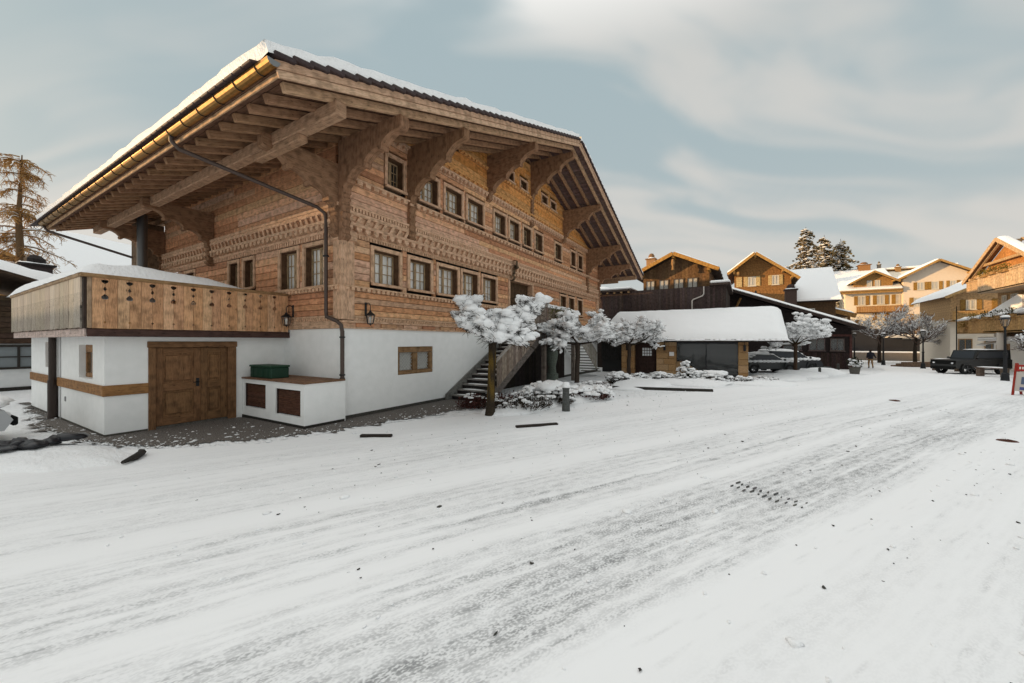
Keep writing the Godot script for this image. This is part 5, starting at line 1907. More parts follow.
	b.prism(pv([0.85, 6.95, 0.75, 7.2, -4.9, 11.6, -5.1, 11.6, -5.1, 11.3]), Transform3D(Basis(Vector3(0, 0, 1), Vector3(0, 1, 0), Vector3(-1, 0, 0)), Vector3(2.0, 0, 0)), 6.1)
	part("roof_snow", b, M.snow_soft, nr)
	# open timber canopy, sunlit
	var cn := thing("timber_canopy", "open orange timber canopy roof beside the dark barn's end", "canopy", Vector3(56.0, -0.4, 15.6), -PI * 0.5)
	b = mb(Color(0.40, 0.22, 0.08))
	b.beam(Vector3(-2.2, 8.3, 1.2), Vector3(5.6, 5.7, 1.2), 0.12, 0.5)
	part("barge_board", b, M.wood, cn)
	b = mb(Color(0.18, 0.10, 0.05))
	slope_slab(b, -2.2, 8.3, 5.6, 5.7, -6.0, 1.14, 0.1, 0.1)
	part("deck", b, M.wood, cn)
	part("roof_snow", roof_snow_slab(5.6, 5.7, -2.2, 8.3, 1.25, -6.0, 0.3, 0.2), M.snow_soft, cn)
	for x in [0.0, 2.6, 5.0]:
		b = mb(Color(0.34, 0.19, 0.08))
		b.bx(Vector3(x - 0.13, -0.5, 0.6), Vector3(x + 0.13, 7.4 - x * 0.34, 0.86))
		b.beam(Vector3(x, 5.4 - x * 0.3, 0.73), Vector3(x + 0.9, 6.9 - x * 0.34, 0.73), 0.2, 0.2)
		part("post", b, M.wood, cn)
	b = mb(Color(0.3, 0.26, 0.22))
	b.bx(Vector3(-2.0, -0.5, -6.0), Vector3(5.4, 5.3, -0.5))
	part("rear_wall", b, M.plaster, cn)

func make_far_houses() -> void:
	var b: MB
	var ht := thing("hotel", "large cream hotel with two timber cross gables and rows of ochre shutters", "hotel", Vector3(80.0, -0.9, 31.75), -PI * 0.5)
	# main block, ridge across
	var wl := -7.25
	var wr := 8.0
	b = mb(Color(0.82, 0.74, 0.60))
	b.prism(pv([0, -0.3, 0, 11.8, -8.5, 15.8, -17, 11.8, -17, -0.3]), Transform3D(Basis(Vector3(0, 0, 1), Vector3(0, 1, 0), Vector3(-1, 0, 0)), Vector3(wr, 0, 0)), wr - wl)
	part("wall", b, M.plaster, ht)
	var rf := holder("roof", ht)
	b = mb()
	var nf := noise(701, 1.0, 3)
	for sd in [1.0, -1.0]:
		b = mb(Color(0.40, 0.24, 0.09))
		var ang := Basis(Vector3(1, 0, 0), atan(0.47) * sd)
		var re := -0.35 if sd > 0.0 else wr + 1.0
		b.box(Vector3((wl - 1.0 + re) * 0.5, 13.85, -8.5 + 4.9 * sd), Vector3(re - wl + 1.0, 0.16, 10.9), ang)
		part("deck", b, M.wood, rf)
		b = mb()
		b.box(Vector3((wl - 1.0 + re) * 0.5, 14.08, -8.5 + 4.9 * sd), Vector3(re - wl + 1.0, 0.36, 10.95), ang, 0.12)
		part("roof_snow", b, M.snow_soft, rf)
	for x in [wl - 1.0]:
		b = mb(Color(0.42, 0.25, 0.09))
		b.beam(Vector3(x, 11.2, 1.2), Vector3(x, 16.0, -8.5), 0.08, 0.4)
		b.beam(Vector3(x, 16.0, -8.5), Vector3(x, 11.2, -18.2), 0.08, 0.4)
		part("barge_board", b, M.wood, rf)
	# eave cornice
	b = mb(Color(0.44, 0.27, 0.10))
	b.bx(Vector3(wl - 0.9, 11.15, 0.9), Vector3(-0.3, 11.5, 1.1))
	part("eave_board", b, M.wood, rf)
	# cross gables
	var g1 := holder("small_gable", ht, Vector3(-3.8, 0, 0.6))
	gabled(g1, {"xl": -2.4, "xr": 2.4, "top": 14.65, "pitch": 0.6, "deep": 6.0, "over": 0.7, "front": 1.0, "y0": 11.6, "col": Color(0.40, 0.23, 0.085), "verge": Color(0.46, 0.28, 0.1), "soffit": Color(0.05, 0.035, 0.02), "snow": 0.22})
	var g2 := holder("large_gable", ht, Vector3(3.5, 0, 0.8))
	gabled(g2, {"xl": -3.7, "xr": 3.4, "ridge": 0.1, "top": 15.7, "pitch": 0.58, "deep": 8.0, "over": 0.8, "front": 1.2, "y0": 3.5, "col": Color(0.74, 0.62, 0.50), "plastered": true, "verge": Color(0.46, 0.28, 0.1), "soffit": Color(0.05, 0.035, 0.02), "snow": 0.22})
	var och := Color(0.36, 0.21, 0.055)
	for q in [[-4.6, -3.95], [-3.6, -2.95]]:
		far_window(ht, q[0], q[1], 12.1, 13.3, 0.62, {})
	for q in [[1.4, 2.2], [3.0, 3.8], [5.0, 5.7]]:
		far_window(ht, q[0], q[1], 11.3, 12.5, 0.82, {"shutter": och})
	for x in [-5.6, -3.2, -0.9]:
		far_window(ht, x, x + 0.95, 9.3, 10.8, 0.02, {"shutter": och})
	for x in [1.0, 3.6, 6.0]:
		far_window(ht, x, x + 0.95, 8.7, 10.1, 0.82, {"shutter": och})
	for x in [-3.2, -0.9]:
		far_window(ht, x, x + 0.95, 6.7, 8.0, 0.02, {"shutter": och})
	for x in [1.0, 3.6, 6.0]:
		far_window(ht, x, x + 0.95, 6.2, 7.5, 0.82, {"shutter": och})
	far_balcony(ht, -6.0, -0.1, 8.0, 0.9, 0.0, 1.1, Color(0.42, 0.23, 0.09))
	far_balcony(ht, 0.2, 7.6, 4.5, 0.9, 0.8, 1.2, Color(0.44, 0.26, 0.09))
	# windows and balcony of the end wall
	var ew := holder("end_wall", ht, Vector3(wl - 0.02, 0, -8.5))
	ew.rotation.y = -PI * 0.5
	for q in [[-4.5, 12.2], [-1.0, 12.2], [3.2, 11.2], [3.2, 7.6], [-2.0, 7.6]]:
		var wn := mb(Color(0.40, 0.24, 0.09))
		wn.bx(Vector3(q[0], q[1], 0.0), Vector3(q[0] + 0.9, q[1] + 1.5, 0.08))
		part("shutter", wn, M.wood, ew)
	far_balcony(ew, -5.5, -0.5, 9.0, 1.0, 0.0, 1.0, Color(0.42, 0.25, 0.09))
	chimney(ht, Vector3(-3.2, 16.0, -8.3), Vector3(1.6, 1.2, 1.4), Color(0.42, 0.22, 0.09))
	chimney(ht, Vector3(-1.0, 16.2, -8.8), Vector3(0.5, 1.0, 0.5), Color(0.3, 0.26, 0.22))
	chimney(ht, Vector3(1.4, 16.0, -8.3), Vector3(0.7, 0.4, 0.7), Color(0.4, 0.24, 0.1))
	# ground floor: glazed terrace
	b = mb(Color(0.03, 0.03, 0.032))
	b.bx(Vector3(-7.0, -0.3, 0.02), Vector3(7.9, 3.6, 0.06))
	b.bx(Vector3(-7.0, -0.3, 0.06), Vector3(0.0, 5.2, 0.1))
	part("shopfront", b, M.gloss, ht)
	b = mb(Color(0.55, 0.53, 0.5))
	b.bx(Vector3(-2.5, 3.7, 0.8), Vector3(7.9, 4.0, 3.2), 0.03)
	part("terrace_roof", b, M.paint, ht)
	b = mb()
	b.bx(Vector3(-2.5, 4.001, 0.8), Vector3(7.9, 4.2, 3.2), 0.08)
	part("terrace_snow", b, M.snow_soft, ht)
	# low terrace wall with a snowy rail in front
	b = mb(Color(0.30, 0.26, 0.23))
	b.bx(Vector3(0, 0, 0), Vector3(0.4, 1.3, 18.0))
	one("terrace_wall", b, M.stone, "low grey terrace wall under the bare trees before the hotel", "wall", Vector3(72.0, -0.8, 20.0))
	b = mb()
	b.bx(Vector3(-0.05, 0, 0), Vector3(0.45, 0.22, 18.0), 0.08)
	setting("snow_on_wall", b, M.snow_soft, "snow lying along the low terrace wall", "stuff").position = Vector3(72.0, 0.5, 20.0)
	# wooded hills at the horizon
	for q in [[260.0, -60.0, 95.0, 33.0], [420.0, -150.0, 160.0, 62.0], [300.0, 95.0, 120.0, 24.0], [-10.0, -260.0, 120.0, 46.0], [90.0, -300.0, 160.0, 60.0], [420.0, 220.0, 170.0, 40.0]]:
		b = mb()
		b.blob(Vector3.ZERO, Vector3(q[2], q[3], q[2] * 0.8), 40, 20, 0.16, 0.05)
		setting("hill", b, M.snow, "snowy wooded hill rising behind the village").position = Vector3(q[0], -6.0, q[1])

	# added unseen ridge beyond the left edge, crest shaped to shade the square
	b = mb()
	var nu := 60
	var nw := 30
	var rf2 := noise(911, 1.0, 4)
	for i in nu + 1:
		for j in nw + 1:
			var u := lerpf(-190.0, 22.0, float(i) / nu)
			var w := lerpf(95.0, 320.0, float(j) / nw)
			var k := float(j) / nw
			var hh := 24.4 * smoothstep(0.0, 0.24, k) * smoothstep(22.0, 6.0, u) + (rf2.get_noise_2d(u * 0.02, w * 0.02) - 0.5) * 3.0 * smoothstep(0.3, 0.5, k)
			b.v.append(Vector3(0.87, 0, -0.48) * u + Vector3(-0.48, 0, -0.87) * w + Vector3(0, hh - 1.0, 0))
			b.t.append(Vector2(u, w))
			b.c.append(INK)
	finish_grid(b, nu, nw)
	setting("hill", b, M.snow, "unseen snowy ridge added left of the square to block the low sun")

func make_right_side() -> void:
	# big chalet on the right, its gable turned to the street
	var rc := thing("balcony_chalet", "tall honey coloured chalet with open gable truss and flower box balconies", "chalet", Vector3(40.2, -0.3, 28.9), PI)
	var hon := Color(0.50, 0.30, 0.13)
	var b: MB
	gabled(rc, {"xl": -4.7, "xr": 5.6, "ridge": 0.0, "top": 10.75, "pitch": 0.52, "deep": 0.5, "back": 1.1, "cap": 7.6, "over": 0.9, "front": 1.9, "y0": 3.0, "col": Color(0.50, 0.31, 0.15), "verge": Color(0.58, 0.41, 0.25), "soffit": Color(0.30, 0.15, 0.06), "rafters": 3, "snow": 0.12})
	b = mb(Color(0.46, 0.29, 0.15))
	b.bx(Vector3(-4.6, 3.0, -10.5), Vector3(5.4, 7.2, -0.52))
	part("rear_body", b, M.wood, rc)
	b = mb()
	b.bx(Vector3(-5.0, 7.2, -10.8), Vector3(5.8, 7.5, -0.6), 0.1)
	part("rear_snow", b, M.snow_soft, rc)
	b = mb(Color(0.52, 0.36, 0.2))
	b.bx(Vector3(-3.0, 9.0, 1.3), Vector3(3.0, 9.22, 1.5), 0.015)
	b.bx(Vector3(-4.6, 8.15, 1.3), Vector3(4.6, 8.4, 1.52), 0.015)
	part("truss_beam", b, M.wood, rc)
	for i in 11:
		var ga := -4.3 + i * 0.78
		var gb := ga + 0.765
		b = mb(vary(Color(0.50, 0.24, 0.085), 0.2))
		b.prism(PackedVector2Array([Vector2(ga, 8.1), Vector2(gb, 8.1), Vector2(gb, maxf(8.12, 10.58 - 0.52 * absf(gb))), Vector2((ga + gb) * 0.5, maxf(8.13, 10.58 - 0.52 * absf((ga + gb) * 0.5))), Vector2(ga, maxf(8.12, 10.58 - 0.52 * absf(ga)))]), Transform3D(Basis.IDENTITY, Vector3(0, 0, 1.12)), 0.04)
		part("gable_board", b, M.wood, rc)
	far_balcony(rc, -5.3, 1.0, 7.1, 0.75, 0.0, 1.7, Color(0.54, 0.37, 0.22))
	far_balcony(rc, -1.6, 5.6, 6.7, 1.15, 0.0, 2.3, Color(0.60, 0.44, 0.29))
	far_balcony(rc, -5.6, 5.6, 3.35, 0.95, 0.0, 2.2, hon)
	for q in [[-3.9, -3.2], [-2.6, -1.6], [0.2, 1.2], [2.4, 3.4]]:
		far_window(rc, q[0], q[1], 5.0, 6.5, 0.02, {"frame": Color(0.7, 0.62, 0.5)})
	b = mb(Color(0.80, 0.76, 0.70))
	b.bx(Vector3(-5.4, -0.3, -10.8), Vector3(5.5, 3.2, -0.02))
	part("shop_wall", b, M.plaster, rc)
	# lit shop windows
	for q in [[-4.9, -4.2, 0.9, 2.2], [-3.6, -2.9, 0.6, 2.3], [-0.6, 1.6, 0.4, 2.4], [2.0, 4.6, 0.4, 2.4]]:
		far_window(rc, q[0], q[1], q[2], q[3], -0.02, {"frame": Color(0.30, 0.17, 0.07), "curtain": false, "bar": 0.12})
	b = mb(Color(0.72, 0.7, 0.68))
	b.bx(Vector3(-3.4, 2.55, 0.0), Vector3(4.6, 2.7, 1.7), 0.03)
	part("shop_canopy", b, M.paint, rc)
	b = mb()
	b.bx(Vector3(-3.4, 2.701, 0.0), Vector3(4.6, 2.9, 1.7), 0.08)
	part("canopy_snow", b, M.snow_soft, rc)
	b = mb(Color(0.30, 0.19, 0.07))
	b.bx(Vector3(-4.6, 2.78, 0.0), Vector3(-3.5, 3.05, 0.06), 0.01)
	part("name_board", b, M.paint, rc)
	# striped awning with a scalloped edge
	b = mb(Color(0.78, 0.76, 0.74))
	b.prism(pv([0, 2.6, 1.1, 2.25, 1.1, 2.2, 0, 2.5]), Transform3D(Basis(Vector3(0, 0, 1), Vector3(0, 1, 0), Vector3(-1, 0, 0)), Vector3(-3.6, 0, 0)), 1.6)
	for i in 8:
		b.prism(pv([0.0, 0.0, 0.19, 0.0, 0.17, -0.1, 0.1, -0.14, 0.02, -0.1]), Transform3D(Basis.IDENTITY, Vector3(-5.2 + i * 0.2, 2.22, 1.1)), 0.02)
	part("awning", b, M.cloth, rc)
	b = mb(Color(0.62, 0.56, 0.5))
	b.tube(PackedVector3Array([Vector3(1.1, -0.3, 2.0), Vector3(1.1, 3.2, 2.0)]), PackedFloat32Array([0.22, 0.22]), 12)
	part("pillar", b, M.plaster, rc)
	# snow heaped on the lower balcony roof
	b = mb()
	for i in 14:
		b.blob(Vector3(-5.2 + i * 0.8, 4.4 + 0.02 * i, 1.6), Vector3(0.75, 0.26 + 0.1 * rng.randf(), 0.9), 10, 5, 0.2, 0.2)
	part("balcony_snow", b, M.snow_soft, rc)
	b = mb()
	b.prism(pv([-5.6, 4.55, 1.2, 4.55, 1.2, 6.1, 0.6, 6.2]), Transform3D(Basis.IDENTITY, Vector3(0, 0, 0.25)), 0.7)
	part("porch_snow", b, M.snow_soft, rc)
	# flower boxes with evergreen
	var k := 0
	for q in [[-0.4, 7.95, 2.35, 0.4], [0.9, 8.0, 2.4, 0.5], [2.5, 7.95, 2.4, 0.5], [-2.2, 4.45, 2.3, 0.45], [-0.2, 4.5, 2.3, 0.5], [1.4, 4.5, 2.3, 0.45], [3.2, 4.5, 2.3, 0.5], [-4.0, 3.75, 2.3, 0.45]]:
		var fb := thing("flower_box", ["bushy box plant on the upper balcony, nearest the gable's foot", "bushy box plant on the upper balcony, second from the left", "bushy box plant on the upper balcony at the picture's edge", "yellowish box plant on the lower balcony above the car's bonnet", "dark box plant on the lower balcony above the black car's roof", "dark box plant on the lower balcony right of the car", "dark box plant on the lower balcony at the picture's edge", "yellow box plant hanging low at the balcony's left end"][k], "flower box", Vector3(40.2 - q[0], q[1] - 0.35, 28.9 - q[2]), PI, "balcony flower boxes")
		var c: Color = [Color(0.16, 0.13, 0.035), Color(0.13, 0.11, 0.035), Color(0.14, 0.11, 0.03), Color(0.22, 0.15, 0.04), Color(0.05, 0.05, 0.02), Color(0.06, 0.055, 0.02), Color(0.06, 0.05, 0.02), Color(0.24, 0.15, 0.04)][k]
		b = mb(hon * 0.8)
		b.bx(Vector3(-q[3], -0.12, -0.12), Vector3(q[3], 0.1, 0.12), 0.01)
		part("box", b, M.wood, fb)
		part("foliage", tuft(Vector3(0, 0.22, 0), Vector3(q[3] * 1.15, 0.32, 0.3), 260, c), M.leaf, fb)
		k += 1
	# low snow-roofed house between it and the hotel
	var lh := thing("low_house", "cream house with wide snow roof between the hotel and the honey chalet", "house", Vector3(57.0, -0.5, 33.0), -PI * 0.5)
	gabled(lh, {"xl": -3.2, "xr": 5.0, "ridge": 3.6, "top": 11.4, "pitch": 0.5, "deep": 9.0, "over": 0.7, "front": 1.0, "y0": -0.3, "split": 5.2, "col": Color(0.56, 0.37, 0.2), "low": Color(0.74, 0.66, 0.56), "verge": Color(0.52, 0.34, 0.16), "snow": 0.35})
	far_balcony(lh, -3.4, 4.0, 5.1, 0.9, 0.0, 1.2, Color(0.50, 0.31, 0.13))
	for q in [[-2.6, -1.5], [-0.6, 0.5], [1.6, 2.9]]:
		far_window(lh, q[0], q[1], 1.0, 3.0, 0.02, {"frame": Color(0.3, 0.17, 0.07), "curtain": false})
	for q in [[-2.0, -1.2], [0.4, 1.2]]:
		far_window(lh, q[0], q[1], 6.3, 7.4, 0.02, {"shutter": Color(0.36, 0.21, 0.06)})
	# shop corner at the far right edge with purple print
	var sc := thing("shop_corner", "white shop corner with purple poster at the picture's edge", "shop", Vector3(28.5, -0.15, 24.6), PI)
	b = mb(Color(0.82, 0.82, 0.82))
	b.bx(Vector3(0.0, -0.3, -4.0), Vector3(7.0, 3.1, 0.0))
	part("wall", b, M.plaster, sc)
	b = mb(Color(0.22, 0.10, 0.36))
	b.bx(Vector3(0.15, 1.0, 0.003), Vector3(1.5, 1.5, 0.02))
	part("poster", b, M.paint, sc)
	b = mb(Color(0.6, 0.12, 0.05))
	b.lathe(Vector3(0.8, 2.4, 0.0), pv([0.0, 0.0, 0.25, 0.0]), 16)
	b.bx(Vector3(0.1, 2.05, 0.003), Vector3(1.6, 2.08, 0.015))
	part("sign_mark", b, M.paint, sc)

func tuft(at: Vector3, s: Vector3, n: int, col: Color) -> MB:
	var b := mb()
	for i in n:
		var d := Vector3(rng.randfn(0, 0.5), rng.randfn(0, 0.5), rng.randfn(0, 0.5))
		if d.length() > 1.0:
			d = d.normalized()
		var p := at + d * s
		b.col = vary(col, 0.4)
		var l := rng.randf_range(0.05, 0.11)
		var a := (d + Vector3(rng.randf() - 0.5, rng.randf(), rng.randf() - 0.5)).normalized()
		var w := a.cross(Vector3(rng.randf() - 0.5, rng.randf() - 0.5, rng.randf() - 0.5)).normalized()
		b.quad(p, p + w * l * 0.4 + a * l * 0.5, p + a * l, p - w * l * 0.4 + a * l * 0.5, a.cross(w).normalized())
	return b

# ---------------------------------------------------------------- left edge and what lies behind the camera
func make_left_side() -> void:
	var b: MB
	var lh := thing("left_house", "dark timber house on white base at the left edge behind the annex", "house", Vector3(-3.0, 0, -18.6), 0.0)
	b = mb(Color(0.80, 0.81, 0.81))
	b.bx(Vector3(-9.0, -0.3, -8.0), Vector3(2.2, 2.1, 0.0))
	part("lower_wall", b, M.plaster, lh)
	for i in 9:
		b = mb(vary(Color(0.075, 0.05, 0.035), 0.2))
		b.bx(Vector3(-9.0, 2.102 + i * 0.24, -8.0), Vector3(2.3, 2.33 + i * 0.24, 0.06), 0.02)
		part("wall_board", b, M.wood, lh)
	b = mb(Color(0.03, 0.025, 0.022))
	b.bx(Vector3(-1.2, 0.95, 0.0), Vector3(0.4, 1.05, 0.1))
	b.bx(Vector3(-1.2, 1.95, 0.0), Vector3(0.4, 2.06, 0.1))
	b.bx(Vector3(-1.2, 1.05, 0.0), Vector3(-1.1, 1.95, 0.1))
	b.bx(Vector3(0.25, 1.05, 0.0), Vector3(0.4, 1.95, 0.1))
	b.bx(Vector3(-0.45, 1.05, 0.0), Vector3(-0.37, 1.95, 0.09))
	b.bx(Vector3(-1.1, 1.48, 0.0), Vector3(0.25, 1.53, 0.085))
	part("window_frame", b, M.paint, lh)
	b = mb(Color(0.22, 0.25, 0.26))
	b.bx(Vector3(-1.1, 1.05, 0.0), Vector3(0.25, 1.95, 0.03))
	part("pane", b, M.gloss, lh)
	b = mb(Color(0.05, 0.045, 0.04))
	b.bx(Vector3(-9.0, -0.3, 0.0), Vector3(2.2, 0.14, 0.05))
	part("plinth", b, M.stone, lh)
	var lr := holder("roof", lh)
	b = mb(Color(0.10, 0.07, 0.05))
	slope_slab(b, 2.9, 4.1, -3.4, 6.0, -9.0, 0.3, 0.0, 0.12)
	part("deck", b, M.wood, lr)
	part("roof_snow", roof_snow_slab(3.0, 4.05, -3.4, 6.0, 0.45, -9.0, 0.1, 0.5), M.snow_soft, lr)
	chimney(lh, Vector3(0.75, 5.2, -5.0), Vector3(1.1, 1.1, 1.1), Color(0.06, 0.045, 0.045))
	# golden houses up the slope
	var h2 := thing("hillside_house", "small sunlit orange timber house on the slope behind the larch", "house", Vector3(-3.2, 1.5, -47.0), 0.25)
	gabled(h2, {"xl": -4.0, "xr": 4.0, "top": 9.6, "pitch": 0.5, "deep": 8.0, "over": 0.9, "front": 1.2, "y0": -2.0, "col": Color(0.42, 0.21, 0.07), "verge": Color(0.46, 0.26, 0.1), "snow": 0.4})
	for q in [[0.6, 1.5], [2.2, 3.1]]:
		far_window(h2, q[0], q[1], 6.2, 7.3, 0.02, {"curtain": false})
	var h3 := thing("slope_chalet", "low orange timber chalet with red tiled roof seen above the snowy balcony", "chalet", Vector3(10.0, 1.0, -52.0), -0.15)
	gabled(h3, {"xl": -6.5, "xr": 6.0, "top": 9.6, "pitch": 0.36, "deep": 10.0, "over": 1.2, "front": 1.4, "y0": -2.0, "col": Color(0.40, 0.21, 0.08), "verge": Color(0.44, 0.25, 0.1), "snow": 0.35})
	far_window(h3, -2.0, -0.8, 5.2, 6.5, 0.02, {"curtain": false})
	far_window(h3, 1.0, 2.2, 5.2, 6.5, 0.02, {"curtain": false})
	# car nose reaching in at the left edge
	vehicle("parked_hatchback", "silver grey car nose under snow at the left picture edge", "car", Vector3(-7.38, 0.0, -4.7), 0.05, {"body": Color(0.42, 0.43, 0.44), "snow": true, "low": true})
	# black sheeting lying in the snow
	b = mb(Color(0.018, 0.018, 0.02))
	for i in 16:
		b.blob(Vector3(rng.randf_range(-0.75, 0.35), 0.05, rng.randf_range(-0.35, 0.35) - 0.2), Vector3(rng.randf_range(0.12, 0.28), rng.randf_range(0.05, 0.12), rng.randf_range(0.1, 0.2)), 9, 5, 0.4, 0.3)
	b.blob(Vector3(0.52, 0.08, -0.25), Vector3(0.24, 0.13, 0.2), 10, 6, 0.25, 0.4)
	one("black_sheeting", b, M.gloss, "crumpled black plastic sheeting in the snow at the left edge", "sheeting", Vector3(-5.25, 0.13, -2.2), -0.35)
	# snow covered kerb island
	b = mb()
	var nf := noise(811, 1.0, 3)
	var ox := [[-5.9, -4.9], [-5.2, -4.2], [-4.7, -3.0], [-4.25, -1.6], [-4.1, -0.4], [-4.45, 0.18], [-5.2, -0.2], [-5.9, -1.2], [-6.6, -2.6]]
	var cen := Vector2(-5.2, -1.9)
	var rings := 5
	var m := 48
	for r in rings + 1:
		var f := 1.0 - float(r) / rings
		for i in m + 1:
			var t := float(i % m) / m * ox.size()
			var k := int(t) % ox.size()
			var p := Vector2(ox[k][0], ox[k][1]).lerp(Vector2(ox[(k + 1) % ox.size()][0], ox[(k + 1) % ox.size()][1]), t - int(t))
			p = cen + (p - cen) * f * (1.0 + 0.05 * nf.get_noise_1d(float(i % m) * 2.0))
			b.v.append(Vector3(p.x, -0.035 + 0.18 * pow(1.0 - f, 0.4) + 0.03 * nf.get_noise_2d(p.x * 2.0, p.y * 2.0), p.y))
			b.t.append(p)
			b.c.append(INK)
	finish_grid(b, rings, m)
	setting("snow_island", b, M.snow_soft, "snow covered kerb island at the left", "structure")
	b = mb(Color(0.05, 0.045, 0.04))
	b.tube(PackedVector3Array([Vector3(-4.07, 0.05, -0.55), Vector3(-4.1, 0.06, -0.3), Vector3(-4.28, 0.06, 0.0), Vector3(-4.5, 0.05, 0.2)]), PackedFloat32Array([0.03, 0.06, 0.06, 0.03]), 6)
	one("kerb_stone", b, M.stone, "dark rounded kerb end poking from the snow before the door", "kerb")
# ---------------------------------------------------------------- vehicles: local x = forwards
func vehicle(called: String, label: String, category: String, at: Vector3, turn: float, o: Dictionary) -> void:
	var t := thing(called, label, category, at, turn)
	var col: Color = o.body
	var boxy: bool = o.get("boxy", false)
	var body: PackedVector2Array
	var cabin: PackedVector2Array
	var hw := 0.86
	if boxy:
		body = pv([-2.05, 0.45, 2.1, 0.45, 2.15, 0.75, 2.1, 1.05, 0.75, 1.12, -2.05, 1.12])
		cabin = pv([-2.05, 1.12, 0.72, 1.12, 0.42, 1.78, -2.0, 1.82])
	elif o.get("tall", false):
		body = pv([-2.2, 0.3, 2.1, 0.3, 2.2, 0.55, 2.05, 0.85, 1.25, 1.0, -2.2, 1.05])
		cabin = pv([-2.2, 1.05, 1.25, 1.0, 0.35, 1.55, -1.8, 1.62])
	else:
		body = pv([-2.15, 0.3, 2.0, 0.28, 2.12, 0.5, 2.0, 0.72, 1.0, 0.88, -1.9, 0.92, -2.15, 0.8])
		cabin = pv([-1.7, 0.91, 1.0, 0.88, 0.2, 1.34, -1.0, 1.38])
	var b := mb(col)
	var flat := Transform3D(Basis.IDENTITY, Vector3(0, 0, -hw))
	b.prism(body, flat, hw * 2.0)
	for x in [-1.3, 1.32]:
		for s in [-1.0, 1.0]:
			b.prism(pv([x - 0.46, 0.42, x - 0.3, 0.78, x + 0.3, 0.78, x + 0.46, 0.42, x + 0.38, 0.42, x + 0.24, 0.70, x - 0.24, 0.70, x - 0.38, 0.42]), Transform3D(Basis.IDENTITY, Vector3(0, 0, s * hw - (0.0 if s > 0 else 0.08))), 0.08)
	part("body", b, M.gloss, t)
	b = mb(col)
	b.prism(cabin, Transform3D(Basis.IDENTITY, Vector3(0, 0, -hw + 0.08)), hw * 2.0 - 0.16)
	part("cabin", b, M.gloss, t)
	# side windows as dark glass
	var cmid := Vector2.ZERO
	for p in cabin:
		cmid += p / cabin.size()
	var win := PackedVector2Array()
	for p in cabin:
		win.append(cmid + (p - cmid) * Vector2(0.86, 0.72))
	for s in [-1.0, 1.0]:
		b = mb(Color(0.03, 0.035, 0.04))
		b.prism(win, Transform3D(Basis.IDENTITY, Vector3(0, 0, s * (hw - 0.075) - (0.012 if s < 0 else 0.0))), 0.012)
		part("side_window", b, M.gloss, t)
	b = mb(Color(0.03, 0.035, 0.04))
	var wa := cabin[1].lerp(cabin[2], 0.12)
	var wb := cabin[1].lerp(cabin[2], 0.9)
	var nn := Vector3(wb.y - wa.y, wa.x - wb.x, 0).normalized()
	for s in [0]:
		b.quad(Vector3(wa.x, wa.y, -hw + 0.16) + nn * 0.01, Vector3(wa.x, wa.y, hw - 0.16) + nn * 0.01, Vector3(wb.x, wb.y, hw - 0.2) + nn * 0.01, Vector3(wb.x, wb.y, -hw + 0.2) + nn * 0.01, nn)
	part("windscreen", b, M.gloss, t)
	var wr := 0.4 if boxy else 0.32
	for x in [-1.3, 1.32]:
		for s in [-1.0, 1.0]:
			var wh := holder("wheel", t, Vector3(x, wr, s * (hw - 0.06)))
			b = mb()
			for k in 20:
				var a0 := TAU * k / 20.0
				var a1 := TAU * (k + 1) / 20.0
				var p0 := Vector3(cos(a0), sin(a0), 0)
				var p1 := Vector3(cos(a1), sin(a1), 0)
				var zz := Vector3(0, 0, 0.11)
				b.quad(p0 * wr - zz, p1 * wr - zz, p1 * wr + zz, p0 * wr + zz, (p0 + p1).normalized())
				for q in [-1.0, 1.0]:
					b.quad(p0 * wr + zz * q, p1 * wr + zz * q, p1 * wr * 0.62 + zz * q, p0 * wr * 0.62 + zz * q, Vector3(0, 0, q))
			part("tyre", b, M.rubber, wh)
			b = mb(Color(0.35, 0.36, 0.37))
			for k in 5:
				b.box(Vector3(0, 0, 0.09 * s) + Basis(Vector3(0, 0, 1), TAU * k / 5.0) * Vector3(0, wr * 0.32, 0), Vector3(0.07, wr * 0.62, 0.02), Basis(Vector3(0, 0, 1), TAU * k / 5.0))
			part("rim", b, M.steel, wh)
	for s in [-1.0, 1.0]:
		b = mb(Color(0.75, 0.76, 0.78))
		b.blob(Vector3(body[2].x - 0.08, body[2].y + 0.08, s * 0.62), Vector3(0.09, 0.09, 0.14), 10, 6, 0.0, 1.0)
		part("headlight", b, M.gloss, t)
		b = mb(col)
		b.blob(Vector3(cabin[1].x - 0.1, cabin[1].y + 0.1, s * (hw + 0.08)), Vector3(0.07, 0.08, 0.12), 8, 5, 0.0, 1.0)
		part("mirror", b, M.gloss, t)
	b = mb(Color(0.025, 0.025, 0.028))
	b.bx(Vector3(body[2].x - 0.02, 0.36, -0.8), Vector3(body[2].x + 0.08, 0.56, 0.8), 0.03)
	part("bumper", b, M.rubber, t)
	if boxy:
		b = mb(Color(0.04, 0.04, 0.045))
		b.bx(Vector3(-0.95, 0.36, hw), Vector3(0.8, 0.44, hw + 0.12), 0.02)
		b.bx(Vector3(-0.95, 0.36, -hw - 0.12), Vector3(0.8, 0.44, -hw), 0.02)
		part("side_step", b, M.rubber, t)
		b = mb(Color(0.03, 0.03, 0.03))
		b.tube(PackedVector3Array([Vector3(-2.08, 0.95, 0), Vector3(-2.3, 0.95, 0)]), PackedFloat32Array([0.38, 0.38]), 16)
		part("spare_wheel", b, M.rubber, t)
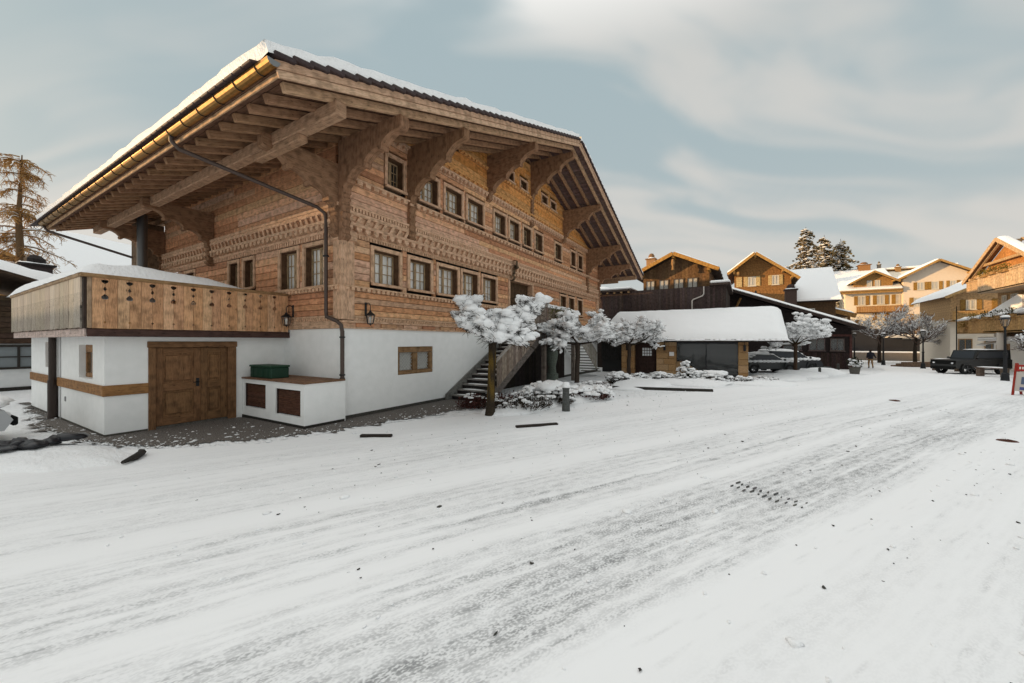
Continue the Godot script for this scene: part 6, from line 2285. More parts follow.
	if o.get("snow", false):
		b = mb()
		var top := cabin[2].lerp(cabin[3], 0.5)
		b.blob(Vector3(top.x, top.y - 0.03, 0), Vector3(absf(cabin[2].x - cabin[3].x) * 0.6, 0.24, hw * 0.92), 18, 8, 0.05, 0.1)
		b.blob(Vector3((cabin[1].x + body[2].x) * 0.5 - 0.05, 0.86 if not o.get("tall", false) else 0.95, 0), Vector3((body[2].x - cabin[1].x) * 0.66, 0.2, hw * 0.96), 18, 8, 0.06, 0.2)
		for i in 7:
			var p := cabin[1].lerp(cabin[2], i / 6.0)
			b.blob(Vector3(p.x, p.y, 0), Vector3(0.24, 0.12, hw * 0.9), 14, 6, 0.08, 0.5)
		for i in 5:
			var p := cabin[0].lerp(cabin[3], i / 4.0)
			b.blob(Vector3(p.x, p.y, 0), Vector3(0.26, 0.13, hw * 0.9), 14, 6, 0.08, 0.5)
		for s in [-1.0, 1.0]:
			for i in 12:
				b.blob(Vector3(lerpf(-1.9, 1.8, i / 11.0), body[4].y - 0.01, s * (hw - 0.03)), Vector3(0.24, 0.11, 0.13), 8, 5, 0.2, 0.9)
		part("snow_cover", b, M.snow_soft, t)

# ---------------------------------------------------------------- trees and shrubs
func limb(bw: MB, bs: MB, p: Vector3, d: Vector3, r: float, l: float, level: int, snow: float) -> void:
	var n := 4
	var pts := PackedVector3Array([p])
	var rad := PackedFloat32Array([r])
	var q := p
	var dir := d
	for i in n:
		dir = (dir + Vector3(rng.randf_range(-0.32, 0.32), rng.randf_range(-0.22, 0.26), rng.randf_range(-0.32, 0.32))).normalized()
		q += dir * l / n
		pts.append(q)
		rad.append(r * lerpf(1.0, 0.42, (i + 1.0) / n))
	bw.tube(pts, rad, 5 if level < 2 else 3)
	if rng.randf() < snow * (0.95 if dir.y > -0.1 else 0.45):
		# snow lying along the upper side
		var sp := PackedVector3Array()
		var sr := PackedFloat32Array()
		for i in n + 1:
			var rr := (0.03 + 0.045 * rng.randf()) * (1.2 if level < 2 else 0.8) * clampf(snow + 0.2, 0.5, 1.3)
			sp.append(pts[i] + Vector3(0, rad[i] + rr * 0.35, 0))
			sr.append(rr * (0.5 if i == 0 else 1.0))
		sp.append(pts[n] + dir * 0.08)
		sr.append(0.015)
		bs.tube(sp, sr, 6, 0.75)
		if rng.randf() < snow * 0.62 and dir.y > -0.25:
			var s := rng.randf_range(0.06, 0.2) * clampf(snow, 0.5, 1.2)
			bs.blob(pts[n - (rng.randi() % 2)] + Vector3(0, s * 0.35, 0), Vector3(s * rng.randf_range(1.0, 1.7), s * 0.8, s * rng.randf_range(0.9, 1.5)), 7, 5, 0.28, 0.55)
	if level >= 2:
		# bare twigs
		for k in 3:
			var i := 1 + rng.randi() % n
			var e := pts[i] + (dir * 0.6 + Vector3(rng.randf_range(-0.9, 0.9), rng.randf_range(-0.7, 0.5), rng.randf_range(-0.9, 0.9))).normalized() * rng.randf_range(0.12, 0.34)
			bw.tube(PackedVector3Array([pts[i], pts[i].lerp(e, 0.5) + Vector3(0, 0.015, 0), e]), PackedFloat32Array([0.009, 0.007, 0.004]), 3)
	if level < 3:
		for i in range(1, n + 1):
			var kids := 1 if level == 0 and i == 1 else 2 if level < 2 else (1 if rng.randf() < 0.75 else 0)
			for k in kids:
				var side := dir.cross(Vector3.UP).normalized() * rng.randf_range(-1.0, 1.0)
				var nd := (dir * 0.75 + side * 0.9 + Vector3(0, rng.randf_range(-0.12, 0.55), 0)).normalized()
				limb(bw, bs, pts[i], nd, rad[i] * 0.62, l * rng.randf_range(0.42, 0.62), level + 1, snow)

func snow_tree(at: Vector3, trunk: float, spread: float, label: String, snow: float, lean: Vector3, bark: Color, limbs: int, moss := false, bias := Vector3.ZERO) -> void:
	var t := thing("pollard_tree", label, "tree", at, 0.0, "snow laden pollard trees")
	var b := mb(bark)
	var r := 0.07 + trunk * 0.022
	var pts := PackedVector3Array()
	var rad := PackedFloat32Array()
	for i in 7:
		var f := i / 6.0
		pts.append(Vector3(lean.x * f + rng.randf_range(-0.02, 0.02), trunk * f - 0.05, lean.z * f + rng.randf_range(-0.02, 0.02)))
		rad.append(r * (1.35 if i == 0 else lerpf(1.0, 0.92, f) + (0.25 if i == 6 else 0.0)))
	b.tube(pts, rad, 9)
	if moss:
		# yellow lichen on the stem, in flecks
		for i in b.v.size():
			if b.v[i].y > 0.4 and b.v[i].y < 1.7 and rng.randf() < 0.6:
				b.c[i] = Color(0.30, 0.19, 0.05)
	part("trunk", b, M.bark, t)
	var bw := mb(bark * 0.7)
	var bs := mb()
	var top := pts[6]
	for i in limbs:
		var a := TAU * (i + rng.randf() * 0.5) / limbs
		var d := (Vector3(cos(a), rng.randf_range(0.1, 0.62), sin(a)) + bias).normalized()
		limb(bw, bs, top - Vector3(0, 0.1, 0), d, r * 0.55, spread * rng.randf_range(0.55, 0.75), 0, snow)
	part("crown", bw, M.bark, t)
	part("crown_snow", bs, M.snow_soft, t)

func bush(at: Vector3, s: Vector3, twig: Color, snow: float, label: String, called := "snowy_shrub") -> void:
	var t := thing(called, label, "shrub", at, 0.0, "snow capped shrubs")
	var b := mb(twig)
	var bs := mb()
	var n := int(110.0 * s.x * s.z + 60.0)
	for i in n:
		var a := rng.randf() * TAU
		var d := Vector3(cos(a) * s.x, 0, sin(a) * s.z) * sqrt(rng.randf())
		var e := Vector3(d.x * 1.1 + rng.randf_range(-0.12, 0.12), s.y * rng.randf_range(0.5, 1.0) * (1.0 - 0.4 * (d / s.x).length_squared()), d.z * 1.1 + rng.randf_range(-0.12, 0.12))
		b.col = vary(twig, 0.35)
		b.tube(PackedVector3Array([d * 0.5, d.lerp(e, 0.5), e]), PackedFloat32Array([0.012, 0.009, 0.004]), 3)
		for k in 7:
			var p := d.lerp(e, rng.randf_range(0.3, 1.0)) + Vector3(rng.randf_range(-0.08, 0.08), rng.randf_range(-0.05, 0.05), rng.randf_range(-0.08, 0.08))
			var l := rng.randf_range(0.025, 0.06)
			var u := Vector3(rng.randf() - 0.5, rng.randf() - 0.3, rng.randf() - 0.5).normalized()
			var w := u.cross(Vector3(rng.randf() - 0.5, rng.randf() - 0.5, rng.randf() - 0.5)).normalized()
			b.col = vary(twig, 0.5)
			b.quad(p, p + w * l * 0.5 + u * l * 0.6, p + u * l * 1.4, p - w * l * 0.5 + u * l * 0.6, u.cross(w).normalized())
		if rng.randf() < snow * 0.8:
			var q := rng.randf_range(0.025, 0.1) * (0.5 + snow)
			bs.blob(e + Vector3(0, q * 0.2, 0), Vector3(q * rng.randf_range(0.9, 1.8), q * 0.7, q * rng.randf_range(0.9, 1.6)), 7, 4, 0.3, 0.5)
	part("twigs", b, M.leaf, t)
	if snow > 0.7:
		for k in 5:
			bs.blob(Vector3(rng.randf_range(-0.4, 0.4) * s.x, s.y * rng.randf_range(0.6, 0.8), rng.randf_range(-0.4, 0.4) * s.z), Vector3(s.x * rng.randf_range(0.35, 0.6), s.y * 0.26, s.z * rng.randf_range(0.35, 0.6)), 14, 7, 0.25, 0.35)
	if bs.v.size() > 0:
		part("snow_cap", bs, M.snow_soft, t, "stuff")

func conifer(at: Vector3, h: float, r: float, label: String) -> void:
	var t := thing("spruce_tree", label, "tree", at, rng.randf() * TAU, "tall spruces behind the houses")
	var b := mb(Color(0.10, 0.07, 0.045))
	b.tube(PackedVector3Array([Vector3(0, -1, 0), Vector3(0, h * 0.5, 0), Vector3(0, h, 0)]), PackedFloat32Array([0.4, 0.24, 0.03]), 7)
	part("trunk", b, M.bark, t)
	b = mb()
	var bs := mb()
	var levels := 36
	for i in levels:
		var f := float(i) / levels
		var y := lerpf(h * 0.1, h * 0.985, f)
		var rr := r * pow(1.0 - f, 0.62) + 0.25
		var cnt := int(7.0 + 5.0 * (1.0 - f))
		for k in cnt:
			var a := TAU * (k + rng.randf()) / cnt
			var len := rr * rng.randf_range(0.45, 1.15)
			var yb := y + rng.randf_range(-0.5, 0.5) * h / levels * 1.6
			var d := Vector3(cos(a), rng.randf_range(-0.1, 0.12), sin(a))
			var side := Vector3(-d.z, 0, d.x)
			for s in 7:
				var g := (s + 0.6) / 7.0
				var p := Vector3(0, yb - 0.42 * len * g * g, 0) + d * len * g + Vector3(rng.randf_range(-0.15, 0.15), rng.randf_range(-0.12, 0.12), rng.randf_range(-0.15, 0.15))
				var w := 0.5 * (1.0 - 0.4 * g) * (0.6 + 0.1 * rr)
				for sd in [-1.0, 1.0]:
					b.col = vary([Color(0.30, 0.21, 0.09), Color(0.42, 0.30, 0.15), Color(0.14, 0.115, 0.06)][rng.randi() % 3], 0.35)
					var tip: Vector3 = p + side * sd * w * rng.randf_range(0.6, 1.2) + d * 0.25 + Vector3(0, rng.randf_range(-0.45, 0.05), 0)
					b.quad(p, p + d * 0.32, tip, p + side * sd * w * 0.5 - d * 0.12 + Vector3(0, -0.2, 0), Vector3(rng.randf() - 0.5, 1.2, rng.randf() - 0.5).normalized())
				if rng.randf() < 0.5:
					var q := rng.randf_range(0.1, 0.27)
					bs.blob(p + Vector3(0, 0.07, 0), Vector3(q * 1.5, q * 0.45, q * 1.2), 5, 3, 0.3, 0.5)
	part("crown", b, M.leaf, t)
	part("crown_snow", bs, M.snow_soft, t)

func larch_tree(at: Vector3, h: float, label: String) -> void:
	var t := thing("larch_tree", label, "tree", at)
	var b := mb(Color(0.28, 0.18, 0.10))
	b.tube(PackedVector3Array([Vector3(0, -1, 0), Vector3(0.1, h * 0.35, 0), Vector3(-0.05, h * 0.7, 0.05), Vector3(0.1, h, 0)]), PackedFloat32Array([0.34, 0.27, 0.16, 0.03]), 8)
	part("trunk", b, M.bark, t)
	b = mb()
	var bs := mb()
	for i in 130:
		var f := pow(rng.randf(), 0.9)
		var y := lerpf(h * 0.16, h * 0.99, f)
		var len := (3.6 * (1.0 - f) + 0.7) * rng.randf_range(0.55, 1.15)
		if f > 0.93:
			len *= 1.9
		var a := rng.randf() * TAU
		var d := Vector3(cos(a), 0, sin(a))
		var pts := PackedVector3Array()
		var rad := PackedFloat32Array()
		var rise := rng.randf_range(-0.05, 0.16) if f < 0.9 else 0.05
		for k in 7:
			var g := k / 6.0
			pts.append(Vector3(0, y + len * (rise * g * 2.0 - 0.45 * g * g), 0) + d * len * g + Vector3(rng.randf() - 0.5, rng.randf() - 0.5, rng.randf() - 0.5) * 0.12 * g)
			rad.append(lerpf(0.055, 0.014, g))
		b.col = vary(Color(0.30, 0.17, 0.07), 0.3)
		b.tube(pts, rad, 3)
		for k in 16:
			var g := rng.randf_range(0.2, 1.0)
			var seg := mini(int(g * 6.0), 5)
			var p := pts[seg].lerp(pts[seg + 1], g * 6.0 - seg)
			var e := p + Vector3(rng.randf_range(-0.4, 0.4), rng.randf_range(-0.75, 0.12), rng.randf_range(-0.4, 0.4)) * rng.randf_range(0.5, 1.2)
			b.col = vary([Color(0.40, 0.22, 0.07), Color(0.32, 0.18, 0.07), Color(0.46, 0.28, 0.12)][rng.randi() % 3], 0.25)
			b.tube(PackedVector3Array([p, p.lerp(e, 0.5) + Vector3(0, 0.05, 0), e]), PackedFloat32Array([0.02, 0.016, 0.01]), 3)
			for z in 2:
				var p2 := p.lerp(e, rng.randf_range(0.3, 0.9))
				var e2 := p2 + Vector3(rng.randf_range(-0.25, 0.25), rng.randf_range(-0.3, 0.1), rng.randf_range(-0.25, 0.25))
				b.tube(PackedVector3Array([p2, e2]), PackedFloat32Array([0.014, 0.009]), 3)
		if rng.randf() < 0.5:
			var sp := PackedVector3Array()
			var sr := PackedFloat32Array()
			for k in 7:
				sp.append(pts[k] + Vector3(0, rad[k] + 0.015, 0))
				sr.append(rad[k] * 0.75 + 0.012)
			bs.tube(sp, sr, 4, 0.7)
	part("crown", b, M.leaf, t)
	part("crown_snow", bs, M.snow_soft, t)

func bare_tree(at: Vector3, h: float, spread: float, label: String) -> void:
	var t := thing("bare_tree", label, "tree", at, 0.0, "bare frosted trees before the hotel")
	var b := mb(Color(0.10, 0.075, 0.06))
	b.tube(PackedVector3Array([Vector3(0, -0.5, 0), Vector3(0.1, h * 0.3, 0), Vector3(0.05, h * 0.55, 0.1)]), PackedFloat32Array([0.22, 0.17, 0.12]), 7)
	part("trunk", b, M.bark, t)
	var bw := mb(Color(0.24, 0.165, 0.14))
	var bs := mb()
	for i in 9:
		var a := TAU * (i + rng.randf() * 0.6) / 9.0
		limb(bw, bs, Vector3(0.05, h * rng.randf_range(0.35, 0.55), 0.1), Vector3(cos(a), rng.randf_range(0.3, 1.0), sin(a)).normalized(), 0.07, spread * rng.randf_range(0.6, 0.9), 0, 0.36)
	part("crown", bw, M.bark, t)
	part("crown_snow", bs, M.snow_soft, t)

func make_trees() -> void:
	rng.seed = 77
	snow_tree(Vector3(2.78, 0, 3.14), 2.45, 1.45, "near pollard tree with yellow lichened trunk before the stairs", 0.95, Vector3(0.12, 0, -0.02), Color(0.09, 0.07, 0.05), 8, true, Vector3(0.22, -0.05, 0.36))
	snow_tree(Vector3(10.7, 0, 2.75), 2.2, 2.0, "snow laden pollard tree beside the far stair flight", 0.9, Vector3(0.1, 0, 0.0), Color(0.13, 0.10, 0.08), 8)
	snow_tree(Vector3(17.2, -0.02, 3.55), 2.15, 2.1, "snow laden pollard tree before the low shop's dark door", 0.85, Vector3(-0.05, 0, 0.05), Color(0.12, 0.09, 0.07), 8)
	snow_tree(Vector3(27.2, -0.15, 12.75), 2.25, 2.1, "round headed snowy tree on a thin trunk beside the parked cars", 1.0, Vector3(0.05, 0, 0.0), Color(0.14, 0.09, 0.06), 9)
	larch_tree(Vector3(-1.55, 0, -33.8), 15.3, "tall bare golden larch rising behind the snowy balcony")
	conifer(Vector3(87.0, -1, 19.8), 25.5, 6.2, "tallest snowy spruce left of the hotel")
	conifer(Vector3(92.8, -1, 23.4), 24.8, 6.4, "middle snowy spruce behind the hotel's end wall")
	conifer(Vector3(90.6, -1, 25.6), 23.2, 6.2, "rightmost snowy spruce above the hotel roof")
	conifer(Vector3(79.0, -1, 16.0), 17.0, 4.6, "small snowy spruce half hidden behind the shuttered house")
	bare_tree(Vector3(60.7, -0.6, 24.6), 6.6, 3.8, "bare frosted tree above the walking person")
	bare_tree(Vector3(58.8, -0.6, 27.4), 6.0, 3.4, "bare frosted tree nearer the white lamp post")
	bare_tree(Vector3(31.0, -0.2, 26.2), 3.9, 1.5, "pinkish frosted small tree beside the shop corner")
	# shrubs along the stairs and the low shop
	var red := Color(0.085, 0.035, 0.03)
	var dark := Color(0.05, 0.04, 0.03)
	for q in [[3.75, 1.95, 0.7, 0.5, 0.6, red, 0.2, "thin reddish shrub at the foot of the stairs"], [4.3, 2.7, 0.8, 0.55, 0.55, red, 0.35, "reddish shrub behind the near pollard's trunk"], [3.6, 3.0, 0.6, 0.45, 0.5, dark, 0.3, "dark leafy shrub at the near pollard's root"], [4.25, 3.75, 0.75, 0.62, 0.6, dark, 0.5, "dark round shrub left of the snow capped bollard"], [5.9, 3.6, 0.9, 0.75, 0.9, dark, 0.85, "wide shrub buried under a snow dome behind the bollard"], [7.6, 4.6, 0.8, 0.5, 0.7, red, 0.75, "snowy reddish shrub right of the bollard"], [9.2, 4.2, 0.6, 0.55, 0.6, red, 0.6, "red twigged shrub below the second pollard"], [13.6, 3.9, 0.6, 0.6, 0.6, dark, 0.85, "snow heaped shrub at the shop's first pier"], [14.9, 4.7, 0.5, 0.5, 0.5, dark, 0.7, "small snowy shrub before the shop door"], [16.4, 5.6, 0.5, 0.5, 0.5, dark, 0.8, "low snowy shrub beside the middle pier"], [16.6, 8.2, 0.8, 0.65, 0.8, dark, 0.8, "broad snowy shrub under the shop window"], [17.0, 9.6, 0.6, 0.4, 0.6, dark, 0.5, "twiggy snowy shrub before the last pier"], [17.6, 10.6, 0.6, 0.4, 0.5, dark, 0.4, "sparse twiggy shrub beyond the last pier"], [18.4, 7.4, 0.7, 0.5, 0.7, dark, 0.8, "snowy shrub close to the shop glass"]]:
		bush(Vector3(q[0], gy(q[0], q[1]) - 0.02, q[1]), Vector3(q[2], q[3], q[4]), q[5], q[6], q[7])
	# little spruce by the shop window
	var t := thing("young_spruce", "small snow loaded spruce before the shop window", "tree", Vector3(16.2, 0, 6.9))
	var b := mb(Color(0.07, 0.05, 0.035))
	b.tube(PackedVector3Array([Vector3(0, -0.1, 0), Vector3(0, 1.15, 0)]), PackedFloat32Array([0.04, 0.008]), 5)
	part("trunk", b, M.bark, t)
	b = mb()
	var bs := mb()
	for i in 90:
		var f := rng.randf()
		var a := rng.randf() * TAU
		var len := 0.85 * (1.0 - f) + 0.1
		var d := Vector3(cos(a), -0.15, sin(a))
		var p := Vector3(0, 0.12 + f * 1.0, 0)
		b.col = vary(Color(0.03, 0.035, 0.02), 0.3)
		b.tube(PackedVector3Array([p, p + d * len]), PackedFloat32Array([0.03, 0.008]), 4)
		for k in 3:
			var g := rng.randf_range(0.4, 1.0)
			var q := rng.randf_range(0.05, 0.11)
			if rng.randf() < 0.75:
				bs.blob(p + d * len * g + Vector3(0, 0.03, 0), Vector3(q * 1.4, q * 0.7, q * 1.2), 6, 4, 0.3, 0.5)
	part("crown", b, M.leaf, t)
	part("crown_snow", bs, M.snow_soft, t)

# ---------------------------------------------------------------- a figure: tapered capsules joined smoothly, meshed as surface nets
func capsule(p: Vector3, a: Vector3, b: Vector3, ra: float, rb: float) -> float:
	var ab := b - a
	var t := clampf((p - a).dot(ab) / ab.length_squared(), 0.0, 1.0)
	return p.distance_to(a + ab * t) - lerpf(ra, rb, t)

func figure_mesh(bones: Array, lo: Vector3, hi: Vector3, cell: float) -> MB:
	var n := Vector3i(((hi - lo) / cell).ceil())
	var f := PackedFloat32Array()
	f.resize((n.x + 1) * (n.y + 1) * (n.z + 1))
	var sx := (n.y + 1) * (n.z + 1)
	var sy := n.z + 1
	for x in n.x + 1:
		for y in n.y + 1:
			for z in n.z + 1:
				var p := lo + Vector3(x, y, z) * cell
				var d := 9.0
				for q in bones:
					if absf(p.y - (q[0].y + q[1].y) * 0.5) > absf(q[0].y - q[1].y) * 0.5 + 0.3:
						continue
					var e := capsule(p, q[0], q[1], q[2], q[3])
					var k: float = 0.035
					var h := clampf(0.5 + 0.5 * (d - e) / k, 0.0, 1.0)
					d = lerpf(d, e, h) - k * h * (1.0 - h)
				f[x * sx + y * sy + z] = d
	var b := mb()
	var at := {}
	for x in n.x:
		for y in n.y:
			for z in n.z:
				var i := x * sx + y * sy + z
				var s := Vector3.ZERO
				var cnt := 0
				for e in [[0, sx, Vector3(0, 0, 0), Vector3(1, 0, 0)], [sy, sx, Vector3(0, 1, 0), Vector3(1, 0, 0)], [1, sx, Vector3(0, 0, 1), Vector3(1, 0, 0)], [sy + 1, sx, Vector3(0, 1, 1), Vector3(1, 0, 0)], [0, sy, Vector3(0, 0, 0), Vector3(0, 1, 0)], [sx, sy, Vector3(1, 0, 0), Vector3(0, 1, 0)], [1, sy, Vector3(0, 0, 1), Vector3(0, 1, 0)], [sx + 1, sy, Vector3(1, 0, 1), Vector3(0, 1, 0)], [0, 1, Vector3(0, 0, 0), Vector3(0, 0, 1)], [sx, 1, Vector3(1, 0, 0), Vector3(0, 0, 1)], [sy, 1, Vector3(0, 1, 0), Vector3(0, 0, 1)], [sx + sy, 1, Vector3(1, 1, 0), Vector3(0, 0, 1)]]:
					var da: float = f[i + e[0]]
					var db: float = f[i + e[0] + e[1]]
					if (da < 0.0) != (db < 0.0):
						s += e[2] + e[3] * (da / (da - db))
						cnt += 1
				if cnt:
					at[i] = b.v.size()
					b.v.append(lo + (Vector3(x, y, z) + s / cnt) * cell)
					var g := Vector3(f[i + sx] - f[i], f[i + sy] - f[i], f[i + 1] - f[i])
					b.n.append(g.normalized())
					b.t.append(Vector2.ZERO)
					b.c.append(INK)
	for x in range(1, n.x):
		for y in range(1, n.y):
			for z in range(1, n.z):
				var i := x * sx + y * sy + z
				for e in [[sx, sy, 1], [sy, 1, sx], [1, sx, sy]]:
					var inside := f[i] < 0.0
					if inside == (f[i + e[0]] < 0.0):
						continue
					var q := [i, i - e[1], i - e[1] - e[2], i - e[2]]
					if not (at.has(q[0]) and at.has(q[1]) and at.has(q[2]) and at.has(q[3])):
						continue
					var v: Array = [at[q[0]], at[q[1]], at[q[2]], at[q[3]]]
					var nn: Vector3 = b.n[v[0]]
					if (b.v[v[1]] - b.v[v[0]]).cross(b.v[v[2]] - b.v[v[0]]).dot(nn) > 0.0:
						v.reverse()
					b.ix.append(v[0]); b.ix.append(v[1]); b.ix.append(v[2])
					b.ix.append(v[0]); b.ix.append(v[2]); b.ix.append(v[3])
	return b

func make_person() -> void:
	# seen from behind, mid-stride, right arm held out; local +x = walking direction
	var t := thing("person", "person in dark jacket and tan trousers walking away across the snow", "person", Vector3(42.3, -0.33, 19.9), 0.1)
	var bones := [
		[Vector3(0, 0.92, 0), Vector3(0.01, 1.2, 0), 0.17, 0.19], [Vector3(0.01, 1.2, 0), Vector3(0.02, 1.40, 0), 0.2, 0.15],
		[Vector3(0.02, 1.40, -0.12), Vector3(0.02, 1.40, 0.12), 0.11, 0.11], [Vector3(0.02, 1.42, 0), Vector3(0.04, 1.56, 0), 0.065, 0.06],
		[Vector3(0.05, 1.63, 0), Vector3(0.04, 1.68, 0), 0.098, 0.102],
		[Vector3(0.02, 1.40, -0.2), Vector3(-0.08, 1.12, -0.27), 0.075, 0.06], [Vector3(-0.08, 1.12, -0.27), Vector3(0.04, 0.88, -0.26), 0.058, 0.042],
		[Vector3(0.02, 1.40, 0.2), Vector3(0.08, 1.14, 0.32), 0.075, 0.06], [Vector3(0.08, 1.14, 0.32), Vector3(0.16, 0.95, 0.46), 0.058, 0.042],
		[Vector3(0.16, 0.95, 0.46), Vector3(0.19, 0.88, 0.49), 0.04, 0.03], [Vector3(0.04, 0.88, -0.26), Vector3(0.07, 0.80, -0.26), 0.04, 0.03],
		[Vector3(0, 0.9, -0.09), Vector3(0.12, 0.5, -0.1), 0.095, 0.068], [Vector3(0.12, 0.5, -0.1), Vector3(0.08, 0.1, -0.1), 0.066, 0.05],
		[Vector3(0, 0.9, 0.09), Vector3(-0.04, 0.5, 0.1), 0.095, 0.068], [Vector3(-0.04, 0.5, 0.1), Vector3(-0.22, 0.14, 0.1), 0.066, 0.05],
		[Vector3(0.05, 0.05, -0.1), Vector3(0.22, 0.04, -0.1), 0.05, 0.045], [Vector3(-0.26, 0.1, 0.1), Vector3(-0.12, 0.03, 0.1), 0.05, 0.04],
	]
	var b := figure_mesh(bones, Vector3(-0.4, -0.05, -0.45), Vector3(0.4, 1.85, 0.6), 0.033)
	for i in b.v.size():
		var p := b.v[i]
		var c := Color(0.02, 0.022, 0.03)
		if p.y < 0.12:
			c = Color(0.05, 0.03, 0.02)
		elif p.y < 0.86 and absf(p.z) < 0.22:
			c = Color(0.30, 0.18, 0.08)
		elif p.y < 0.93 and absf(p.z) > 0.2:
			c = Color(0.45, 0.28, 0.2)
		elif p.y > 1.56:
			c = Color(0.05, 0.035, 0.025) if p.x < 0.1 or p.y > 1.7 else Color(0.45, 0.28, 0.2)
		b.c[i] = c
	part("body", b, M.cloth, t)

# ---------------------------------------------------------------- street furniture and odds and ends
func lamp_post(at: Vector3, h: float, label: String, snow := true) -> void:
	var t := thing("street_lamp", label, "street lamp", at, 0.0, "dark street lamps along the street")
	var b := mb()
	b.lathe(Vector3.ZERO, pv([0.0, -0.1, 0.2, -0.1, 0.19, 0.0, 0.15, 0.45, 0.17, 0.48, 0.12, 0.55, 0.0, 0.55]), 10)
	part("base", b, M.iron, t)
	b = mb()
	b.lathe(Vector3.ZERO, pv([0.085, 0.55, 0.075, h * 0.5, 0.1, h * 0.5 + 0.02, 0.1, h * 0.5 + 0.08, 0.06, h * 0.5 + 0.1, 0.05, h - 0.1, 0.1, h, 0.0, h]), 10)
	part("post", b, M.iron, t)
	b = mb(Color(0.7, 0.68, 0.62))
	b.lathe(Vector3(0, h, 0), pv([0.12, 0.02, 0.2, 0.42]), 6)
	part("glass", b, M.pane, t)
	b = mb()
	b.lathe(Vector3(0, h, 0), pv([0.0, 0.72, 0.05, 0.68, 0.1, 0.55, 0.24, 0.44, 0.24, 0.42, 0.0, 0.42]), 6)
	for i in 6:
		var d := Vector3(cos(TAU * i / 6.0), 0, sin(TAU * i / 6.0))
		b.beam(Vector3(0, h + 0.02, 0) + d * 0.125, Vector3(0, h + 0.42, 0) + d * 0.205, 0.02, 0.02, 0.0, d)
	part("lantern_frame", b, M.iron, t)
	if snow:
		b = mb()
		b.blob(Vector3(0, h + 0.56, 0), Vector3(0.2, 0.12, 0.2), 9, 5, 0.1, 0.3)
		part("snow_cap", b, M.snow_soft, t)

func wooden_table(at: Vector3, turn: float, l: float, h: float, label: String, called := "timber_bench") -> void:
	var t := thing(called, label, "bench", at, turn)
	var c := Color(0.20, 0.15, 0.12)
	for k in 3:
		var b := mb(vary(c, 0.15))
		b.bx(Vector3(-l * 0.5, h - 0.06, -0.24 + k * 0.165), Vector3(l * 0.5, h, -0.24 + k * 0.165 + 0.15), 0.01)
		part("top_plank", b, M.wood, t)
	for x in [-l * 0.4, l * 0.4]:
		var b := mb(vary(c * 0.8, 0.1))
		b.bx(Vector3(x - 0.11, -0.1, -0.2), Vector3(x + 0.11, h - 0.062, 0.2), 0.02)
		part("leg", b, M.wood, t)
	var b := mb()
	b.blob(Vector3(0, h, 0), Vector3(l * 0.5, 0.09, 0.25), 16, 5, 0.1, 0.05)
	part("snow_cap", b, M.snow_soft, t)

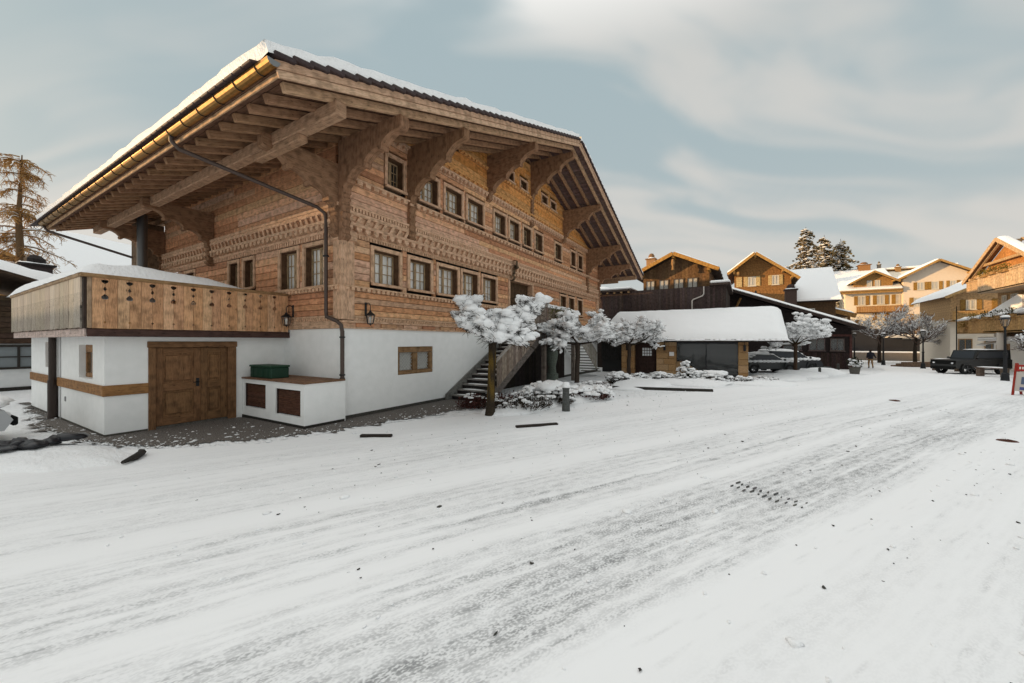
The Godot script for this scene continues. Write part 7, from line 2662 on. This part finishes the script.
func make_small_things() -> void:
	rng.seed = 99
	var b: MB
	make_person()
	# bollard with a snow cap
	var bo := thing("bollard", "grey stone bollard wearing a snow cap at the street edge", "bollard", Vector3(4.54, 0, 4.82))
	b = mb(Color(0.13, 0.14, 0.14))
	b.lathe(Vector3.ZERO, pv([0.13, -0.05, 0.12, 0.3, 0.105, 0.68, 0.12, 0.7, 0.11, 0.76, 0.0, 0.78]), 14)
	part("post", b, M.stone, bo)
	b = mb(Color(0.06, 0.055, 0.05))
	b.blob(Vector3(0.1, 0.52, 0.06), Vector3(0.1, 0.06, 0.08), 8, 5, 0.2, 1.0)
	part("tap", b, M.stone, bo)
	b = mb()
	b.blob(Vector3(0, 0.76, 0), Vector3(0.135, 0.16, 0.135), 12, 7, 0.06, 0.2)
	b.blob(Vector3(0.08, 0.57, 0.07), Vector3(0.1, 0.05, 0.08), 8, 5, 0.2, 0.4)
	part("snow_cap", b, M.snow_soft, bo)
	# statue-like pale cover under the landing
	var st := thing("garden_statue", "pale green stone figure standing under the stair landing", "statue", Vector3(11.6, 0, 1.0))
	b = mb(Color(0.20, 0.24, 0.21))
	b.lathe(Vector3.ZERO, pv([0.34, -0.1, 0.34, 0.5, 0.24, 0.56, 0.2, 0.9, 0.3, 1.3, 0.33, 1.62, 0.22, 1.88, 0.09, 1.98, 0.12, 2.1, 0.11, 2.22, 0.0, 2.3]), 14)
	part("body", b, M.stone, st)
	# boards lying in the snow
	for q in [[-0.8, 2.4, 0.72, -1.02, "short dark board lying in the snow before the bench"], [2.1, 5.06, 1.15, -0.72, "longer dark board half buried in snow before the shrubs"]]:
		b = mb(Color(0.04, 0.035, 0.03))
		b.bx(Vector3(-q[2] * 0.5, -0.02, -0.06), Vector3(q[2] * 0.5, 0.045, 0.06), 0.01)
		one("loose_board", b, M.wood, q[4], "board", Vector3(q[0], 0.015, q[1]), q[3], "boards lying in the snow")
	b = mb(Color(0.05, 0.045, 0.04))
	b.bx(Vector3(0, -0.1, -0.08), Vector3(4.4, 0.1, 0.08), 0.01)
	one("edging_beam", b, M.wood, "long dark timber edging before the shop's shrubs", "edging", Vector3(11.2, 0, 4.2), -1.32)
	# banks of shovelled snow
	b = mb()
	for q in [[5.0, 3.2, 2.0, 0.28, 1.2], [8.2, 4.0, 2.2, 0.3, 1.1], [13.5, 5.0, 2.6, 0.26, 1.5], [15.8, 7.2, 1.8, 0.3, 2.2], [17.2, 10.0, 1.6, 0.28, 1.8], [26.5, 13.0, 2.6, 0.35, 1.6], [29.5, 14.5, 2.2, 0.4, 1.6], [22.5, 11.4, 2.0, 0.3, 1.6], [10.4, 2.8, 2.0, 0.25, 1.0]]:
		b.blob(Vector3(q[0], gy(q[0], q[1]) - 0.04, q[1]), Vector3(q[2], q[3], q[4]), 26, 8, 0.14, 0.1)
	setting("snow_banks", b, M.snow_soft, "shovelled banks of snow along the beds", "stuff")
	# loose dark crumbs and footprints' lips scattered on the street
	b = mb(Color(0.06, 0.055, 0.05))
	for i in 420:
		var p := Vector3(rng.randf_range(-4.5, 9.0), 0, rng.randf_range(3.0, 15.0))
		var s := rng.randf_range(0.004, 0.011) * (1.0 + 1.5 * pow(rng.randf(), 6.0))
		b.col = vary(Color(0.07, 0.065, 0.06), 0.4)
		b.blob(p + Vector3(0, 0.014, 0), Vector3(s * rng.randf_range(0.8, 2.4), s * 0.5, s * rng.randf_range(0.6, 1.4)), 6, 3, 0.5, 0.5)
	setting("grit", b, M.stone, "dark grit and leaf crumbs scattered on the street snow", "stuff")
	b = mb()
	for i in 700:
		var p := Vector3(rng.randf_range(-5.5, 12.0), 0, rng.randf_range(1.5, 15.5))
		var s := rng.randf_range(0.008, 0.028) * (1.0 + 1.4 * pow(rng.randf(), 6.0))
		b.blob(p + Vector3(0, 0.012, 0), Vector3(s * rng.randf_range(0.7, 1.3), s * 0.55, s * rng.randf_range(0.6, 1.1)), 9, 6, 0.3, 0.8)
	setting("snow_clods", b, M.snow_soft, "small clods of trodden snow on the street", "stuff")
	# rusty drain covers
	for q in [[12.75, 14.4, "rusty drain cover in the street near the red board"], [6.1, 14.6, "rusty drain cover in the street at the right edge"]]:
		b = mb(vary(Color(0.16, 0.06, 0.035), 0.1))
		b.lathe(Vector3.ZERO, pv([0.0, 0.03, 0.13, 0.03, 0.16, 0.02, 0.16, -0.05]), 16)
		for i in 5:
			b.bx(Vector3(-0.09, 0.031, -0.1 + i * 0.045), Vector3(0.09, 0.038, -0.08 + i * 0.045))
		one("drain_cover", b, M.stone, q[2], "drain cover", Vector3(q[0], gy(q[0], 0.0), q[1]), 0.4, "rusty drain covers")
	# slotted gully showing through the snow of the carriageway
	var gu := thing("street_gully", "row of dark gully slots showing through the street snow", "gully", Vector3(-0.2, 0.03, 9.95), -0.5)
	for i in 22:
		b = mb(vary(Color(0.20, 0.20, 0.205), 0.35))
		var l := rng.randf_range(0.015, 0.06)
		var at := Vector3(rng.randf_range(-0.05, 0.05) + (0.09 if i % 2 == 0 else -0.09), 0, -0.5 + i * 0.045 + rng.randf_range(-0.01, 0.01))
		b.bx(at + Vector3(-l, -0.02, 0), at + Vector3(l, 0.003, rng.randf_range(0.006, 0.014)), 0.002)
		part("slot_bar", b, M.stone, gu)
	# parked cars under snow by the barn
	vehicle("snowy_coupe", "low dark car buried in snow between the last pier and the thin tree", "car", Vector3(27.9, -0.12, 10.9), -1.03, {"body": Color(0.03, 0.032, 0.035), "snow": true})
	vehicle("snowy_estate", "taller dark estate car with snowy roof behind the buried low car", "car", Vector3(30.6, -0.15, 12.5), -1.03, {"body": Color(0.02, 0.022, 0.025), "snow": true, "tall": true})
	vehicle("off_roader", "boxy black off road car parked nose out before the shops", "car", Vector3(36.2, -0.25, 24.3), 2.12, {"body": Color(0.012, 0.013, 0.015), "boxy": true})
	b = mb()
	b.blob(Vector3.ZERO, Vector3(1.15, 0.08, 0.72), 16, 5, 0.06, 0.05)
	setting("car_roof_snow", b, M.snow_soft, "thin snow on the black car's roof", "stuff").transform = Transform3D(Basis(Vector3.UP, 2.12), Vector3(36.62, 1.57, 24.98))
	# pot with evergreen, post and box at the barn corner
	var po := thing("plant_pot", "snowy evergreen in a grey pot at the barn corner", "plant pot", Vector3(30.7, -0.2, 16.6))
	b = mb(Color(0.16, 0.15, 0.14))
	b.lathe(Vector3.ZERO, pv([0.26, -0.05, 0.33, 0.45, 0.36, 0.47, 0.34, 0.52, 0.0, 0.5]), 14)
	part("pot", b, M.stone, po)
	part("foliage", tuft(Vector3(0, 0.8, 0), Vector3(0.42, 0.42, 0.42), 420, Color(0.03, 0.035, 0.02)), M.leaf, po)
	b = mb()
	for i in 12:
		b.blob(Vector3(rng.randf_range(-0.3, 0.3), rng.randf_range(0.6, 1.15), rng.randf_range(-0.3, 0.3)), Vector3(0.14, 0.08, 0.14), 7, 4, 0.25, 0.4)
	part("snow_cap", b, M.snow_soft, po)
	for q in [[31.6, 15.8, 0.5, "short grey post by the barn wall, nearer the pot"], [27.9, 14.2, 0.35, "short dark post standing in the snow bank"]]:
		b = mb(Color(0.09, 0.09, 0.085))
		b.lathe(Vector3.ZERO, pv([0.09, -0.3, 0.085, q[2], 0.06, q[2] + 0.05, 0.0, q[2] + 0.06]), 10)
		one("short_post", b, M.stone, q[3], "post", Vector3(q[0], -0.05, q[1]), 0.0, "short posts by the barn")
	b = mb(Color(0.03, 0.03, 0.03))
	b.bx(Vector3(-0.4, -0.1, -0.3), Vector3(0.4, 0.45, 0.3), 0.03)
	one("meter_box", b, M.paint, "small dark box in the snow before the barn", "box", Vector3(31.6, -0.2, 14.9), -1.0)
	# lamps
	lamp_post(Vector3(28.0, -0.2, 22.9), 3.3, "dark street lamp with flared foot beside the red board")
	lamp_post(Vector3(43.9, -0.35, 23.9), 3.0, "street lamp with white globe before the shops' steps")
	lamp_post(Vector3(52.0, -0.45, 23.0), 3.0, "distant street lamp right of the walking person")
	lamp_post(Vector3(60.0, -0.5, 22.0), 3.2, "distant street lamp left of the bare trees")
	b = mb(Color(0.2, 0.2, 0.2))
	b.tube(PackedVector3Array([Vector3(0, -0.2, 0), Vector3(0, 5.6, 0)]), PackedFloat32Array([0.045, 0.03]), 8)
	one("flag_pole", b, M.iron, "thin dark pole rising left of the black car", "pole", Vector3(42.5, -0.3, 25.6))
	wooden_table(Vector3(40.0, -0.3, 24.2), 0.6, 2.0, 1.0, "tall rough timber stand table left of the black car", "stand_table")
	wooden_table(Vector3(32.4, -0.2, 24.0), 0.6, 1.6, 0.62, "low rough timber bench right of the black car")
	# broad wooden steps before the white shop
	var ws := thing("wooden_steps", "broad low brown wooden steps before the white shop", "steps", Vector3(50.5, -0.42, 25.9), 2.2)
	for k in 3:
		b = mb(vary(Color(0.20, 0.13, 0.09), 0.12))
		b.bx(Vector3(-4.0, -0.1, -0.5 - k * 0.5), Vector3(4.0, 0.18 + k * 0.18, -k * 0.5), 0.02)
		part("step", b, M.wood, ws)
	# red advertising board
	var ab := thing("sandwich_board", "red framed standing advertising board at the right picture edge", "sign", Vector3(17.45, -0.02, 19.62), -2.35)
	b = mb(Color(0.30, 0.025, 0.015))
	for s in [-1.0, 1.0]:
		b.beam(Vector3(-0.42, 0.0, 0.28 * s), Vector3(-0.42, 1.32, 0.02 * s), 0.06, 0.06)
		b.beam(Vector3(0.42, 0.0, 0.28 * s), Vector3(0.42, 1.32, 0.02 * s), 0.06, 0.06)
	part("frame", b, M.paint, ab)
	for s in [-1.0, 1.0]:
		var ang := Basis(Vector3(1, 0, 0), 0.195 * -s)
		b = mb(Color(0.55, 0.50, 0.45))
		b.box(Vector3(0, 0.58, 0.165 * s), Vector3(0.78, 0.8, 0.02), ang)
		part("panel", b, M.paint, ab)
		b = mb(Color(0.36, 0.03, 0.02))
		b.box(Vector3(0, 1.13, 0.06 * s), Vector3(0.78, 0.26, 0.025), ang)
		part("header", b, M.paint, ab)
		b = mb(Color(0.75, 0.7, 0.62))
		for i in 9:
			b.box(Vector3(-0.3 + i * 0.075, 1.13, 0.076 * s), Vector3(0.045, 0.1, 0.006), ang)
		part("lettering", b, M.paint, ab, "stuff")
		for q in [[-0.16, 0.62, Color(0.10, 0.13, 0.2), 0.14, 0.3], [0.08, 0.66, Color(0.2, 0.24, 0.3), 0.12, 0.26], [0.0, 0.3, Color(0.08, 0.1, 0.26), 0.5, 0.12], [0.2, 0.5, Color(0.3, 0.1, 0.1), 0.12, 0.16]]:
			b = mb(q[2])
			b.box(Vector3(q[0], q[1], 0.18 * s + (0.58 - q[1]) * 0.19 * s), Vector3(q[3], q[4], 0.006), ang)
			part("print", b, M.paint, ab)
	var rb := thing("red_railing", "dark red timber railing behind the advertising board", "railing", Vector3(19.6, -0.05, 21.6), -0.9)
	for y in [0.75, 1.15]:
		b = mb(Color(0.28, 0.03, 0.02))
		b.bx(Vector3(-1.2, y, -0.03), Vector3(1.6, y + 0.12, 0.03), 0.01)
		part("rail", b, M.paint, rb)
	for x in [-1.15, 0.2, 1.5]:
		b = mb(Color(0.28, 0.03, 0.02))
		b.bx(Vector3(x - 0.05, -0.1, -0.05), Vector3(x + 0.05, 1.35, 0.05), 0.01)
		part("post", b, M.paint, rb)
